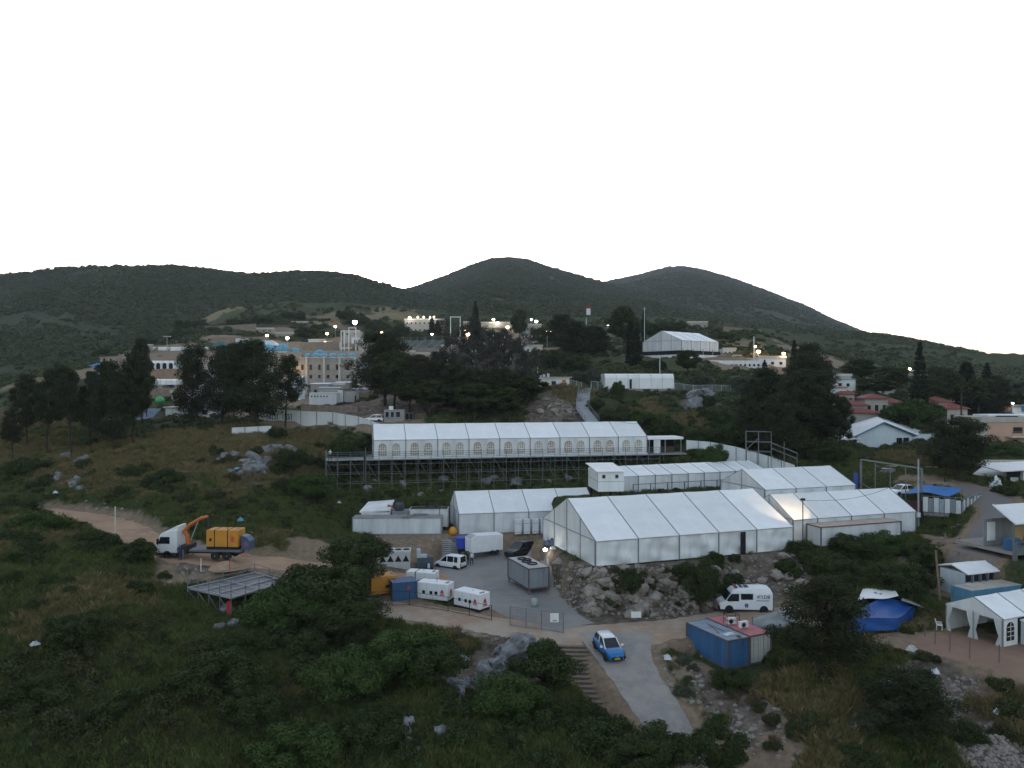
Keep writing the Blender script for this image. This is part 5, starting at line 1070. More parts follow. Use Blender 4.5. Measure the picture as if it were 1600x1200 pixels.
M_gyel = pm('generator_yellow', (.55, .245, .03), .5, .25, 1.2)
g = generator('yellow generator half hidden behind the round green tree', (*Wz(580, 934, .8).to_2d(), .75), R(25), 2.9, 2.2, 2.2, M_gyel, None, vents=((.55, .4),))
for i in range(6): b = MB(); b.box(2.9, 2.93, .4, 1.8, 1.1 + i * .14, 1.19 + i * .14); b.obj('louvre', M_dark, g)
bb = container('storage_box', 'small blue steel box between the yellow and white generators', (*Wz(614, 943, .45).to_2d(), .45), R(20), 2.6, 2.2, 2.2, pm('box_blue', (.035, .10, .20), .5, .25, 1.5), _M['box_blue'], _M['box_blue'], corr=.012, cat='box')
b = MB(); logo(b, 1.7, 1.5, .3, -.05); b.obj('emblem', M_logo, bb)
# chiller with fan tops and V coils
ch = thing('air_chiller', 'grey rooftop-type chiller with dark triangular coils behind the round tree', 'chiller', (*Wz(590, 894, .7).to_2d(), .68), R(6)); M_chl = pm('chiller_grey', (.48, .50, .50), .5, .2, 1.2)
b = MB(); b.box(0, 4.0, 0, 2.0, .25, 2.2); b.box(-.06, 4.06, -.06, 2.06, 2.2, 2.55); b.obj('casing', M_chl, ch)
for i in range(4): b = MB(); b.add([(.2 + i * .95, -.02, 1.25), (1.05 + i * .95, -.02, 1.25), (.62 + i * .95, -.02, 2.05)], [(0, 1, 2)]); b.obj('coil', M_dark, ch)
for i in range(4): b = MB(); b.ring((.5 + i * 1.0, 1.0, 2.56), .4, .05); b.lathe([(.38, 0), (.36, .02)], 16, (.5 + i, 1.0, 2.552)); b.obj('fan', M_dark, ch)
b = MB()
for x in (.1, 1.9, 3.7): b.box(x, x + .2, .1, 1.9, 0, .25)
b.obj('foot', M_steel, ch)
# pump skid, grey box
t = thing('pump_unit', 'dark blue pump unit on a skid beside the chiller', 'pump', (*Wz(652, 893, .7).to_2d(), .7), R(8)); b = MB(); b.box(0, 2.0, 0, 1.2, .1, 1.7); b.obj('housing', pm('slate_blue', (.06, .085, .11), .6, .3, 1.5), t); b = MB(); b.box(-.05, 1.2, -.05, .8, 1.7, 2.0); b.box(-.05, .4, -.05, .8, 2.0, 2.7); b.obj('duct', pm('pale_duct', (.40, .46, .50), .5, .2, 2), t); b = MB(); b.tube((1.4, -.3, 0), (1.4, -.3, 1.0), .14, n=10); b.obj('pipe', M_wpaint, t); b = MB(); b.box(.2, 1.9, -.7, -.1, 0, .45); b.obj('skid', M_black, t)
# white box trailer with blue machine in front
tr = thing('trailer', 'white enclosed trailer with a dark hose coil at its nose', 'trailer', (*Wz(757, 866, 1.25).to_2d(), 1.3), R(28)); pw = M_gwhite
b = MB(); b.prism([(-2.4, .5), (2.3, .5), (2.3, 2.6), (-1.6, 2.75), (-2.4, 2.4)], -1.0, 1.0); o = b.obj('body', pw, tr); o.modifiers.new('bevel', 'BEVEL').width = .05
b = MB(); b.prism([(-2.35, 2.38), (-1.5, 2.7), (-1.5, 2.78), (-2.38, 2.48)], -.8, .8); b.obj('roof_vent', M_alu, tr)
for s in (-1, 1):
    for x in (.7, 1.4): wheel(tr, x, s * .92, .32)
b = MB(); b.tube((-2.4, 0, .55), (-3.4, 0, .5), .06, n=6); b.obj('drawbar', M_steel, tr)
b = MB(); b.ring((0, 0, 0), .85, .2, 'y', 20, 8); b.ring((0, .3, 0), .85, .2, 'y', 20, 8); o = b.obj('hose_coil', M_black, smooth=True); o.location = (*Wz(739, 862, 1.2).to_2d(), 1.25 + 1.0); o.rotation_euler = (0, 0, R(20)); tag(o, 'big coil of black hose leaning at the trailer nose', 'hose')
t = thing('waste_skip', 'bright blue waste bin behind the people', 'bin', (*Wz(727, 862, 1.3).to_2d(), 1.3), R(10)); b = MB(); b.prism([(-1.1, .55), (1.1, .55), (1.35, 2.0), (-1.35, 2.0)], -.8, .8); b.obj('bin_body', pm('bin_blue', (.03, .07, .42), .45, .2, 1.5), t)
for x in (-.9, -.3, .3, .9): b = MB(); b.box(x - .05, x + .05, -.85, -.8, .6, 1.9); b.obj('rib', _M['bin_blue'], t)
b = MB(); b.box(-1, 1, -.7, .7, 0, .55); b.obj('base', M_black, t)
# steel stair up to the tents
st = thing('metal_stair', 'grey steel stair between the white stores and the left tent', 'stair', (*Wz(698, 874, 1.0).to_2d(), 1.0), R(4))
for i in range(10): b = MB(); b.box(-.6, .6, i * .34, i * .34 + .34, i * .2, i * .2 + .06); b.obj('tread', pm('chequer_plate', (.33, .35, .35), .6, .3, 2), st)
for s in (-1, 1): b = MB(); b.hexa([(s * .63 - .03, 0, -.1), (s * .63 + .03, 0, -.1), (s * .63 + .03, 3.4, 1.9), (s * .63 - .03, 3.4, 1.9), (s * .63 - .03, 0, .12), (s * .63 + .03, 0, .12), (s * .63 + .03, 3.4, 2.12), (s * .63 - .03, 3.4, 2.12)]); b.obj('stringer', M_steel, st)
# tall white air units before tent E
we = frame2(P['E'][0], P['E'][1])
for i in range(7):
    x, y = we(8.3 + i * 1.25, -1.0); t = thing('air_unit', ['tall white air unit nearest the trailer', 'second tall white air unit from the trailer', 'third tall white air unit from the trailer', 'fourth tall white air unit from the trailer', 'fifth tall white air unit from the trailer', 'sixth tall white air unit from the trailer', 'last tall white air unit next to the black duct'][i], 'air unit', (x, y, 2.75), math.atan2(P['E'][1].y, P['E'][1].x), 'tall air units before the left tent')
    b = MB(); b.box(-.45, .45, -.35, .35, .05, 2.1); b.obj('casing', M_gwhite, t); b = MB(); b.box(-.42, .42, -.37, -.352, 1.5, 1.55); b.box(-.42, .42, -.37, -.352, .3, .34); b.obj('seam', M_seam, t); b = MB(); b.box(-.4, .4, -.3, .3, 0, .05); b.obj('foot', M_black, t)
x, y = we(17.6, -1.2); b = MB(); b.path([(x - 3.6, y - 3.5, 1.8), (x - 2.0, y - 1.8, 3.2), (x, y, 5.0), (x + .5, y + .8, 5.4)], .16, .16, 8); tag(b.obj('air_duct', M_black), 'black duct rising between the left tent and the largest tent', 'duct')
# doorway between E and A
x, y = we(18.2, -.15); t = thing('doorway', 'dark doorway with an orange lintel between the two tents', 'doorway', (x, y, 2.8), R(12)); b = MB(); b.box(-.5, .5, -.08, .02, 0, 2.6); b.obj('opening', M_dark, t); b = MB(); b.box(-.6, .6, -.12, .02, 2.6, 3.0); b.obj('lintel', pm('ochre_board', (.34, .17, .07), .7, .3, 2), t)
b = MB(); b.lathe([(.02, 0), (.5, .15), (.62, .5), (.5, .9), (.3, 1.15), (.02, 1.25)], 12); o = b.obj('buoy_drum', pm('orange_drum', (.65, .28, .03), .5, .2, 2), smooth=True); o.location = (*we(-.9, -.6), 2.85); tag(o, 'orange drum at the corner of the left tent', 'drum')

# ---------------------------------------------------------------- crane truck with yellow generator
tk = thing('crane_truck', 'white-cabbed flatbed truck with an orange folded crane', 'truck', (*Wz(316, 872, 4.75).to_2d(), 4.78), R(176))
M_tw = paint('truck_white', (.66, .68, .69), .4); M_or = pm('crane_orange', (.50, .13, .025), .45, .2, 1.5); M_ch = pm('chassis_dark', (.03, .032, .036), .7, .3, 2)
b = MB(); loft(b, [[(x, s * 1.2, z) for (x, z) in ((2.3, .75), (4.5, .75), (4.62, 1.5), (4.5, 1.9), (4.2, 2.75), (3.9, 2.95), (2.6, 3.25), (2.3, 3.2))] for s in (-1, 1)]); o = b.obj('cab', M_tw, tk); o.modifiers.new('bevel', 'BEVEL').width = .06
b = MB(); b.hexa([(4.53, -1.05, 1.88), (4.56, 1.05, 1.88), (4.5, 1.05, 1.9), (4.5, -1.05, 1.9), (4.28, -1.0, 2.72), (4.28, 1.0, 2.72), (4.2, 1.0, 2.7), (4.2, -1.0, 2.7)]); b.obj('windscreen', M_glass, tk)
for s in (-1, 1): b = MB(); b.prism([(3.1, 1.75), (4.35, 1.75), (4.12, 2.5), (3.1, 2.5)], s * 1.2, s * 1.225); b.obj('side_window', M_glass, tk); b = MB(); b.box(4.3, 4.45, s * 1.22 - .02, s * 1.45 + .02, 1.7, 2.3) if s > 0 else b.box(4.3, 4.45, -1.47, -1.2, 1.7, 2.3); b.obj('mirror', M_black, tk)
b = MB(); b.prism([(2.3, 3.2), (3.9, 2.95), (2.6, 3.6), (2.3, 3.62)], -.95, .95); b.obj('wind_deflector', M_tw, tk)
b = MB(); b.box(-4.6, 4.4, -.5, .5, .6, .95); b.box(2.3, 4.66, -1.22, 1.22, .42, .75); b.obj('chassis', M_ch, tk)
b = MB(); b.box(-4.9, .9, -1.25, 1.25, .95, 1.15); b.obj('flatbed', pm('bed_grey', (.13, .14, .15), .6, .3, 2), tk)
for s in (-1, 1):
    for x in (3.4, -2.0, -3.3): wheel(tk, x, s * 1.05, .5, .34)
b = MB(); b.box(1.2, 2.1, -1.1, 1.1, .6, 1.5); b.obj('crane_base', M_ch, tk)
b = MB(); b.tube((1.6, 0, 1.4), (1.7, 0, 2.5), .28, .24, 8); b.tube((1.7, 0, 2.4), (2.1, 0, 2.9), .2, n=8); b.obj('crane_column', M_or, tk)
b = MB(); b.path([(2.1, -.05, 2.85), (1.5, -.05, 3.6), (.2, -.05, 4.35), (-.6, -.05, 4.55)], .22, .18, 6); b.obj('crane_boom', M_or, tk)
b = MB(); b.tube((-.6, -.05, 4.5), (-.75, -.05, 1.6), .16, .12, 6); b.obj('crane_jib', M_ch, tk)
b = MB(); b.tube((1.2, .2, 2.0), (.4, .15, 4.05), .06, n=6); b.obj('ram', M_alu, tk)
for s in (-1, 1): b = MB(); b.tube((1.6, s * 1.2, .1), (1.6, s * 1.2, 1.2), .09, n=8); b.lathe([(.2, 0), (.2, .06)], 10, (1.6, s * 1.2, .03)); b.obj('outrigger', M_steel, tk)
for s in (-1, 1): b = MB(); b.box(-4.95, -4.88, s * .9 - .2, s * .9 + .2, .75, .95); b.obj('tail_light', M_red, tk)
gy = generator('yellow generator with black straps on the truck bed', tk.matrix_basis @ Vector((-.95, 1.1, 1.16)), R(176) + math.pi, 3.6, 1.9, 2.1, M_gyel, M_logo, vents=((.1, .12),), split=.26)
gy.location = Matrix.Translation(tk.location) @ Matrix.Rotation(R(176), 4, 'Z') @ Vector((-.9, .95, 1.16)); b = MB(); b.box(2.35, 2.45, -.012, 1.912, .28, 2.12); b.obj('strap', M_black, gy)
t = thing('pump_machine', 'blue machine strapped behind the yellow generator on the truck', 'machine', Matrix.Translation(tk.location) @ Matrix.Rotation(R(176), 4, 'Z') @ Vector((-4.75, .7, 1.16)), R(176) + math.pi); b = MB(); b.prism([(0, 0), (.95, 0), (.95, .9), (.5, 1.35), (0, 1.5)], 0, 1.3, 'y'); b.obj('housing', pm('machine_blue', (.05, .10, .17), .5, .3, 2), t); b = MB(); logo(b, .5, .55, .3, 0); b.obj('emblem', M_logo, t)

# ---------------------------------------------------------------- people
def person(label, loc, rz, shirt, trousers, h=1.72, pose=0, hat=None, hair=(.03, .025, .02), group=None):
    """one skinned body; pose bends arms and legs"""
    J = {}; E = []
    def jn(k, x, y, z, r, p=None):
        J[k] = (len(J), Vector((x, y, z)), r); 
        if p: E.append((J[p][0], J[k][0]))
    st_ = .10 + .10 * (pose % 2); ar = .18 + .12 * (pose % 3)
    jn('pelvis', 0, 0, .93, .135); jn('waist', 0, .01, 1.08, .125, 'pelvis'); jn('chest', 0, .0, 1.32, .15, 'waist'); jn('neck', 0, .0, 1.48, .06, 'chest'); jn('head', 0, .03, 1.60, .095, 'neck'); jn('crown', 0, .03, 1.68, .085, 'head')
    for s, n_ in ((-1, 'l'), (1, 'r')):
        jn('hip' + n_, s * .1, 0, .86, .095, 'pelvis'); jn('knee' + n_, s * .11, s * st_ * .6 + .03, .48, .068, 'hip' + n_); jn('ank' + n_, s * .115, s * st_, .09, .045, 'knee' + n_); jn('toe' + n_, s * .12, s * st_ + .17, .04, .035, 'ank' + n_)
        jn('sh' + n_, s * .185, 0, 1.40, .065, 'chest'); jn('el' + n_, s * .27, -.02 + ar * .3, 1.14, .047, 'sh' + n_); jn('wr' + n_, s * (.25 if pose % 2 else .28), ar, .95 + ar * .4, .034, 'el' + n_)
        jn('ha' + n_, s * .25, ar + .07, .90 + ar * .45, .030, 'wr' + n_); 
        for f, (fx, fy, fz) in enumerate(((.03, .05, -.03), (.01, .06, -.05), (-.015, .055, -.05), (-.035, .04, -.04), (.035 * -1, .02, .01))): jn('f%d%s' % (f, n_), s * (.25 + fx), ar + .07 + fy, .90 + ar * .45 + fz, .009, 'ha' + n_)
    me = bpy.data.meshes.new('body'); me.from_pydata([v[1] for v in J.values()], E, []); o = bpy.data.objects.new('tmp_body', me); COL.objects.link(o)
    sm = o.modifiers.new('skin', 'SKIN'); sd = o.modifiers.new('sub', 'SUBSURF'); sd.levels = 1; sd.render_levels = 1
    for k, v in enumerate(J.values()): me.skin_vertices[0].data[k].radius = (v[2], v[2] * (.78 if v[2] > .1 else 1))
    me.skin_vertices[0].data[0].use_root = True
    dg = bpy.context.evaluated_depsgraph_get(); m2 = bpy.data.meshes.new_from_object(o.evaluated_get(dg)); bpy.data.objects.remove(o)
    sk_ = pm('skin', (.40, .25, .18), .6, .15, 5); hr = pm('hair%d' % int(hair[0] * 1000), hair, .8, .2, 8); sh_ = pm('cloth_' + '_'.join('%02d' % int(c * 99) for c in shirt), shirt, .8, .2, 6); tr_ = pm('cloth_' + '_'.join('%02d' % int(c * 99) for c in trousers), trousers, .8, .2, 6)
    m2.materials.clear()
    for m in (sk_, sh_, tr_, hr, M_black): m2.materials.append(m)
    for p in m2.polygons:
        c = p.center; ax = abs(c.x)
        if c.z > 1.46: mi = 3 if (c.z > 1.66 or (c.y < .0 and c.z > 1.56)) else 0
        elif c.z < .1: mi = 4
        elif ax > .2 and (c.y > ar - .02 and c.z < 1.2): mi = 0
        elif c.z > .95 or ax > .21: mi = 1
        else: mi = 2
        p.material_index = mi; p.use_smooth = True
    s = h / 1.76; t = thing('person', label, 'person', loc, rz, group); t.scale = (s, s, s); part('body', m2, t)
    fb = MB(); 
    for q in (-.035, .035): fb.lathe([(.012, -.004), (.010, .006)], 8, (q, .118, 1.615))
    fb.hexa([(-.014, .105, 1.565), (.014, .105, 1.565), (.012, .10, 1.6), (-.012, .10, 1.6), (-.012, .14, 1.57), (.012, .14, 1.57), (.006, .118, 1.61), (-.006, .118, 1.61)]); fb.box(-.025, .025, .108, .116, 1.535, 1.545); fb.obj('face', pm('face_brown', (.18, .09, .06), .7, .2, 8), t)  # eyes, nose and mouth share one dark brown
    if hat: b = MB(); b.lathe([(.17, 0), (.17, .015), (.10, .02), (.095, .10), (.03, .12)], 14, (0, .02, 1.69)); b.obj('hat', M_black, t)
    return t
blk = (.02, .02, .024); wht = (.72, .74, .76)
pg = 'people standing behind the small white van'
for (px, py, lb, sh_, tr_, rz, po, ht) in [(718, 884, 'person in a white shirt and blue trousers, leftmost of the group', wht, (.03, .05, .25), 200, 0, False), (724, 883, 'person in a white shirt leaning in beside the blue bin', wht, (.03, .05, .2), 120, 1, False), (731, 881, 'person in black between the white shirts', blk, blk, 190, 2, True), (737, 881, 'person in a white shirt and black trousers, rightmost of the group', wht, blk, 170, 3, False)]:
    q = Wz(px, py, .85); person(lb, (q.x, q.y, gz(q.x, q.y) + .07), R(rz), sh_, tr_, 1.75, po, ht, group=pg)
tw = frame2(P['T'][0], P['T'][1]); person('person in a white shirt on the left end of the scaffold walkway', (*tw(-6.7, .1), 12.06), R(150), wht, blk, 1.75, 1)
q = Wz(283, 873, 4.75); person('person in dark blue working beside the truck cab', (q.x + .4, q.y - 1.2, gz(q.x + .4, q.y - 1.2) + .04), R(30), (.03, .04, .14), (.03, .035, .05), 1.75, 2)

# ================================================================ BUILDINGS
def bx(t, name, mat, x0, x1, y0, y1, z0, z1): b = MB(); b.box(x0, x1, y0, y1, z0, z1); return b.obj(name, mat, t)
def win(t, x, z, w, h, y=0, frame=None, mat=None, depth=.06):
    """window in a front wall (y = wall plane, front towards -y): recess pane, frame, sill"""
    o = bx(t, 'window', mat or M_glass, x - w / 2, x + w / 2, y - .03, y + .01, z, z + h)
    if frame:
        b = MB(); e = .07
        b.box(x - w / 2 - e, x - w / 2, y - depth, y, z - e, z + h + e); b.box(x + w / 2, x + w / 2 + e, y - depth, y, z - e, z + h + e); b.box(x - w / 2, x + w / 2, y - depth, y, z + h, z + h + e); b.box(x - w / 2 - .05, x + w / 2 + .05, y - depth - .06, y, z - e, z); b.obj('frame', frame, o)
    return o
def at_ground(px, Y, dz=0): X = (px - 800) / 1200 * Y; return Vector((X, Y, gz(X, Y) + dz))
M_cream = pm('cream_plaster', (.45, .42, .37), .9, .25, .4, .1); M_peach = pm('peach_plaster', (.50, .33, .24), .9, .25, .3, .1, col2=(.40, .27, .20)); M_tile = pm('red_roof_tile', (.27, .085, .07), .8, .35, 1.2, .3, col2=(.19, .06, .05)); M_pstone = pm('pale_stone_trim', (.56, .50, .42), .9, .2, .8)
# --- large stone building under the blue domes
Y = 258; s0 = (470 - 800) / 1200 * Y; zb = 22.6
sb = thing('stone_building', 'large pale stone building with buttress strips under the blue domes', 'building', (s0, Y, zb), R(3)); PX = Y / 1200
bx(sb, 'wall', M_stone, 0, 18.2, 0, 14, -4, 10.4); bx(sb, 'wing', M_stone, -16.5, -.01, .6, 14, -4, 12.2)
for px in (479, 506, 530, 554): x = (px - 470) * PX; bx(sb, 'buttress', M_pstone, x - .35, x + .35, -.45, 0, -4, 10.6)
bx(sb, 'cornice', M_pstone, -.1, 18.4, -.25, -.02, 10.1, 10.35); bx(sb, 'parapet', M_stone, -16.6, 18.4, 13.7, 14, 10.4, 13.2)
for i, px in enumerate((472.5, 485.6, 498.7, 512, 526, 542.7)):
    x = (px - 470) * PX; win(sb, x, 6.1, .95, 1.9, 0, M_pstone)
    if i: win(sb, x, 3.3, .95, 1.2, 0, M_pstone)
win(sb, -1.3, 7.4, .9, 1.9, .6, M_pstone); win(sb, -1.4, 3.0, 1.2, 1.6, .6, M_pstone); win(sb, -6, 7.4, .9, 1.6, .6, M_pstone); win(sb, -10, 7.4, .9, 1.6, .6, M_pstone)
M_dome = pm('sky_blue_canvas', (.13, .35, .46), .7, .25, .8, col2=(.08, .25, .36))
def dome(label, px, py, Y, wpx, hpx, group='blue dome tents on the stone building'):
    c = W(px, py, Y); r = wpx / 2400 * Y; h = hpx / 1200 * Y; t = thing('dome_tent', label, 'dome tent', c, 0, group); b = MB(); n = 14; V = []; b.lathe([(r * math.cos(a * math.pi / 12) + .01, h * math.sin(a * math.pi / 12)) for a in range(7)], n); b.obj('canopy', M_dome, t, True)
    b = MB()
    for k in range(4):
        a = k * math.pi / 4; p = [Vector((r * 1.01 * math.cos(q * math.pi / 8) * math.cos(a), r * 1.01 * math.cos(q * math.pi / 8) * math.sin(a), h * 1.02 * math.sin(q * math.pi / 8))) for q in range(9)]; b.path(p, .05, .05, 4)
    b.obj('rib', pm('pale_rib', (.45, .58, .64), .6, .2, 2), t); b = MB(); b.lathe([(r * .98, -.5), (r * 1.0, 0)], n); b.obj('drum', M_pstone, t)
dome('large blue dome at the left end of the stone wing', 419, 549, 260, 23, 11); dome('largest blue dome, second from the left', 441.5, 549, 260, 23, 12); dome('blue dome third from the left on the wing', 462, 549.5, 262, 16, 6)
for px, w, lb in ((480, 13, 'first small blue dome along the stone front'), (493, 14, 'second small blue dome along the stone front'), (507, 13, 'third small blue dome along the stone front'), (520, 13, 'fourth small blue dome along the stone front'), (535, 14, 'fifth small blue dome along the stone front'), (550, 13, 'last small blue dome at the right end of the stone front')): dome(lb, px, 557.5, 261, w, 5.5)
dome('blue dome behind the small ones on the stone front', 499, 553, 268, 16, 6.5)
# --- flat-roofed hilltop blocks
def hall(label, px0, px1, top, bot, Y, mat, rows, cols, depth=10, rz=0, name='hilltop_building', cols_out=False, fr=None):
    x0, x1 = (px0 - 800) / 1200 * Y, (px1 - 800) / 1200 * Y; H_ = (bot - top) / 1200 * Y; zb = CH - (bot - 600) / 1200 * Y; t = thing(name, label, 'building', (x0, Y, zb), rz); L = x1 - x0
    bx(t, 'wall', mat, 0, L, 0, depth, -4, H_); bx(t, 'parapet', M_pstone, -.2, L + .2, -.2, .3, H_ - .35, H_ + .35)
    for r in range(rows):
        for c in range(cols): win(t, L * (c + .6) / (cols + .2), H_ * (r + .35) / rows, min(1.0, L / cols * .32), H_ / rows * .24, 0, fr or M_pstone)
    return t
hall('long pale hilltop hall with lamps along its roof', 632, 694, 499, 521, 385, M_cream, 2, 9)
hall('pale hilltop house right of the pointed conifer', 724, 742, 503, 522, 375, M_cream, 2, 3)
t = hall('long pale hilltop building with a colonnade under bright lamps', 752, 815, 504, 524, 365, M_cream, 1, 2); 
for i in range(9): bx(t, 'column', M_pstone, .8 + i * 2, 1.15 + i * 2, -1.6, -1.3, -2, 3.4)
bx(t, 'porch_roof', M_pstone, .2, 18.5, -1.9, -.01, 3.4, 3.8)
t = hall('two-storey pale house at the right end of the hilltop row', 815, 846, 507, 535, 345, M_cream, 2, 5)
hall('low pale ruin-like house on the terraces above the domes', 456, 482, 503, 512, 400, M_stone, 1, 3); hall('low stone house left of the round green tree', 430, 458, 520, 530, 350, M_stone, 1, 2); hall('stone block wall beneath the stands', 624, 648, 549, 566, 248, M_stone, 1, 3, 6); hall('second stone block wall beneath the stands', 648, 676, 552, 568, 250, M_stone, 1, 2, 6)
hall('stone ruin on the slope behind the big hall tent', 1074, 1106, 503, 516, 385, M_stone, 1, 4)
hall('small white house among the trees above the stands', 536, 562, 517, 527, 330, M_cream, 1, 2)
# --- grandstands
def stand(label, px0, px1, top, bot, Y):
    x0, x1 = (px0 - 800) / 1200 * Y, (px1 - 800) / 1200 * Y; h = (bot - top) / 1200 * Y; t = thing('grandstand', label, 'stand', (x0, Y, CH - (bot - 600) / 1200 * Y), R(-4), 'grey stands'); n = 12; L = x1 - x0; M_s = pm('stand_grey', (.22, .245, .26), .6, .3, 1.5)
    for i in range(n): bx(t, 'tier', M_s, i * .28, L + i * .28, i * .8, i * .8 + .55, h * i / n, h * i / n + .16)
    for k in range(4): x = L * k / 3; b = MB(); b.tube((x, -.1, -.2), (x + .28 * n, .8 * n, h - .1), .16, n=5); b.tube((x + .28 * n, .8 * n, -4), (x + .28 * n, .8 * n, h + 1.2), .09, n=5); b.obj('support', M_steel, t)
    b = MB(); b.tube((.28 * n, .8 * n, h + 1.0), (L + .28 * n, .8 * n, h + 1.0), .05, n=5); b.obj('guard_rail', M_steel, t); return t
stand('left grey tiered stand above the spreading pine', 606, 640, 529, 550, 262); stand('right grey tiered stand beside the half-bare trees', 642, 684, 528, 551, 266)
def gate(label, px0, px1, top, bot, Y, mat=None, th=.16):
    a = W(px0, bot, Y); b_ = W(px1, bot, Y); h = (bot - top) / 1200 * Y; t = thing('gate_frame', label, 'frame', a); L = b_.x - a.x; g = -4
    for x in (0, L): b = MB(); b.box(x - th, x + th, -th, th, g, h); b.obj('post', mat or M_wpaint, t)
    bx(t, 'crossbeam', mat or M_wpaint, -th, L + th, -th * .9, th * .9, h + .01, h + .35)
    return t
gate('tall slim white frame above the blue domes', 533, 538, 518, 548, 290); gate('wider white frame beside the tall floodlight', 545, 556, 513, 548, 292); gate('big white goal-like frame before the hilltop', 704, 719, 496, 532, 300)
# --- big white hall tent on its platform
hc = Vector((49.7, 225)); hd = Vector((.78, .626)).normalized()
ht = tent('hall_tent', 'big white hall tent high on the slope on a white-skirted platform', hc, hd, seq(4, 17.6), 15, 3.0, 3.1, 33.9, wr=.02)
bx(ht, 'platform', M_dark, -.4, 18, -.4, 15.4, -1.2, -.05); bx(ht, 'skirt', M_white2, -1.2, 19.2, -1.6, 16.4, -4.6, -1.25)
for i in range(5): bx(ht, 'skirt_post', M_alu, -.6 + i * 4.7, -.45 + i * 4.7, -1.0, -.85, -1.3, .6)
# --- low barrel tent, depot, walls
def barrel(label, px0, px1, base, Y, H_, dep, rz=0, name='barrel_tent', mat=None):
    x0, x1 = (px0 - 800) / 1200 * Y, (px1 - 800) / 1200 * Y; t = thing(name, label, 'tent', (x0, Y, CH - (base - 600) / 1200 * Y), rz); L = x1 - x0; prof = [(0, 0), (0, H_ * .72), (.35, H_ * .93), (1.1, H_), (dep - 1.1, H_), (dep - .35, H_ * .93), (dep, H_ * .72), (dep, 0)]; n = 6
    for i in range(n):
        b = MB(); V = []
        for x in (L * i / n + .02, L * (i + 1) / n - .02): V += [(x, y, z) for (y, z) in prof]
        k = len(prof); b.add(V, [(j, j + 1, k + j + 1, k + j) for j in range(k - 1)]); b.obj('cover_panel', mat or M_white, t)
    for i in (0, 1): x = L * i; b = MB(); b.add([(x, y, z) for (y, z) in prof], [tuple(range(len(prof)))]); b.obj('end_panel', M_white2, t)
    for i in range(n + 1): b = MB(); b.path([(L * i / n, y - .0, z + .02) for (y, z) in prof[:4]], .04, .04, 4); b.obj('hoop', M_alu, t)
    return t
bt = barrel('low white barrel-roofed tent behind the green bank', 945, 1054, 608, 164, 3.3, 6, R(2)); bx(bt, 'door_opening', M_dark, 5.3, 5.8, -.06, -.01, 0, 2.1)
b = MB(); b.box(-.2, 15.2, -.6, -.3, -.6, .1); b.obj('kerb', M_conc, bt)
t = thing('depot', 'small white depot with a flat pale roof at the head of the footbridge', 'building', (*at_ground(842, 165).to_2d(), 22.6), R(2)); bx(t, 'wall', M_wpaint, 0, 6.6, 0, 4, -.8, 2.7); bx(t, 'roof', M_pstone, 1.2, 7.1, -.4, 4.2, 2.72, 2.95)
for x in (.2, .9, 1.8): bx(t, 'roof_unit', M_wpaint, x, x + .5, .3, .9, 2.75, 3.3 + .2 * x)
win(t, 5.4, .6, .8, 1.7, 0, None, pm('warm_door', (.45, .2, .05), .6, .2, 2)); win(t, 3.2, 1.2, .9, .8, 0, M_alu)
# footbridge ramp down to the marquee
t = thing('footbridge', 'grey metal footbridge sloping down the bank behind the marquee', 'footbridge', (0, 0, 0)); a_ = W(914, 607, 162); b_ = W(910, 640, 150); c_ = W(926, 661, 142); M_dk = pm('bridge_deck', (.24, .255, .265), .6, .25, 1.5)
for p, q in ((a_, b_), (b_, c_)):
    p = Vector(p); q = Vector(q); d2 = (q - p).to_2d().normalized(); nn = Vector((-d2.y, d2.x, 0)) * 1.25; k = max(3, int((q - p).length / 1.2))
    for i in range(k):
        u = p.lerp(q, i / k); v = p.lerp(q, (i + .97) / k); z = Vector((0, 0, .12)); b = MB(); b.hexa([u - nn, v - nn, v + nn, u + nn, u - nn + z, v - nn + z, v + nn + z, u + nn + z]); b.obj('deck_plate', M_dk, t)
    for s in (-1, 1):
        b = MB(); b.tube(p + nn * s + Vector((0, 0, 1.1)), q + nn * s + Vector((0, 0, 1.1)), .04, n=5); b.tube(p + nn * s + Vector((0, 0, .6)), q + nn * s + Vector((0, 0, .6)), .03, n=5); b.obj('handrail', M_steel, t)
        for i in range(k + 1): u = p.lerp(q, i / k) + nn * s; b = MB(); b.tube(u - Vector((0, 0, 1.5)), u + Vector((0, 0, 1.1)), .04, n=5); b.obj('post', M_steel, t)
# long white wall and depots right of the hall tent
wl = panel_fence('boundary_wall', 'long white wall with a row of small dark openings right of the hall tent', [W(1106, 579, 218), W(1130, 580, 217), W(1200, 580, 214)], 3.0, M_wpaint, 3.2, sink=2, th=.2, cat='wall', post=False)
for i in range(8): q = W(1143 + i * 7, 570.5, 216.6 - i * .35) - wl.location; bx(wl, 'opening', M_dark, q.x - .22, q.x + .22, q.y - .35, q.y + .1, q.z - .3, q.z + .3)
for px0, px1, top, bot, Y_, lb in ((1160, 1178, 561, 572, 228, 'small pale shed behind the long white wall'), (1146, 1158, 556, 568, 232, 'grey-roofed shed behind the left of the white wall'), (1186, 1228, 558, 576, 224, 'long white shed lit by the orange lamp'), (1260, 1282, 559, 570, 232, 'small white house at the edge of the right-hand grove'), (1308, 1330, 586, 598, 205, 'pale wall house above the red roofs')): hall(lb, px0, px1, top, bot, Y_, M_wpaint if 'pale wall' not in lb else M_cream, 1, 3, 4, 0, 'shed')
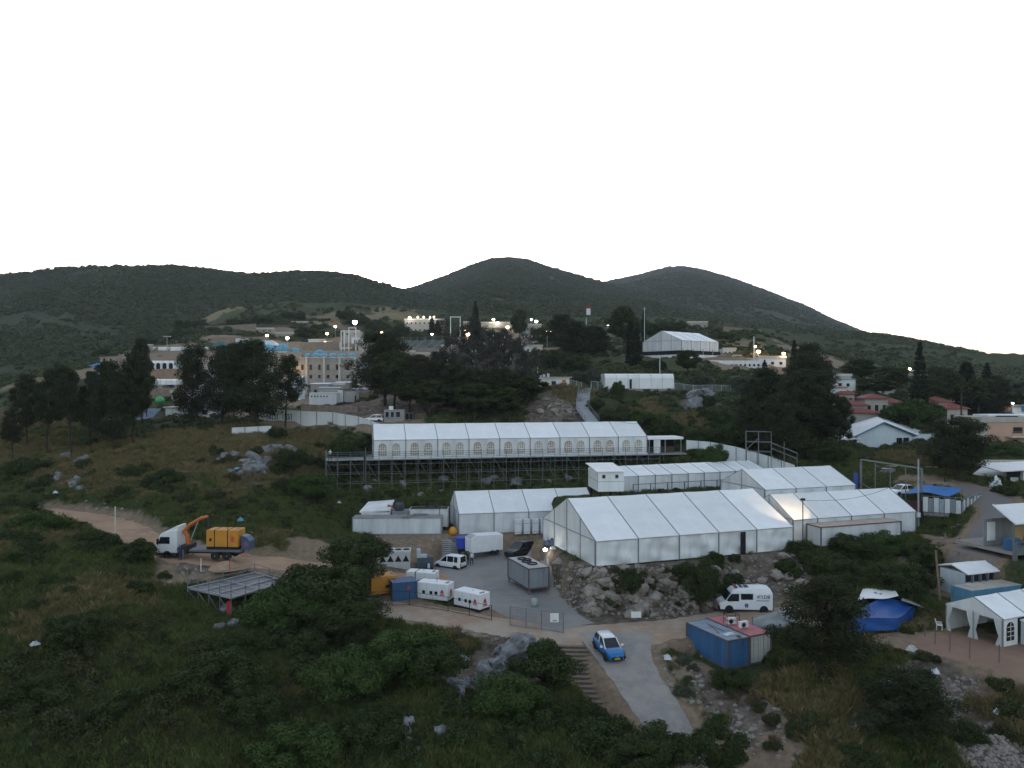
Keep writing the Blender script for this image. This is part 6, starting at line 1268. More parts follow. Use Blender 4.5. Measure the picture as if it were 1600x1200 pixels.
# white kiosk at the marquee's right end
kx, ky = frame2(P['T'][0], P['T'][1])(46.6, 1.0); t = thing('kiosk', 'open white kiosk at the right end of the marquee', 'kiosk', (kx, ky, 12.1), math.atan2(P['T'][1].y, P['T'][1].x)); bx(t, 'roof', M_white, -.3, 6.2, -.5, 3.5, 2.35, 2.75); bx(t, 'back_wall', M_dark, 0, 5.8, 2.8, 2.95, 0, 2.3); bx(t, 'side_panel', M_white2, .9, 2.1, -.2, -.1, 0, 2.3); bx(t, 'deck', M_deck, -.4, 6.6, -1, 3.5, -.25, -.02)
for x in (0, 2.9, 5.8): bx(t, 'post', M_alu, x - .05, x + .05, -.4, -.3, 0, 2.34)
for x in (.2, 2.5, 5.6): b = MB(); b.tube((x, -.6, -5), (x, -.6, -.26), .05, n=5); b.obj('leg', M_steel, t)
bx(t, 'counter', pm('brown_goods', (.10, .06, .05), .8, .5, 3), 2.4, 5.2, 1.2, 1.9, 0, .95)
# white cabin on wheels between the tents
cb = Wz(936, 769, 8.3); cb = W(935, 769, 106); t = thing('site_cabin', 'white site cabin with two small square windows between the tents', 'cabin', (cb.x, cb.y, cb.z), R(7)); H_ = 2.75
b = MB(); b.box(0, 3.6, 0, 6.4, .05, H_); b.obj('wall', M_wpaint, t); b = MB(); b.hexa([(-.3, -.3, H_ + .02), (3.75, -.3, H_ - .02 + .05), (3.75, 6.8, H_ + .5), (-.3, 6.8, H_ + .5), (-.3, -.3, H_ + .14), (3.75, -.3, H_ + .14), (3.75, 6.8, H_ + .62), (-.3, 6.8, H_ + .62)]); b.obj('roof', M_white, t)
for x in (.75, 2.6): win(t, x, 1.95, .38, .38, 0, M_alu, M_dark)
b = MB(); b.box(0, 3.6, -.02, -.005, 1.42, 1.47); b.box(-.02, -.005, 0, 6.4, 1.42, 1.47); b.obj('panel_joint', M_seam, t)
for i in range(5): bx(t, 'side_joint', M_seam, -.022, -.004, .6 + i * 1.3, .64 + i * 1.3, .1, H_ - .1)
for x in (.3, 3.2):
    for y in (.4, 5.9): bx(t, 'support_leg', M_dark, x - .1, x + .1, y - .1, y + .1, -1.4, .04)
# stone hut with tank
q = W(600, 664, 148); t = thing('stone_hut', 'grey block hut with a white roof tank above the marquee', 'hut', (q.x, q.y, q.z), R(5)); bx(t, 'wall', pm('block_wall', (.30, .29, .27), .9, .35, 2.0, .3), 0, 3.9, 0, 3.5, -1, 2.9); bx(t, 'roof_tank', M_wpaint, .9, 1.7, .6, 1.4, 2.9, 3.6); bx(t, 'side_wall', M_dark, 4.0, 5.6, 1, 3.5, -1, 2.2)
win(t, .6, 1.5, .6, 1.0, 0, M_alu); win(t, 1.6, 1.5, .6, 1.0, 0, M_alu); win(t, 2.7, 1.5, .8, 1.0, 0, M_alu)
b = MB()
for x in (4.1, 4.8, 5.5): b.tube((x, -.1, -1), (x, -.1, 2.3), .05, n=5)
b.tube((4.1, -.1, 2.3), (5.5, -.1, 2.3), .05, n=5); b.obj('porch_frame', M_steel, t)
# white hut row under the stone building
q = W(483, 630, 178); t = thing('site_cabin', 'long white cabin with six small windows below the stone building', 'cabin', q, R(-3)); bx(t, 'wall', M_wpaint, 0, 6.4, 0, 2.6, -.4, 2.3); bx(t, 'roof', M_white, -.1, 6.5, -.1, 2.7, 2.32, 2.45)
for i in range(6): win(t, .6 + i * .72, 1.4, .3, .36, 0, None, M_dark)
q = W(528, 626, 181); t = thing('site_cabin', 'white double cabin right of the one with six windows', 'cabin', q, R(4)); bx(t, 'wall', M_wpaint, 0, 1.2, 0, 2.4, -.4, 2.5); bx(t, 'annex', M_cwhite, 1.3, 3.6, .4, 2.6, -.4, 2.1); bx(t, 'brown_roof', pm('brown_sheet', (.10, .05, .045), .8, .3, 2), .2, 3.7, .2, 2.8, 2.55, 2.75)
bar_fence('railing', 'grey mesh railing along the terrace below the stone building', line(478, 196, 560, 196, 3), 2.4, M_steel, 2.5, 7, .03)
# two-storey white cabin on stilts
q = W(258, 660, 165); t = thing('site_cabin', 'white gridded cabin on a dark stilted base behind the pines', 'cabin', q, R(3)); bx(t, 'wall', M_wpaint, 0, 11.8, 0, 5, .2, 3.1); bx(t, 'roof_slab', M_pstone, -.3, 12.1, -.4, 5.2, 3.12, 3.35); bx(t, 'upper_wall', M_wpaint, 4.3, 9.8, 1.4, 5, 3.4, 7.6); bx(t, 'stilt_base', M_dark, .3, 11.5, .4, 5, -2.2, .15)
for i in range(9): bx(t, 'panel_joint', M_seam, .05 + i * 1.45, .12 + i * 1.45, -.03, -.005, .25, 3.08)
bx(t, 'panel_joint', M_seam, 0, 11.8, -.03, -.006, 1.6, 1.66)
for i in range(4): bx(t, 'upper_joint', M_seam, 5.6 + i * 1.2, 5.66 + i * 1.2, 1.37, 1.395, 3.5, 7.5)
bx(t, 'porch_opening', M_dark, 2.5, 5.2, 1.5, 1.6, 3.4, 5.2); win(t, 6.2, 1.7, .9, 1.0, 0, None, pm('warm_window', (.55, .42, .3), .5, .2, 2)); win(t, 8.3, 1.7, 1.2, 1.0, 0, M_alu)
# --- left town terraces
tw_ = panel_fence('retaining_wall', 'orange-brown terraced stone wall on the left', [W(229, 594, 226), W(302, 592, 228)], 3.2, pm('ochre_stone', (.33, .22, .15), .9, .4, 1.0, .5, col2=(.21, .15, .11)), 3.0, post=False, th=.6, sink=2, cat='wall')
panel_fence('retaining_wall', 'brown earth-coloured wall under the long awnings', [W(332, 559, 268), W(392, 557, 268)], 2.4, _M['ochre_stone'], 3.0, post=False, th=.6, sink=2, cat='wall')
at_ = barrel('white arcaded tent on top of the orange-brown wall', 231, 297, 577, 230, 2.6, 5, 0, 'arcade_tent')
for i in range(4): b = MB(); b.prism(arch_poly(1.2 + i * 1.9, .02, 1.2, 1.9), -.05, -.012); b.obj('arch_opening', M_dark, at_)
barrel('long white awning along the upper left terrace', 266, 330, 548, 282, 1.4, 5, 0, 'awning'); barrel('short white awning at the left end of the upper terrace', 224, 238, 548, 284, 1.5, 4, 0, 'awning'); barrel('small white awning beside the short one', 247, 262, 548, 284, 1.4, 4, 0, 'awning'); barrel('white low roof under the orange-brown wall', 226, 276, 601, 205, 1.5, 4, 0, 'awning'); barrel('bright white roof seen between the dark pines', 333, 362, 602, 195, 1.9, 5, 0, 'awning'); barrel('bright white roof beside the stone wing', 448, 474, 600, 235, 2.6, 5, R(4), 'awning')
def canopy(label, px0, px1, top, bot, Y, col, nm, peak=.45, dep=5):
    x0, x1 = (px0 - 800) / 1200 * Y, (px1 - 800) / 1200 * Y; h = (bot - top) / 1200 * Y; L = x1 - x0; t = thing('canopy', label, 'canopy', (x0, Y, CH - (bot - 600) / 1200 * Y)); m = pm(nm, col, .7, .25, 1)
    b = MB(); b.add([(0, 0, h * (1 - peak)), (L, 0, h * (1 - peak)), (L, dep, h * (1 - peak)), (0, dep, h * (1 - peak)), (L * .3, dep / 2, h), (L * .7, dep / 2, h)], [(0, 1, 5, 4), (2, 3, 4, 5), (1, 2, 5), (3, 0, 4)]); b.obj('cover', m, t)
    for x in (.05, L - .05):
        for y in (.05, dep - .05): b = MB(); b.tube((x, y, -3), (x, y, h * (1 - peak)), .06, n=5); b.obj('pole', M_steel, t)
    b = MB(); b.box(.1, L - .1, dep - .2, dep - .1, -1, h * (1 - peak) - .05); b.obj('back_cloth', m, t); return t
canopy('dark teal canopy on the upper terrace', 329, 353, 534, 549, 285, (.03, .11, .12), 'teal_canvas'); canopy('bright green tent beside the teal canopy', 352, 363, 541, 549, 284, (.06, .30, .05), 'green_canvas', .8); canopy('blue canopy beside the grey-white marquee on the terrace', 366, 386, 535, 549, 284, (.10, .22, .38), 'dusty_blue_canvas'); canopy('grey-white hipped marquee on the upper terrace', 388, 434, 531, 549, 283, (.55, .60, .62), 'grey_white_canvas', .5, 8)
canopy('blue roofed shed half hidden by the left grove', 137, 162, 567, 578, 238, (.05, .18, .45), 'royal_blue_canvas'); canopy('white shed under the blue roofed one', 136, 158, 583, 592, 230, (.62, .66, .68), 'pale_canvas', .3); canopy('blue and white shed lowest beside the left grove', 136, 154, 590, 604, 224, (.18, .30, .42), 'faded_blue_canvas', .4); canopy('green awning under the orange-brown wall', 233, 246, 596, 603, 208, (.03, .20, .10), 'dark_green_canvas', .5, 3); canopy('blue awning under the orange-brown wall', 253, 265, 594, 602, 209, (.05, .10, .38), 'deep_blue_canvas', .5, 3)
b = MB(); b.lathe([(.02, 0), (.9, .1), (1.05, .7), (.7, 1.3), (.1, 1.5)], 12); o = b.obj('green_tank', pm('tank_green', (.05, .35, .12), .5, .2, 1), smooth=True); o.location = W(250, 630, 175); tag(o, 'bright green round tank left of the gridded cabin', 'tank')
t = thing('sheet_roof', 'grey corrugated sheet roof among the left pines', 'roof', W(205, 664, 158)); 
for i in range(9): b = MB(); b.tube((i * .35 * 1.0, 0, 0), (i * .35 + 1.4, 4, 3.2), .17, n=5); b.obj('sheet_rib', M_croof, t)
bx(t, 'wall', M_fpanel, -4.6, -.2, 0, .2, -2.4, .2)

# --- red-roofed houses on the right
def hip(t, x0, x1, y0, y1, z, h, oh=.5, name='roof'):
    cy = (y0 + y1) / 2; k = min((y1 - y0) / 2, (x1 - x0) / 2) * .9; b = MB(); V = [(x0 - oh, y0 - oh, z), (x1 + oh, y0 - oh, z), (x1 + oh, y1 + oh, z), (x0 - oh, y1 + oh, z), (x0 + k, cy, z + h), (x1 - k, cy, z + h)]; V += [(a, c, d - .15) for (a, c, d) in V[:4]]
    b.add(V, [(0, 1, 5, 4), (2, 3, 4, 5), (1, 2, 5), (3, 0, 4), (0, 6, 7, 1), (1, 7, 8, 2), (2, 8, 9, 3), (3, 9, 6, 0), (6, 9, 8, 7)]); o = b.obj(name, M_tile, t); n = int((x1 - x0) / .45)
    b = MB()
    for i in range(n + 1):
        x = x0 + (x1 - x0) * i / n; f = min(1, (x - x0 + oh) / (k + oh), (x1 - x + oh) / (k + oh)); b.tube((x, y0 - oh, z + .03), (x, y0 - oh + (cy - y0 + oh) * f, z + .03 + h * f), .06, n=4, caps=False)
    b.obj('tile_ridge', M_tile, o); return o
def rhouse(label, px0, px1, eave, base, Y, h=1.1, rows=2, cols=3, dep=7, wallm=None):
    x0, x1 = (px0 - 800) / 1200 * Y, (px1 - 800) / 1200 * Y; H_ = (base - eave) / 1200 * Y; t = thing('house', label, 'house', (x0, Y, CH - (base - 600) / 1200 * Y), R(-6), 'red-roofed houses on the right'); L = x1 - x0
    bx(t, 'wall', wallm or M_cream, 0, L, 0, dep, -2, H_); hip(t, 0, L, 0, dep, H_, h)
    for r in range(rows):
        for c in range(cols): win(t, L * (c + .5) / cols, H_ * (r + .3) / rows, .8, H_ / rows * .42, 0, M_pstone)
    return t
rhouse('lowest red-roofed house with an old plastered wall', 1322, 1376, 645, 688, 165, 1.0, 1, 3); rhouse('red-roofed house one step above the lowest', 1314, 1354, 633, 650, 174, 1.2, 1, 2); rhouse('highest red-roofed house on the left of the row', 1312, 1334, 615, 640, 184, 1.3, 1, 2); rhouse('red-roofed house in the middle of the row', 1352, 1386, 622, 660, 178, 1.0, 1, 3); rhouse('red-roofed house behind the round bright green tree', 1386, 1412, 629, 660, 180, 1.0, 1, 2)
rhouse('beige house with a red roof behind the dark pine', 1480, 1510, 638, 672, 168, 1.1, 1, 2); rhouse('upper red roof behind the beige house', 1456, 1484, 628, 650, 178, 1.3, 1, 2); rhouse('small red-roofed house at the right edge', 1560, 1576, 640, 652, 205, 1.6, 1, 1)
q = W(1582, 650, 205); t = thing('shop_shed', 'white and blue shed at the right edge beyond the peach house', 'shed', q); bx(t, 'wall', M_wpaint, 0, 5, 0, 4, -2, 2.6); bx(t, 'roof', pm('tan_sheet', (.35, .30, .22), .8, .3, 1), -.4, 3, -.6, 4, 2.65, 2.9); bx(t, 'blue_front', _M['royal_blue_canvas'], 2.4, 5, -.3, -.1, 1.2, 3.2); bx(t, 'red_crate', _M['red_plastic'], 3.6, 4.4, -1, -.2, 0, .8)
# --- blue-trimmed white hall
q = W(1336, 716, 150); t = thing('community_hall', 'white hall with blue roof trim above the yard', 'building', (q.x, q.y, 10.6), R(14)); M_bt = pm('blue_trim', (.05, .16, .30), .6, .2, 2); M_clad = pm('blue_white_cladding', (.52, .60, .64), .6, .15, 1.2, streak=True)
# gable front: x 0..9.5, ridge at 4.6
b = MB(); b.prism([(0, 0), (9.2, 0), (9.2, 2.6), (4.2, 4.6), (0, 2.7)], 0, .3); b.obj('gable_wall', M_clad, t); bx(t, 'side_wall', M_clad, 9.25, 15.5, -.1 + .4, 7, 0, 2.55)
b = MB(); b.hexa([(4.2, -.4, 4.62), (9.7, -.4, 2.45), (16.5, 6.5, 2.5), (9.5, 8, 5.0), (4.2, -.4, 4.8), (9.7, -.4, 2.62), (16.5, 6.5, 2.7), (9.5, 8, 5.2)]); b.obj('roof', M_white, t)
b = MB(); b.hexa([(4.2, -.4, 4.62), (-.6, -.4, 2.5), (-.4, 7, 2.6), (9.5, 8, 5.0), (4.2, -.4, 4.8), (-.6, -.4, 2.68), (-.4, 7, 2.8), (9.5, 8, 5.2)]); b.obj('roof', M_white, t)
for (xa, za, xb, zb_) in ((4.2, 4.68, 9.7, 2.5), (4.2, 4.68, -.6, 2.56)): b = MB(); b.tube((xa, -.46, za), (xb, -.46, zb_), .12, n=4); b.obj('blue_trim', M_bt, t)
o = win(t, 7.6, .3, 2.2, 1.9, 0, M_wpaint); bx(t, 'mullion', M_wpaint, 7.55, 7.65, -.07, -.035, .3, 2.2)
for x in (10.2, 11.2, 13.0, 13.8): o = win(t, x, .7, .7, 1.3, .3, M_wpaint)
for i in range(16): bx(t, 'cladding_rib', M_clad, .3 + i * .55, .36 + i * .55, -.03, -.005, 0, 2.5)
b = MB(); b.hexa([(-3.4, .5, 2.0), (.5, -.3, 2.1), (1.2, 4, 3.2), (-2.2, 4, 2.9), (-3.4, .5, 2.15), (.5, -.3, 2.25), (1.2, 4, 3.35), (-2.2, 4, 3.05)]); b.obj('porch_roof', M_white, t); bx(t, 'porch_wall', M_clad, -2.4, -.01, .8, 4, -.5, 2.0); bx(t, 'base', M_stone, -3, 16, -.6, 7, -3, -.02); t.scale = (1.38, 1.3, 1.25); t.location.x += .4
# --- peach house
q = W(1533, 716, 148); t = thing('house', 'flat-roofed peach house with a concrete balcony at the right edge', 'house', (q.x, q.y, q.z), R(4)); bx(t, 'wall', M_peach, 1.3, 14, 0, 8, -2, 6.9); bx(t, 'end_wall', M_cream, 0, 1.28, .05, 8, -2, 7.4); bx(t, 'parapet', M_cream, -.1, 14.2, -.12, 8.1, 6.92, 7.9); bx(t, 'roof_sheet', M_fpanel, 2.5, 13, 1.5, 6, 7.95, 8.3); bx(t, 'roof_sheet', M_dark, 4, 8, .6, 1.4, 7.92, 8.1)
bx(t, 'balcony_slab', M_pstone, 5.0, 9.4, -1.6, -.02, 4.0, 4.3); win(t, .85, 3.0, .35, 1.0, 0, None, M_dark); win(t, .6, 6.3, .3, .5, -.0, None, M_dark); win(t, 1.0, 6.3, .3, .5, 0, None, M_dark); win(t, 6.9, 1.6, .9, 1.9, 0, M_wood, M_dark); o = win(t, 7.4, 4.9, 1.8, 1.0, 0, M_wood, M_dark); win(t, 10.5, 1.9, 1.0, 1.2, 0, M_pstone)
b = MB()
for x in (5.2, 7.2, 9.2): b.tube((x, -1.5, 4.3), (x, -1.5, 5.2), .04, n=5)
b.tube((5.2, -1.5, 5.2), (9.2, -1.5, 5.2), .04, n=5); b.obj('balcony_rail', M_steel, t); b = MB(); b.tube((7.9, -1.5, -2), (7.9, -1.5, 4), .1, n=6); b.obj('balcony_post', M_pstone, t)
q = W(1500, 688, 155); t = thing('shed', 'small pale blue shed left of the peach house', 'shed', q, R(8)); bx(t, 'wall', pm('pale_blue_sheet', (.33, .40, .46), .6, .2, 1.2, streak=True), 0, 2.8, 0, 3, -1, 3.2); bx(t, 'roof', M_white, -.3, 3.6, -.3, 3.3, 3.22, 3.4); bx(t, 'side_bay', M_cgrey, 2.85, 4.4, .4, 3, -1, 2.9); win(t, 1.3, 1.4, .5, .9, 0, None, M_dark)
# --- white sheds by the lane on the right
q = W(1520, 760, 122); t = thing('shed', 'low white shed with a sagging pale roof beside the lane', 'shed', (q.x, q.y, q.z), R(-10)); b = MB(); b.hexa([(0, 0, 1.9), (3.5, -2.2, 1.3), (9.5, 1.0, 2.6), (4.5, 5.5, 3.2), (0, 0, 2.02), (3.5, -2.2, 1.42), (9.5, 1.0, 2.75), (4.5, 5.5, 3.35)]); b.obj('roof', M_white, t); b = MB(); b.hexa([(3.6, -1.9, -.8), (8.6, .9, -.8), (4.6, 5, -.8), (.6, .3, -.8), (3.6, -1.9, 1.25), (8.6, .9, 2.3), (4.6, 5, 2.9), (.6, .3, 1.85)]); b.obj('wall', pm('shed_brown', (.12, .11, .10), .9, .4, 1), t)
q = W(1576, 762, 117); t = thing('shed', 'white shed with a dark doorway at the right edge', 'shed', (q.x, q.y, q.z), R(6)); bx(t, 'wall', M_wpaint, 2.4, 8, 0, 5, -.8, 2.5); b = MB(); b.hexa([(-1.8, -.8, 2.5), (8.3, -.8, 2.9), (8.3, 5.5, 3.3), (-1.8, 5.5, 3.0), (-1.8, -.8, 2.62), (8.3, -.8, 3.05), (8.3, 5.5, 3.45), (-1.8, 5.5, 3.15)]); b.obj('roof', M_white, t); bx(t, 'doorway', M_dark, .2, 2.35, .6, .7, -.8, 2.3); bx(t, 'door', M_cwhite, .6, 1.9, .35, .42, -.6, 1.5); bx(t, 'post', M_wood, -1.0, -.9, -.5, -.4, -.8, 2.4)
rag('white_tarpaulin', 'white cloth draped on the bank below the low shed', W(1556, 760, 115) , 3.4, 2.0, 1.6, M_sheet, 31, 'tarpaulin')
hall('pale low row house roof behind the white sheds', 1535, 1600, 722, 732, 130, M_pstone, 1, 4, 3, 0, 'shed')
hall('white low store wall at the back of the yard', 1372, 1428, 731, 752, 124, M_wpaint, 1, 3, 3, R(-4), 'shed', fr=M_seam); hall('small white-roofed booth right of the yard store', 1440, 1462, 732, 748, 122, M_wpaint, 1, 2, 3, 0, 'shed', fr=M_seam)
# --- gantry frame in the yard
t = thing('gantry_frame', 'white steel gantry over the yard entrance', 'frame', (0, 0, 0)); a_ = W(1345, 772, 112); b_ = W(1440, 790, 104.5); M_g = M_steel
for p, h in ((a_, 5.0), (b_, 5.0)): b = MB(); b.box(p.x - .12, p.x + .12, p.y - .12, p.y + .12, p.z - 1, p.z + h); b.obj('post', M_g, t)
b = MB(); b.tube(a_ + Vector((0, 0, 5.05)), b_ + Vector((0, 0, 5.05)), .13, n=4); b.obj('crossbeam', M_g, t)
for k in (.25, .5, .75): q = a_.lerp(b_, k); b = MB(); b.tube(q - Vector((0, 0, 1)), q + Vector((0, 0, 4.9)), .07, n=5); b.obj('upright', M_steel, t)
b = MB(); b.tube(a_ + Vector((0, 0, 1.6)), b_ + Vector((-4, 2, 1.0)), .06, n=5); b.obj('rail', M_steel, t); b = MB(); b.box(a_.x - .9, a_.x - .3, a_.y + .3, a_.y + .45, a_.z, a_.z + 3); b.obj('blue_board', _M['deep_blue_canvas'], t)
# --- fenced platform with the blue awning
fz = 8.0; pl = thing('fenced_platform', 'raised platform with a blue awning and patched sheet railing', 'platform', (0, 0, 0)); A1 = W(1442, 806, 103.0); B1 = W(1502, 811, 101); C1 = W(1535, 790, 108); A1.z = B1.z = C1.z = fz - 1.2
def sheetrun(p, q, n, h, mats, z0=.1):
    for i in range(n):
        u = p.lerp(q, i / n); v = p.lerp(q, (i + .93) / n); d2 = (v - u).to_2d().normalized(); nn = Vector((-d2.y, d2.x, 0)) * .03; z = Vector((0, 0, z0)); H2 = Vector((0, 0, h * random.uniform(.82, 1.0))); b = MB(); b.hexa([u - nn + z, v - nn + z, v + nn + z, u + nn + z, u - nn + H2, v - nn + H2, v + nn + H2, u + nn + H2]); b.obj('sheet', mats[i % len(mats)], pl)
    for i in range(n + 1): u = p.lerp(q, i / n); b = MB(); b.tube(u - Vector((0, 0, 1.2)), u + Vector((0, 0, h + .2)), .05, n=5); b.obj('post', M_steel, pl)
    b = MB(); b.tube(p + Vector((0, 0, h + .1)), q + Vector((0, 0, h + .1)), .05, n=5); b.obj('handrail', M_steel, pl)
sheetrun(A1, B1, 7, 2.1, [M_fpanel, M_cgrey, M_sheet, pm('faded_print', (.34, .42, .46), .7, .5, 2.5)]); sheetrun(B1, C1, 12, 1.9, [M_cgrey, M_sheet])
b = MB(); D1 = A1 + (C1 - B1); b.hexa([A1 - Vector((0, 0, .4)), B1 - Vector((0, 0, .4)), C1 - Vector((0, 0, .4)), D1 - Vector((0, 0, .4)), A1, B1, C1, D1]); b.obj('deck', M_conc, pl)
aw = thing('blue_awning', 'bright blue cloth awning over the fenced platform', 'awning', (0, 0, 0)); cs = [W(1408, 771, 103.5), W(1482, 775, 102), W(1503, 765, 106), W(1432, 759, 109)]
grid_sheet(cs[0], cs[1], cs[2], cs[3], 12, 8, lambda u, v: Vector((0, 0, .25 * math.sin(u * math.pi) - .15 * math.sin(u * 9 + v * 3) * .5 - .2 * math.sin(v * math.pi)))).obj('cloth', pm('awning_blue', (.02, .14, .40), .7, .3, .8, .2), aw, True)
for c_ in cs: b = MB(); b.tube((c_.x, c_.y, gz(c_.x, c_.y) - .5), c_, .06, n=5); b.obj('pole', M_steel, aw)
b = MB(); b.hexa([cs[0] + Vector((.4, .3, -2.6)), cs[1] + Vector((-.4, .6, -2.6)), cs[1] + Vector((-.4, .9, -2.6)), cs[0] + Vector((.4, .6, -2.6)), cs[0] + Vector((.4, .3, -.9)), cs[1] + Vector((-.4, .6, -.9)), cs[1] + Vector((-.4, .9, -.9)), cs[0] + Vector((.4, .6, -.9))]); b.obj('counter', pm('maroon_goods', (.08, .03, .03), .8, .4, 2), aw)
b = MB(); q = W(1435, 830, 100); b.tube((q.x, q.y, gz(q.x, q.y) - .5), (q.x, q.y, 14.2), .13, .11, 8); o = thing('utility_pole', 'grey steel pole with boxes beside the fenced platform', 'pole', (0, 0, 0)); b.obj('pole', M_alu, o); bx(o, 'meter_box', M_wpaint, q.x - .3, q.x + .1, q.y - .35, q.y - .12, 6.7, 7.3); bx(o, 'meter_box', M_black, q.x + .12, q.x + .5, q.y - .35, q.y - .12, 6.4, 7.5)
# --- right edge canopy structure
q = Vector((52.2, 80.0, 6.4)); t = thing('canopy_shelter', 'grey steel shelter with a white canopy on a platform at the right edge', 'shelter', q, R(18)); bx(t, 'deck', M_conc, 0, 9, 0, 7, -.3, .05); bx(t, 'deck_front', pm('teal_concrete', (.13, .17, .17), .9, .3, 1), -.02, 9, -.06, -.005, -.3, .5)
b = MB(); b.hexa([(-.2, -.4, 3.0), (9, -.4, 3.0), (9, 3.5, 4.3), (1.4, 3.5, 4.3), (-.2, -.4, 3.12), (9, -.4, 3.12), (9, 3.5, 4.42), (1.4, 3.5, 4.42)]); b.obj('roof', M_white, t)
for x in (0, 2.2, 4.4): bx(t, 'post', M_steel, x - .07, x + .07, -.1, .04, -2, 3.0)
bx(t, 'back_wall', M_cgrey, 0, 9, 3.4, 3.5, 0, 3.0); bx(t, 'white_board', M_wpaint, .4, 1.5, 3.3, 3.38, .6, 2.6); bx(t, 'counter', M_wood, 3.0, 6.5, 1.2, 2.0, .05, 1.1); bx(t, 'railing_top', M_steel, 0, 9, -.12, -.04, 1.05, 1.12); bx(t, 'railing_mid', M_steel, 0, 9, -.12, -.04, .62, .68); bx(t, 'blue_tub', M_cblue, .3, 1.6, .4, 1.4, .05, 1.3); bx(t, 'ochre_board', pm('ochre_cloth', (.42, .27, .11), .8, .2, 2), 1.9, 2.9, 1.2, 1.3, .9, 2.4); b = MB(); b.tube((-.2, -.4, 3.15), (1.4, 3.5, 4.45), .09, n=5); b.obj('ridge_tube', M_wpaint, t)
for i in range(6): b = MB(); b.tube((-.1 + .1 * i, -.15, -2.2), (-.1 + .1 * i, -.15, 1.0), .04, n=5); b.obj('support_tube', M_steel, t)
# --- row of toilet cabins, blue-framed container, party tent, white box
q = Vector((46.2, 78.0, 2.3)); t = thing('cabin_row', 'row of white cabins under one pale roof at the right', 'cabin', q, math.atan2(2.3, 6.6)); L = 7.4
bx(t, 'wall', pm('pale_cabin', (.50, .55, .57), .6, .2, 1, streak=True), .02, L, .3, 3.2, -.3, 2.4); b = MB(); b.prism([(-.25, 2.35), (1.7, 2.95), (3.5, 2.5), (3.5, 2.6), (1.7, 3.07), (-.25, 2.47)], -.15, L + .15, 'x'); b.obj('roof', M_white, t)
for i in range(7): x = .15 + i * 1.03; bx(t, 'door', M_white2, x, x + .62, .16, .28, -.3, 1.45); bx(t, 'door_vent', M_dark, x, x + .62, .2, .29, 1.5, 2.2); bx(t, 'divider', M_cgrey, x + .72, x + .82, .0, .29, -.3, 2.3)
b = MB(); b.box(-.02, .015, .35, 3.15, -.3, 2.35); b.obj('end_panel', _M['pale_cabin'], t)
q = Vector((44.5, 74.3, 1.9)); t = container('shipping_container', 'blue-framed container with a worn tan roof behind the party tent', q, math.atan2(2.4, 6.6), 9.5, 2.2, 2.1, pm('sky_blue_steel', (.10, .26, .36), .6, .3, 1.2), pm('worn_tan_roof', (.40, .36, .31), .85, .4, .8, col2=(.27, .22, .18)), _M['sky_blue_steel'])
pt = Wz(1566, 1012, 1.2); pd = Vector((4.6, 2.0)).normalized(); pn = perp(pd)
# local x along the length, y from the near corner back along the gable
t = tent('party_tent', 'small white party tent with tied curtains on the dirt yard', Vector((pt.x, pt.y)), pd, seq(3, 9.6), 5.2, 2.5, 1.25, 1.2, wr=.03, walls='bf', skip=(0, 1, 2))
b = MB(); b.add([(-.04, -.1, 2.5), (-.04, 5.3, 2.5), (-.04, 2.6, 3.75)], [(0, 1, 2)]); b.obj('gable_panel', M_white2, t); bx(t, 'valance', M_white2, -.06, -.03, -.1, 5.3, 2.3, 2.5)
def curtain(y, w, side):
    b = MB(); V = []; n = 10; m = 8
    for j in range(m + 1):
        v = j / m; pinch = .35 + .65 * abs(v - .38) ** .8 / .62 ** .8; pinch = min(1, pinch)
        for i in range(n + 1): u = i / n; V.append((-.05 + .06 * math.sin(i * 2.4), y + side * w * u * pinch, .02 + 2.36 * v))
    b.add(V, [(j * (n + 1) + i, j * (n + 1) + i + 1, (j + 1) * (n + 1) + i + 1, (j + 1) * (n + 1) + i) for j in range(m) for i in range(n)]); b.obj('curtain', M_white2, t, True)
curtain(5.25, .7, -1); curtain(2.63, .6, 1); curtain(2.57, .6, -1); curtain(.0, .7, 1)
bx(t, 'post', M_alu, -.06, .06, 2.54, 2.66, 0, 2.5)
grid_sheet((.05, -.02, .03), (2.0, -.02, .03), (2.0, -.02, 2.4), (.05, -.02, 2.4), 6, 4).obj('wall_panel', M_white2, t); b = MB(); b.prism(arch_poly(1.0, .5, .95, 1.6), -.07, -.03); o = b.obj('window', M_dark, t); b = MB()
for z in (.9, 1.3, 1.7): b.box(.55, 1.45, -.09, -.075, z - .02, z + .02)
b.box(.98, 1.02, -.092, -.075, .5, 2.05); b.obj('muntin', M_munt, o)
q = frame2(Vector((pt.x, pt.y)), pd)(2.3, -1.6); t = thing('storage_box', 'plain white storage box beside the party tent at the right edge', 'box', (*q, 1.15), math.atan2(pd.y, pd.x)); bx(t, 'body', _M['pale_cabin'], 0, 4, 0, 1.5, .1, 2.1); bx(t, 'lid', M_white, -.05, 4.05, -.05, 1.55, 2.12, 2.25); bx(t, 'foot', M_black, .2, 3.8, .1, 1.4, -.05, .09)
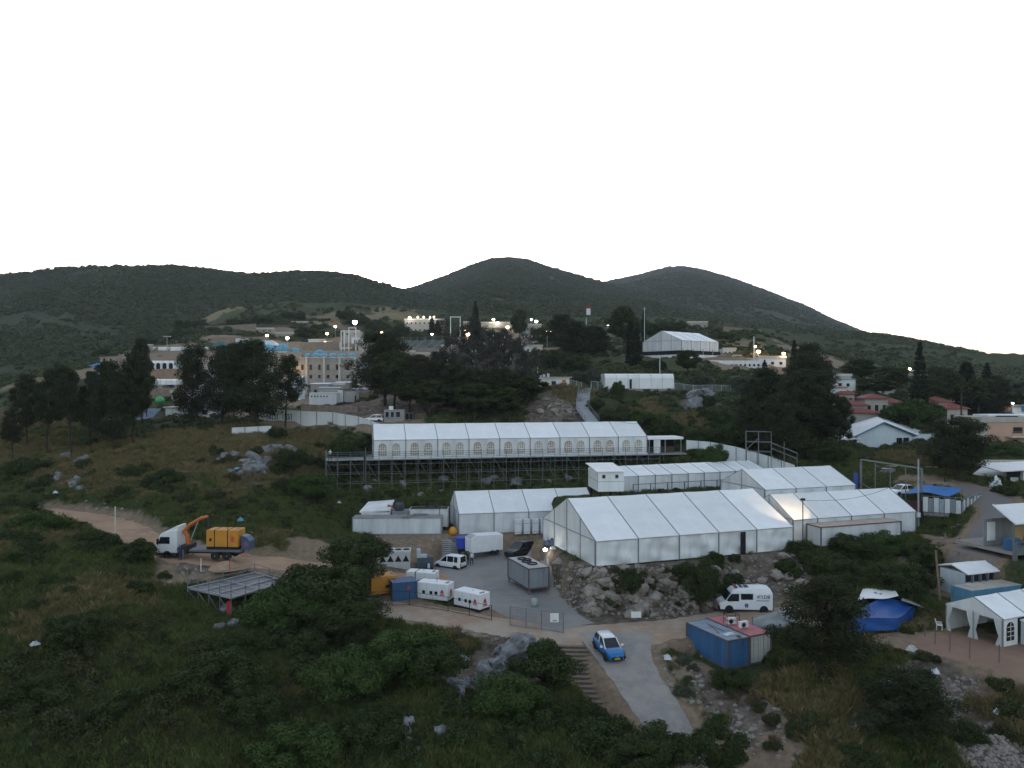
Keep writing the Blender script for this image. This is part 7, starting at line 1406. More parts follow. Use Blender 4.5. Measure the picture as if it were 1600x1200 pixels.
# --- blue tarpaulin shelter
t = thing('tarpaulin_shelter', 'blue tarpaulin shelter with a white sheet top behind the near pine', 'shelter', (0, 0, 0)); k = [W(1318, 985, 70), W(1402, 978, 71.5), W(1440, 953, 77), W(1352, 940, 77)]
grid_sheet(W(1322, 965, 70), W(1404, 966, 71), W(1432, 946, 77), W(1380, 932, 77), 14, 10, lambda u, v: Vector((0, 0, .12 * math.sin(u * 11 + v * 4) * math.sin(v * math.pi) - .3 * math.sin(u * math.pi) * math.sin(v * math.pi)))).obj('tarpaulin', pm('tarp_blue', (.016, .085, .30), .5, .3, .7, .25), t, True)
grid_sheet(W(1322, 988, 70), W(1404, 984, 71), W(1404, 966.5, 71), W(1322, 965.5, 70), 12, 4, wrinkle(.08, 9, 1)).obj('front_cloth', _M['tarp_blue'], t, True); grid_sheet(W(1404, 984, 71), W(1434, 962, 77), W(1432, 946.5, 77), W(1404, 966.5, 71), 6, 4).obj('side_cloth', _M['tarp_blue'], t)
grid_sheet(W(1340, 938, 75), W(1404, 932, 76), W(1396, 918, 81), W(1350, 916, 81), 8, 5, lambda u, v: Vector((0, 0, .1 * math.sin(u * 7)))).obj('white_sheet', M_white, t, True); grid_sheet(W(1408, 938, 76), W(1444, 950, 76), W(1444, 946, 78), W(1410, 934, 78), 4, 2).obj('board_roof', pm('grey_board', (.38, .37, .35), .8, .3, 2), t)
for q in (W(1322, 988, 70.2), W(1404, 984, 71.2), W(1433, 962, 76.8)): b = MB(); b.tube((q.x, q.y, gz(q.x, q.y) - .3), (q.x, q.y, q.z + 1.2), .05, n=5); b.obj('pole', M_steel, t)
# white tarp fence behind the cream container
t = thing('tarp_fence', 'pale grey sheet hung on posts behind the cream container', 'fence', (0, 0, 0)); a_ = Wz(1176, 985, .3); b_ = Wz(1250, 978, .8); grid_sheet(a_ + Vector((0, 0, .1)), b_ + Vector((0, 0, .1)), b_ + Vector((0, 0, 2.2)), a_ + Vector((0, 0, 1.1)), 14, 6, wrinkle(.12, 10, 2)).obj('sheet', pm('pale_tarp', (.42, .45, .47), .6, .3, .8, .2), t, True)
for f in (0, .33, .66, 1): q = a_.lerp(b_, f); b = MB(); b.tube((q.x, q.y + .1, gz(q.x, q.y) - .3), (q.x, q.y + .1, q.z + 1.3 + f), .045, n=5); b.obj('post', M_steel, t)
# --- unfinished platform
up = thing('unfinished_platform', 'unfinished steel deck on scaffold legs beside the dirt road', 'platform', (0, 0, 0)); uz = 4.0; c4 = [Wz(293, 920, uz), Wz(361, 935.5, uz), Wz(445, 911, uz), Wz(398, 896, uz)]
def uq(u, v, z=0): q = c4[0].lerp(c4[1], u).lerp(c4[3].lerp(c4[2], u), v); return Vector((q.x, q.y, uz + z))
for j in range(9):
    v0, v1 = j / 9, (j + .93) / 9; b = MB(); b.hexa([uq(0, v0, -.06), uq(1, v0, -.06), uq(1, v1, -.06), uq(0, v1, -.06), uq(0, v0), uq(1, v0), uq(1, v1), uq(0, v1)]); b.obj('deck_board', pm('aluminium_deck', (.17, .18, .19), .5, .4, 1.3, metal=.2), up)
for u in (0, .33, .66, 1):
    b = MB(); b.tube(uq(u, 0, .1), uq(u, 1, .1), .07, n=4); b.obj('joist', M_alu, up)
for v in (0, .5, 1): b = MB(); b.tube(uq(0, v, .17), uq(1, v, .17), .06, n=4); b.obj('bearer', M_alu, up)
for i, (u, v) in enumerate([(0, 0), (.5, 0), (1, 0), (1, .5), (1, 1), (0, 1), (0, .5), (.5, 1), (.25, 0), (.75, 0), (1, .25), (1, .75)]):
    q = uq(u, v); b = MB(); b.tube((q.x, q.y, gz(q.x, q.y) - .3), (q.x, q.y, uz + (1.9 if i in (0, 2) else 1.1)), .045, n=5); b.obj('upright', M_steel, up)
for (a, c) in (((0, 0), (0, 1)), ((0, 1), (1, 1))):
    for z in (.5, 1.0): b = MB(); b.tube(uq(*a, z), uq(*c, z), .035, n=5); b.obj('guard_rail', M_steel, up)
for u in (0, .25, .5, .75): p = uq(u, 0, -.1); q = uq(u + .25, 0, 0); b = MB(); b.tube(p, (q.x, q.y, gz(q.x, q.y)), .035, n=5); b.obj('brace', M_steel, up)
q = uq(.93, .02); b = MB(); b.box(q.x - .18, q.x + .18, q.y - .12, q.y + .12, gz(q.x, q.y), uz - .35); b.obj('red_guard', _M['red_plastic'], up)
# --- earth steps with timber risers
es = thing('earth_steps', 'long flight of earth steps with timber risers beside the ramp road', 'steps', (0, 0, 0)); a_ = Wz(897, 1013, -.1); b_ = Wz(972, 1118, -2.2); n = 15; d2 = (b_ - a_).to_2d().normalized()
for i in range(n):
    q = a_.lerp(b_, i / (n - 1)); ax = Vector((.97, -.05, 0)).normalized(); w = 2.05 + .25 * math.sin(i); z = q.z + .12; b = MB(); f = Vector((-ax.y, ax.x, 0))
    p0 = q - ax * w; p1 = q + ax * w * .75; b.hexa([p0 - f * .06 + Vector((0, 0, -.35)), p1 - f * .06 + Vector((0, 0, -.35)), p1 + f * .06 + Vector((0, 0, -.35)), p0 + f * .06 + Vector((0, 0, -.35)), p0 - f * .06 + Vector((0, 0, .16)), p1 - f * .06 + Vector((0, 0, .16)), p1 + f * .06 + Vector((0, 0, .16)), p0 + f * .06 + Vector((0, 0, .16))]); b.obj('riser', pm('old_timber', (.14, .11, .085), .9, .4, 3, .3), es)
    b = MB(); dpt = (b_ - a_).to_2d().length / (n - 1); b.hexa([p0 + f * .07 + Vector((0, 0, -.4)), p1 + f * .07 + Vector((0, 0, -.4)), p1 + f * (dpt * .9) + Vector((0, 0, -.4)), p0 + f * (dpt * .9) + Vector((0, 0, -.4)), p0 + f * .07 + Vector((0, 0, .12)), p1 + f * .07 + Vector((0, 0, .12)), p1 + f * (dpt * .9) + Vector((0, 0, .12)), p0 + f * (dpt * .9) + Vector((0, 0, .12))]); b.obj('tread', pm('step_earth', (.25, .19, .145), .95, .35, 1.5, .4), es)
kb = []
for i in range(12): q = Wz(912 + i * 8.6, 1006 + i * 11.2, -.05 - .2 * i); kb.append(q + Vector((0, 0, .05)))
t = thing('kerb_wall', 'low concrete kerb between the earth steps and the ramp road', 'kerb', (0, 0, 0))
for p, q in zip(kb[:-1], kb[1:]): d2 = (q - p).to_2d().normalized(); nn = Vector((-d2.y, d2.x, 0)) * .16; z = Vector((0, 0, .3)); s = Vector((0, 0, -.5)); b = MB(); b.hexa([p - nn + s, p.lerp(q, .97) - nn + s, p.lerp(q, .97) + nn + s, p + nn + s, p - nn + z, p.lerp(q, .97) - nn + z, p.lerp(q, .97) + nn + z, p + nn + z]); b.obj('kerb_stone', M_conc, t)

# --- the crowded terraces of the town
for px0, px1, top, bot, Y_, mt, lb in (
    (166, 198, 577, 591, 236, 0, 'pale flat shed right of the blue sheds'), (300, 332, 561, 574, 252, 1, 'low stone store behind the arcaded tent'), (318, 346, 577, 592, 226, 0, 'white box shed seen between the left pines'), (352, 380, 566, 581, 240, 1, 'stone store left of the stone wing'), (366, 394, 586, 601, 222, 0, 'white shed under the stone store'), (268, 298, 612, 627, 187, 2, 'dusty terrace house above the gridded cabin'), (424, 446, 612, 626, 206, 0, 'white box shed before the stone wing'), (455, 480, 606, 619, 224, 2, 'tan store at the foot of the stone front'),
    (560, 590, 601, 614, 222, 1, 'stone store right of the stone building'), (566, 598, 577, 591, 246, 2, 'tan house between the stone building and the pine'), (574, 602, 556, 567, 268, 0, 'white roofed shed above the tan house'), (396, 428, 513, 521, 362, 1, 'low stone house on the hillock'), (340, 364, 523, 531, 342, 2, 'tan terrace house left on the hillock'), (482, 508, 531, 539, 312, 0, 'white shed above the small blue domes'), (560, 584, 534, 545, 288, 2, 'tan house right of the white frames'), (586, 606, 546, 557, 276, 0, 'white store left of the stands'),
    (640, 690, 568, 581, 238, 1, 'stone terrace block below the stands'), (655, 690, 584, 598, 212, 2, 'tan hut among the dark trees'), (820, 848, 540, 553, 262, 0, 'white double-deck shed right of the egret roost'), (690, 716, 540, 551, 264, 1, 'stone house beside the right stand'), (500, 540, 600, 611, 236, 1, 'long stone terrace under the stone front'), (700, 730, 528, 537, 300, 2, 'tan house under the big white frame'), (1130, 1150, 545, 556, 240, 0, 'white shed right of the hall tent'), (205, 228, 560, 570, 262, 0, 'small white shed at the end of the terrace')):
    hall(lb, px0, px1, top, bot, Y_, (M_fpanel, M_stone, M_cream)[mt], 1, 3, 4, random.uniform(-.15, .15), 'town_house')
M_dry = pm('dry_stone_wall', (.30, .24, .18), .95, .45, 1.5, .8, col2=(.16, .125, .095))
for a, b_, Y_, h, lb in (((300, 614), (392, 611), 214, 2.6, 'rough stone terrace wall below the white sheds'), ((396, 616), (470, 614), 236, 3.0, 'rough stone terrace wall under the stone wing'), ((228, 622), (300, 619), 190, 2.4, 'rough stone terrace wall left of the gridded cabin'), ((330, 538), (420, 536), 300, 2.6, 'stone terrace wall above the teal canopy'), ((440, 545), (530, 543), 296, 2.4, 'stone terrace wall behind the blue domes'), ((320, 520), (400, 516), 350, 3.0, 'stone terrace wall on the hillock'), ((560, 628), (620, 630), 186, 2.4, 'stone terrace wall above the block hut'), ((470, 646), (560, 650), 160, 2.0, 'stone terrace wall above the lettered fence'), ((1130, 520), (1190, 524), 320, 2.6, 'stone terrace wall on the dry slope right of the hall tent')):
    panel_fence('terrace_wall', lb, [W(a[0], a[1], Y_), W((a[0] + b_[0]) / 2, (a[1] + b_[1]) / 2 + .6, Y_ + 1.5), W(b_[0], b_[1], Y_)], h, M_dry, 3.2, post=False, th=.7, sink=3, cat='wall')
_st = [M_fpanel, M_stone, M_cream, M_stone, pm('weathered_block', (.34, .31, .27), .9, .35, 1.5), M_fpanel]; _rf = [M_white, M_croof, pm('rust_sheet', (.24, .13, .09), .8, .4, 1), M_white, _M['faded_blue_canvas'], _M['pale_canvas']]
for i in range(52):
    px, py = (random.uniform(140, 600), random.uniform(536, 632)) if i < 42 else (random.uniform(1290, 1590), random.uniform(592, 650)); g = G(px, py)
    if not 150 < g.y < 400: continue
    t = thing('town_shed', 'small flat-roofed shed crowded on the left terraces' if i < 42 else 'small flat-roofed shed among the trees on the right', 'shed', (g.x, g.y, g.z - .3), random.uniform(-.3, .3), 'sheds on the left terraces' if i < 42 else 'sheds among the right-hand trees'); w, d_, h = random.uniform(3, 7), random.uniform(3, 5), random.uniform(2.2, 3.6); k = random.randrange(6)
    bx(t, 'wall', _st[k], 0, w, 0, d_, -1.5, h); b = MB(); b.hexa([(-.2, -.3, h + .02), (w + .2, -.3, h + .02), (w + .2, d_, h + .35), (-.2, d_, h + .35), (-.2, -.3, h + .14), (w + .2, -.3, h + .14), (w + .2, d_, h + .47), (-.2, d_, h + .47)]); b.obj('roof', _rf[(k + i) % 6], t)
    bx(t, 'door', M_dark, w * .2, w * .2 + .9, -.04, -.005, 0, 1.9); win(t, w * .65, 1.0, .8, .8, 0, M_pstone)

# ================================================================ LAMPS, POLES, SIGNS
M_warm = emit('lamp_warm', (1, .58, .24), 5.5); M_cool = emit('lamp_white', (1, .95, .82), 6)
def lamp(label, px, py, Y, warm=True, h=None, r=.32, heads=1, pole=True, energy=0, mat=None):
    c = W(px, py, Y); g = gz(c.x, c.y); t = thing('street_lamp', label, 'lamp', (c.x, c.y, min(g, c.z - 1.5))); z = c.z - t.location.z
    if pole: b = MB(); b.tube((0, .3, -.5), (0, .3, z + .25), .09, .06, 6); b.tube((0, .3, z + .25), (0, 0, z + .28), .04, n=5); b.obj('pole', M_alu, t)
    for k in range(heads):
        x = k * .9 * (1 if heads > 1 else 0); b = MB(); b.box(x - .22, x + .22, -.3, .3, z + .14, z + .26); b.obj('lamp_head', M_alu, t); b = MB(); b.lathe([(.02, -r), (r * .7, -r * .7), (r, 0), (r * .8, r * .4), (.05, r * .5)], 12, (x, 0, z)); o = b.obj('bulb', M_warm if warm else M_cool, t, True)
        if k and pole: b = MB(); b.tube((0, .3, z + .2), (x, 0, z + .25), .04, n=5); b.obj('arm', M_alu, t)
    if energy:
        L = bpy.data.lights.new('lamp_light', 'POINT'); L.energy = energy; L.color = (1, .65, .35) if warm else (1, .92, .8); L.shadow_soft_size = .3; lo = bpy.data.objects.new('lamp_light', L); COL.objects.link(lo); lo.parent = t; lo.location = (0, -.5, z - .3)
    return t
lamp('brightest tall white floodlight above the blue domes', 554.5, 503, 300, False, r=.9, energy=600)
for px, py, Y, wm, r, lb in ((524, 510, 345, True, .55, 'orange lamp left of the tall floodlight'), (511, 521, 330, True, .55, 'orange lamp lower left of the tall floodlight'), (508, 534.5, 300, True, .4, 'small lamp just above the row of blue domes'), (417, 524, 320, True, .6, 'pinkish lamp over the grey-white marquee'), (449, 528, 290, False, .6, 'white lamp on a pole behind the largest dome'), (596, 519, 320, True, .45, 'orange street lamp with two arms right of the white frames'), (640, 496, 384, False, .6, 'white roof lamp at the left end of the hilltop hall'), (653, 495.5, 384, False, .3, 'small roof lamp second on the hilltop hall'), (662, 495.5, 384, False, .3, 'small roof lamp third on the hilltop hall'), (672, 495.5, 384, False, .3, 'small roof lamp fourth on the hilltop hall'), (678, 495, 384, False, .35, 'small roof lamp last on the hilltop hall'), (675, 522, 300, False, .4, 'white lamp above the right stand'), (731, 522, 300, True, .75, 'bright orange lamp at the foot of the pointed conifer'), (727, 516, 302, True, .35, 'small orange lamp over the bright orange one'), (771, 499, 364, False, .6, 'white lamp on the colonnade roof'), (778, 504, 364, False, .4, 'lower white lamp on the colonnade roof'), (793, 511, 355, True, .7, 'orange lamp before the colonnade'), (838, 502, 345, False, .6, 'white lamp on the end house roof'), (830, 499, 345, False, .35, 'small white lamp on the end house roof'), (950, 508, 330, False, .5, 'white flood lamp above the dark pines'), (1180, 541, 236, True, .35, 'orange lamp on the tall mast by the white wall'), (1185, 549, 234, True, .6, 'bright warm lamp below the mast lamp'), (1224.5, 552, 224, True, .45, 'orange lamp over the long white shed'), (1421, 576, 215, True, .4, 'orange lamp beside the tall narrow conifer'), (1552, 617, 208, False, .25, 'small white lamp in the dark trees at the right'), (1582, 630, 204, False, .3, 'white lamp on the shed at the right edge'), (457, 575, 256, True, .35, 'orange wall lamp on the stone wing')):
    lamp(lb, px, py, Y, wm, r=r, pole=(py not in (495.5, 495, 575)), energy=(60 if py in (575, 549, 552) else 0))
lamp('street lamp with two orange heads before the dark pines', 855, 518, 260, True, r=.3, heads=2)
# spot lamp by the grey container, lamp on the tent wall
c = W(852, 859, 91); t = thing('work_lamp', 'lit white work lamp behind the grey container', 'lamp', (c.x, c.y, gz(c.x, c.y))); z = max(.8, c.z - t.location.z); b = MB(); b.tube((0, 0, -.2), (0, 0, z - .1), .04, n=5); b.obj('stand', M_steel, t); b = MB(); b.lathe([(.05, -.16), (.2, -.1), (.22, .05), (.1, .16)], 10, (0, 0, z)); b.obj('bulb', M_cool, t, True)
x, y = wb(.7, -.9); t = thing('work_lamp', 'work lamp on a dark pole lighting the tent roof', 'lamp', (x, y, 5.0)); b = MB(); b.tube((0, 0, -.3), (0, 0, 5.2), .06, n=6); b.obj('pole', M_black, t); b = MB(); b.box(-.25, .25, -.12, .12, 5.2, 5.45); b.obj('lamp_head', M_black, t); b = MB(); b.box(-.2, .2, .125, .16, 5.22, 5.42); b.obj('bulb', M_warm, t)
L = bpy.data.lights.new('lamp_light', 'SPOT'); L.energy = 45; L.color = (1, .72, .42); L.spot_size = R(100); L.shadow_soft_size = .15; lo = bpy.data.objects.new('lamp_light', L); COL.objects.link(lo); lo.parent = t; lo.location = (-.1, .25, 5.3); lo.rotation_euler = (R(50), 0, R(20))
def pole(label, px, base, top, Y=None, r=.07, mat=None, name='pole', lean=0, cross=0):
    q = G(px, base) if Y is None else at_ground(px, Y); h = (base - top) / 1200 * q.y; t = thing(name, label, 'pole', q); b = MB(); b.tube((0, 0, -.4), (lean, 0, h), r, r * .8, 6); b.obj('shaft', mat or M_steel, t); b = MB(); b.lathe([(r * 1.1, 0), (r * .9, .08)], 6, (lean, 0, h)); b.obj('cap', mat or M_steel, t)
    if cross: b = MB(); b.tube((lean - cross, 0, h - .4), (lean + cross, 0, h - .4), .05, n=5); b.obj('cross_arm', mat or M_steel, t)
    return t
pole('pale post standing in the bend of the dirt road', 180, 838, 793, None, .09, M_pstone); pole('white antenna mast beside the thin cypress', 1007, 560, 486, 240, .1, M_wpaint, cross=.5); pole('flag mast against the central peak', 916, 540, 488, 290, .1, M_wpaint); pole('white mast by the long white wall', 1178, 575, 538, 226, .16, M_wpaint); pole('thin leaning pole beside the street lamp with two heads', 863, 562, 528, 200, .06, M_steel, lean=-.8); pole('tall wooden pole left of the gridded cabin', 229, 690, 575, 160, .12, M_bark); pole('wooden pole behind the marquee annex', 936, 662, 635, 136, .12, pm('green_pole', (.12, .20, .14), .8, .3, 2)); pole('dark wooden pole before the beige house', 1502, 700, 640, 158, .2, M_bark); pole('leaning pale pole beside the white cabin row', 1470, 945, 863, 76, .13, M_wood, lean=-.5)
pole('thin white pole behind the low barrel tent', 1031, 600, 561, 172, .08, M_wpaint); pole('tall pole above the white stores', 687, 805, 770, 108, .07, M_wood); pole('thin post at the dry slope beside the marquee walkway', 577, 717, 688, 124, .06, M_wood)
t = thing('flag', 'small red and white flag on the mast', 'flag', W(916, 492, 290)); b = MB(); b.box(.1, 1.6, -.02, .02, 0, 2.4); b.obj('cloth', M_wpaint, t); b = MB(); b.box(.1, 1.6, -.03, .03, 2.41, 3.3); b.obj('red_band', _M['red_plastic'], t)
t = thing('floodlight_mast', 'floodlight mast with a crown of white lamps on the left terrace', 'lamp', W(261, 548, 280)); b = MB(); b.tube((0, 0, -3), (0, 0, 5), .12, n=6); b.obj('pole', M_alu, t)
for k in range(4): b = MB(); b.lathe([(.1, -.2), (.35, 0), (.1, .2)], 8, (-1.2 + .8 * k, 0, 5.2)); b.obj('lamp_head', M_wpaint, t)
# scaffold-like stair frame right of the curved fence
q = W(1205, 735, 126); t = thing('steel_stair_frame', 'bare steel stair frame behind the right-hand tents', 'frame', (q.x, q.y, q.z), R(-20))
for i in range(5):
    for y in (0, 1.4): b = MB(); x = -4 + i * 2; hh = (6.4, 6.4, 6.3, 4.6, 3.0)[i]; b.tube((x, y, -1), (x, y, hh), .05, n=5); b.obj('upright', M_steel, t)
for z0, z1, x0, x1 in ((6.3, 6.3, -4, 0), (4.6, 4.6, -4, 0), (3.0, 3.0, -4, 0), (4.5, 2.9, 0, 4), (3.6, 2.0, 0, 4), (3.2, 5.2, -4, -2)):
    for y in (0, 1.4): b = MB(); b.tube((x0, y, z0), (x1, y, z1), .045, n=5); b.obj('rail', M_steel, t)
for i in range(8): bx(t, 'tread', M_deck, -.1 + i * .5, .35 + i * .5, .1, 1.3, 2.2 - i * .28, 2.26 - i * .28)
# sheet gate beside the generators, with sign
pts = [G(797, 978), G(822, 982), G(846, 985), G(880, 990)]; t = bar_fence('wire_gate', 'wire mesh gate with a white notice beside the gravel track', pts, 1.9, M_steel, 1.6, 12, .03, 'gate'); q = G(866, 990) - t.location; bx(t, 'notice_board', M_wpaint, q.x - .4, q.x + .42, q.y - .12, q.y - .08, .9, 1.75); bx(t, 'notice_print', M_seam, q.x - .15, q.x + .25, q.y - .125, q.y - .122, 1.0, 1.1)
pts = [W(578, 949, 80.6), W(640, 955, 81.2), W(700, 965, 79.4), W(768, 978, 76.6)]
for p_ in pts: p_.z = gz(p_.x, p_.y)
bar_fence('wire_fence', 'thin wire fence between the generators and the gravel track', pts, 1.5, M_black, 3.4, 0, .022)
q = G(994, 974); t = thing('notice_board', 'blank white board on a post at the foot of the rock wall', 'sign', q); bx(t, 'board', M_wpaint, -.5, .5, -.03, .03, .55, 1.15); b = MB(); b.tube((0, .06, -.3), (0, .06, 1.0), .03, n=5); b.obj('post', M_steel, t)
for i, (px, py) in enumerate(((1445, 996), (1461, 1008), (1484, 1019), (1515, 1030), (1561, 1037))): q = G(px, py); t = thing('fence_post', ['rusty post nearest the white chair', 'second rusty post along the yard edge', 'third rusty post along the yard edge', 'fourth rusty post along the yard edge', 'rusty post before the curtain of the party tent'][i], 'post', q, 0, 'rusty posts along the yard'); b = MB(); b.tube((0, 0, -.3), (.03, 0, 1.5 + .1 * (i % 2)), .04, n=6); b.obj('shaft', M_rust, t); b = MB(); b.lathe([(.05, 0), (.04, .05)], 6, (.03, 0, 1.5 + .1 * (i % 2))); b.obj('cap', M_rust, t)
q = G(1468, 984); ch_ = thing('plastic_chair', 'white plastic chair beside the party tent', 'chair', q, R(60)); bx(ch_, 'seat', M_wpaint, -.24, .24, -.24, .24, .42, .46); b = MB(); b.hexa([(-.24, .2, .47), (.24, .2, .47), (.24, .25, .47), (-.24, .25, .47), (-.22, .34, .95), (.22, .34, .95), (.22, .38, .95), (-.22, .38, .95)]); b.obj('backrest', M_wpaint, ch_)
for x in (-.21, .21):
    for y in (-.2, .22): b = MB(); b.tube((x * 1.1, y * 1.1, -.05), (x, y, .43), .03, n=5); b.obj('leg', M_wpaint, ch_)
    bx(ch_, 'armrest', M_wpaint, x - .03, x + .03, -.2, .28, .64, .68)
# sand heap and pickets on the dirt road
b = MB(); n = 16; V = []
for j in range(7):
    for i in range(n): a = 6.283 * i / n; r = (1 - j / 6.2) * 2.0 * (1 + .12 * math.sin(a * 3 + j)); V.append((r * math.cos(a) * 1.3, r * math.sin(a) * .8, 1.25 * (1 - (1 - j / 6.2) ** 1.3) - .1 + .04 * math.sin(a * 5 + j * 2)))
b.add(V, [(j * n + i, j * n + (i + 1) % n, (j + 1) * n + (i + 1) % n, (j + 1) * n + i) for j in range(6) for i in range(n)] + [tuple(range(6 * n, 7 * n))]); o = b.obj('sand_heap', M_dirt, smooth=True); o.scale = (.9, 1, .65); q = Wz(354, 888, 4.3); o.location = (q.x, q.y, gz(q.x, q.y)); tag(o, 'heap of reddish sand in front of the crane truck', 'sand heap')
pole('red picket behind the unfinished platform', 359, 900, 873, None, .05, _M['red_plastic'], 'picket'); pole('white-topped picket before the crane truck', 314, 893, 874, None, .05, M_wpaint, 'picket')

# ================================================================ ROCKS
ROCK = []
def mk_rock(seed, mat, sub=3, flat=.75, rg=.32):
    g = np.random.default_rng(seed); bm = bmesh.new(); bmesh.ops.create_icosphere(bm, subdivisions=sub, radius=1); pl_ = [(Vector(g.normal(size=3)).normalized(), g.uniform(.55, .9)) for _ in range(16)]; off = g.random(3) * 50
    for v in bm.verts:
        p = v.co.copy()
        for nrm, d in pl_:
            k = p.dot(nrm)
            if k > d: p -= nrm * (k - d) * .97
        f = 1 + rg * (float(fbm(np.array([p.x * 1.8 + off[0]]), np.array([p.y * 1.8 + p.z * 2.3 + off[1]]), 3, seed)[0]) - .45) + .22 * (float(vnoise(np.array([p.x * 4.5 + p.z * 3 + off[2]]), np.array([p.y * 4.5 - p.z * 4]), seed + 3)[0]) - .5); v.co = Vector((p.x * f, p.y * f, p.z * f * flat))
    me = bpy.data.meshes.new('boulder'); bm.to_mesh(me); bm.free(); me.materials.append(mat); return me
RK = [mk_rock(700 + i, M_rock, 3, .75, .5) for i in range(7)]; RG = [mk_rock(720 + i, M_rock2, 3, .8, .9) for i in range(6)]; RS = [mk_rock(740 + i, pm('pale_stone', (.30, .27, .235), .9, .4, 2, .5), 1, .75) for i in range(4)]
_rc = [0]
def rock_at(q, r, ms, label, group, sx=1.0, sz=1.0, name='boulder'):
    _rc[0] += 1; o = bpy.data.objects.new(name, ms[_rc[0] % len(ms)]); COL.objects.link(o); o.location = (q.x, q.y, q.z + r * .15); o.rotation_euler = (random.uniform(-.4, .4), random.uniform(-.4, .4), random.random() * 6.28); o.scale = (r * sx * random.uniform(.8, 1.2), r * random.uniform(.8, 1.2), r * sz * random.uniform(.75, 1.1)); return tag(o, label, 'boulder', group)
def rocks(rect, n, r0, r1, ms, label, group, sx=1, sz=1, avoid=True):
    c = 0; tries = 0
    while c < n and tries < 8 * n:
        tries += 1; q = G(random.uniform(rect[0], rect[2]), random.uniform(rect[1], rect[3]))
        if avoid and blocked(np.array([q.x]), np.array([q.y]), .1)[0]: continue
        r = r0 + (r1 - r0) * random.random() ** 2.6; rock_at(q, r, ms, label, group, sx, sz); c += 1
rocks((845, 880, 960, 965), 58, .28, 1.15, RK, 'limestone boulder in the rock wall between the grey container and the white board', 'boulders of the rock wall, left')
rocks((960, 885, 1130, 968), 66, .28, 1.2, RK, 'limestone boulder in the rock wall between the white board and the van', 'boulders of the rock wall, middle')
rocks((1150, 868, 1260, 945), 26, .35, .9, RK, 'limestone boulder behind the ambulance van', 'boulders behind the van')
rocks((668, 982, 806, 1004), 24, .2, .48, RK, 'pale stone in the bank below the gravel track', 'stones of the track bank')
rocks((696, 1030, 775, 1100), 16, .7, 1.7, RG, 'grey limestone rock of the outcrop left of the earth steps', 'grey outcrop', 1, 1.1); rocks((770, 1012, 852, 1050), 12, .7, 1.6, RG, 'grey limestone rock of the upper outcrop by the earth steps', 'upper grey outcrop', 1, 1.1); rocks((620, 1140, 710, 1195), 10, .6, 1.3, RG, 'grey limestone rock at the bottom edge', 'grey rocks at the bottom')
rocks((345, 700, 480, 742), 20, .7, 1.8, RG, 'grey limestone rock on the slope below the lettered fence', 'grey rocks on the slope', 1.3, 1.0); rocks((85, 715, 135, 765), 10, .6, 1.5, RG, 'pale rock under the left pine grove', 'rocks under the left grove'); rocks((560, 750, 700, 775), 10, .4, 1.0, RG, 'rock under the scaffold left of the white stores', 'rocks under the scaffold'); rocks((690, 745, 900, 762), 8, .5, 1.2, RG, 'rock in the shade under the long scaffold', 'rocks in the scaffold shade')
rocks((845, 612, 905, 650), 12, .4, 1.1, RK, 'pale rubble stone on the bank left of the footbridge', 'rubble left of the footbridge'); rocks((1070, 618, 1100, 640), 5, 1.2, 2.4, RG, 'big grey boulder on the bank right of the marquee', 'boulders on the right bank', 1.3, 1.2)
rocks((500, 615, 600, 655), 14, .4, 1.2, RK, 'weathered rock on the terrace below the stone building', 'rocks on the terrace'); rocks((250, 895, 330, 960), 10, .25, .6, RK, 'rock beside the unfinished platform', 'rocks by the platform'); rocks((340, 955, 372, 985), 3, .6, 1.1, RG, 'grey rock below the corner of the unfinished platform', 'rocks below the platform'); 
rocks((1440, 820, 1520, 870), 14, .25, .6, RK, 'rock edging the lane below the fenced platform', 'rocks by the lane')
def near_pts(rect, n):
    out = []
    for _ in range(n): out.append(G(random.uniform(rect[0], rect[2]), random.uniform(rect[1], rect[3])))
    a = np.array([tuple(q) for q in out]); k = ~blocked(a[:, 0], a[:, 1], .1); return a[k]
rb = np.concatenate([near_pts((1490, 1130, 1600, 1200), 420), near_pts((1440, 1060, 1530, 1120), 160), near_pts((1020, 1010, 1130, 1120), 110), near_pts((1120, 1100, 1260, 1190), 90), near_pts((840, 885, 1140, 975), 1000), near_pts((1150, 870, 1260, 950), 120), near_pts((860, 610, 900, 650), 120), near_pts((560, 750, 900, 775), 50), near_pts((500, 610, 620, 660), 160), near_pts((250, 880, 450, 900), 60)])
rb2 = np.concatenate([near_pts(r_, n_) for r_, n_ in (((1020, 1020, 1110, 1110), 26), ((1100, 1110, 1190, 1180), 28), ((330, 790, 440, 850), 24), ((590, 835, 690, 860), 22), ((70, 770, 240, 800), 22))])
scatter('rubble_stones', rb2, rng.uniform(.12, .42, len(rb2)), RS, 'pale loose stones along the road edges and banks', 'rubble')
scatter('rubble', rb, rng.uniform(.06, .30, len(rb)), RS, 'small pale rubble strewn over the banks', 'rubble')
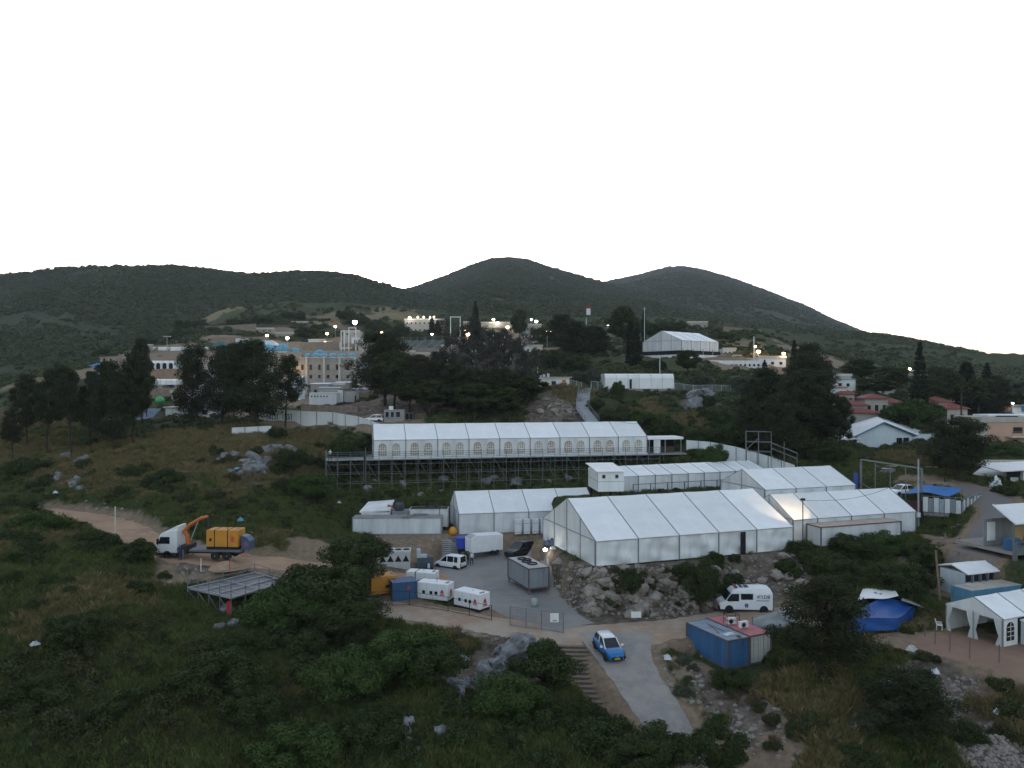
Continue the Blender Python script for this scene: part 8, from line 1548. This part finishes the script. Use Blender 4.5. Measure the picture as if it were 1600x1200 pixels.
# wind-blown rubbish
for i, (px, py, w, lb, mt) in enumerate(((1390, 1075, 1.4, 'white plastic bag caught in the bushes at the lower right', M_sheet), (1462, 1058, .9, 'white and blue rag on the rubble bank', M_sheet), (1424, 1022, 1.2, 'broken cream panel in the scrub below the yard', M_cwhite), (1043, 1035, 1.0, 'torn white sheet beside the ramp road', M_sheet), (126, 992, .8, 'white scrap high in the lower left scrub', M_sheet), (55, 1015, .8, 'white scrap at the left edge of the scrub', M_sheet), (398, 1122, 1.0, 'white bag in the dark scrub at the bottom left', M_sheet), (575, 944, 1.1, 'pale blue bag at the end of the gravel track', pm('pale_blue_bag', (.30, .42, .62), .5, .3, 2)), (87, 775, .9, 'pale scrap beside the upper dirt road', M_sheet), (376, 818, 1.3, 'light blue sheet on the slope behind the truck', pm('light_blue_sheet', (.14, .35, .46), .6, .3, 2)), (372, 737, 1.2, 'light blue cloth on the grey rocks', _M['light_blue_sheet']), (864, 863, .9, 'white sack on the bank behind the grey container', M_sheet), (1560, 1122, .8, 'pale scrap among the rubble at the right', M_sheet), (530, 790, .7, 'white scrap on the slope left of the white stores', M_sheet), (1335, 1145, .6, 'small white scrap in the dry grass near the pine', M_sheet))):
    q = G(px, py); rag('rubbish_scrap', lb, (q.x, q.y, q.z + .35), w, w * .7, .45, mt, 60 + i)
q = G(868, 850); t = thing('net_heap', 'heap of dark blue netting behind the grey container', 'netting', q); bb_ = rag('tmp', 'x', (0, 0, 0), 3.2, 2.4, 1.0, pm('netting_blue', (.10, .14, .19), .8, .5, 5), 90); bb_.name = 'netting'; bb_.parent = t
for k in ('label', 'category'): del bb_[k]
q = G(884, 852); b = MB(); b.lathe([(.3, 0), (.36, .1), (.36, .8), (.28, .9)], 12); o = b.obj('red_drum', _M['red_plastic'], smooth=True); o.location = q; tag(o, 'red drum at the back corner of the largest tent', 'drum')
q = G(835, 948); b = MB(); b.lathe([(.34, 0), (.36, .4), (.36, .8), (.3, .85)], 12); o = b.obj('pale_drum', pm('pale_drum_paint', (.35, .38, .34), .6, .3, 2), smooth=True); o.location = q; tag(o, 'pale drum below the stilts of the grey container', 'drum')
# egrets roosting in the half-bare trees
b = MB(); b.lathe([(.02, -.32), (.10, -.18), (.13, 0), (.09, .16), (.03, .26)], 8); b.path([(0, 0, .2), (.06, 0, .36), (.02, 0, .5), (.05, 0, .58)], .04, .03, 5); b.lathe([(.02, -.05), (.05, 0), (.02, .06)], 6, (.06, 0, .6)); b.tube((.09, 0, .6), (.22, 0, .57), .018, .004, 4); b.tube((.0, .04, -.3), (.0, .04, -.5), .012, n=4); b.tube((.0, -.04, -.3), (.0, -.04, -.5), .012, n=4)
eg = b.mesh('egret', pm('egret_white', (.5, .5, .48), .8, .1, 3), True)
for i in range(64):
    px = random.gauss(778, 36); px = min(840, max(690, px)); py = random.uniform(522, 600) if px > 740 else random.uniform(545, 610); Yd = random.uniform(160, 168); o = bpy.data.objects.new('egret', eg); COL.objects.link(o); o.location = W(px, py, Yd); o.rotation_euler = (0, 0, random.random() * 6.28); s = random.uniform(.55, .8); o.scale = (s * 1.3, s * 1.3, s * .8); tag(o, 'white egret roosting in the half-bare trees', 'egret', 'egrets roosting in the half-bare trees')
# overhead and loose cables
def cable(label, p, q, sag, r=.02, mat=None):
    pts = [Vector(p).lerp(Vector(q), i / 12) - Vector((0, 0, sag * math.sin(math.pi * i / 12))) for i in range(13)]; b = MB(); b.path(pts, r, r, 4); return tag(b.obj('cable', mat or M_black), label, 'cable')
cable('black cable lying along the foot of the largest tent', Vector((*frame2(P['A'][0], dA)(-.6, -.5), 4.6)), Vector((*frame2(P['A'][0], dA)(18, -.5), 4.62)), .06, .06); cable('cable strung from the tent lamp to the grey pole', (*wb(.7, -.9), 10.2), W(1435, 740, 100), 1.2, .025); cable('cable strung from the wooden pole to the marquee', W(937, 636, 136), W(1000, 662, 133), 1.0, .03)

# ---------------------------------------------------------------- evening haze
hb = MB(); hb.box(-3300, 3300, -60, 3700, -14, 430)
M_haze = bpy.data.materials.new('haze_air'); M_haze.use_nodes = True; n = M_haze.node_tree; n.nodes.clear()
pv = n.nodes.new('ShaderNodeVolumePrincipled'); pv.inputs['Color'].default_value = (.80, .88, 1, 1); pv.inputs['Density'].default_value = .0001; pv.inputs['Anisotropy'].default_value = .2
mo = n.nodes.new('ShaderNodeOutputMaterial'); n.links.new(pv.outputs[0], mo.inputs['Volume'])
tag(hb.obj('haze', M_haze), 'thin evening haze over the valley', 'haze', kind='stuff')
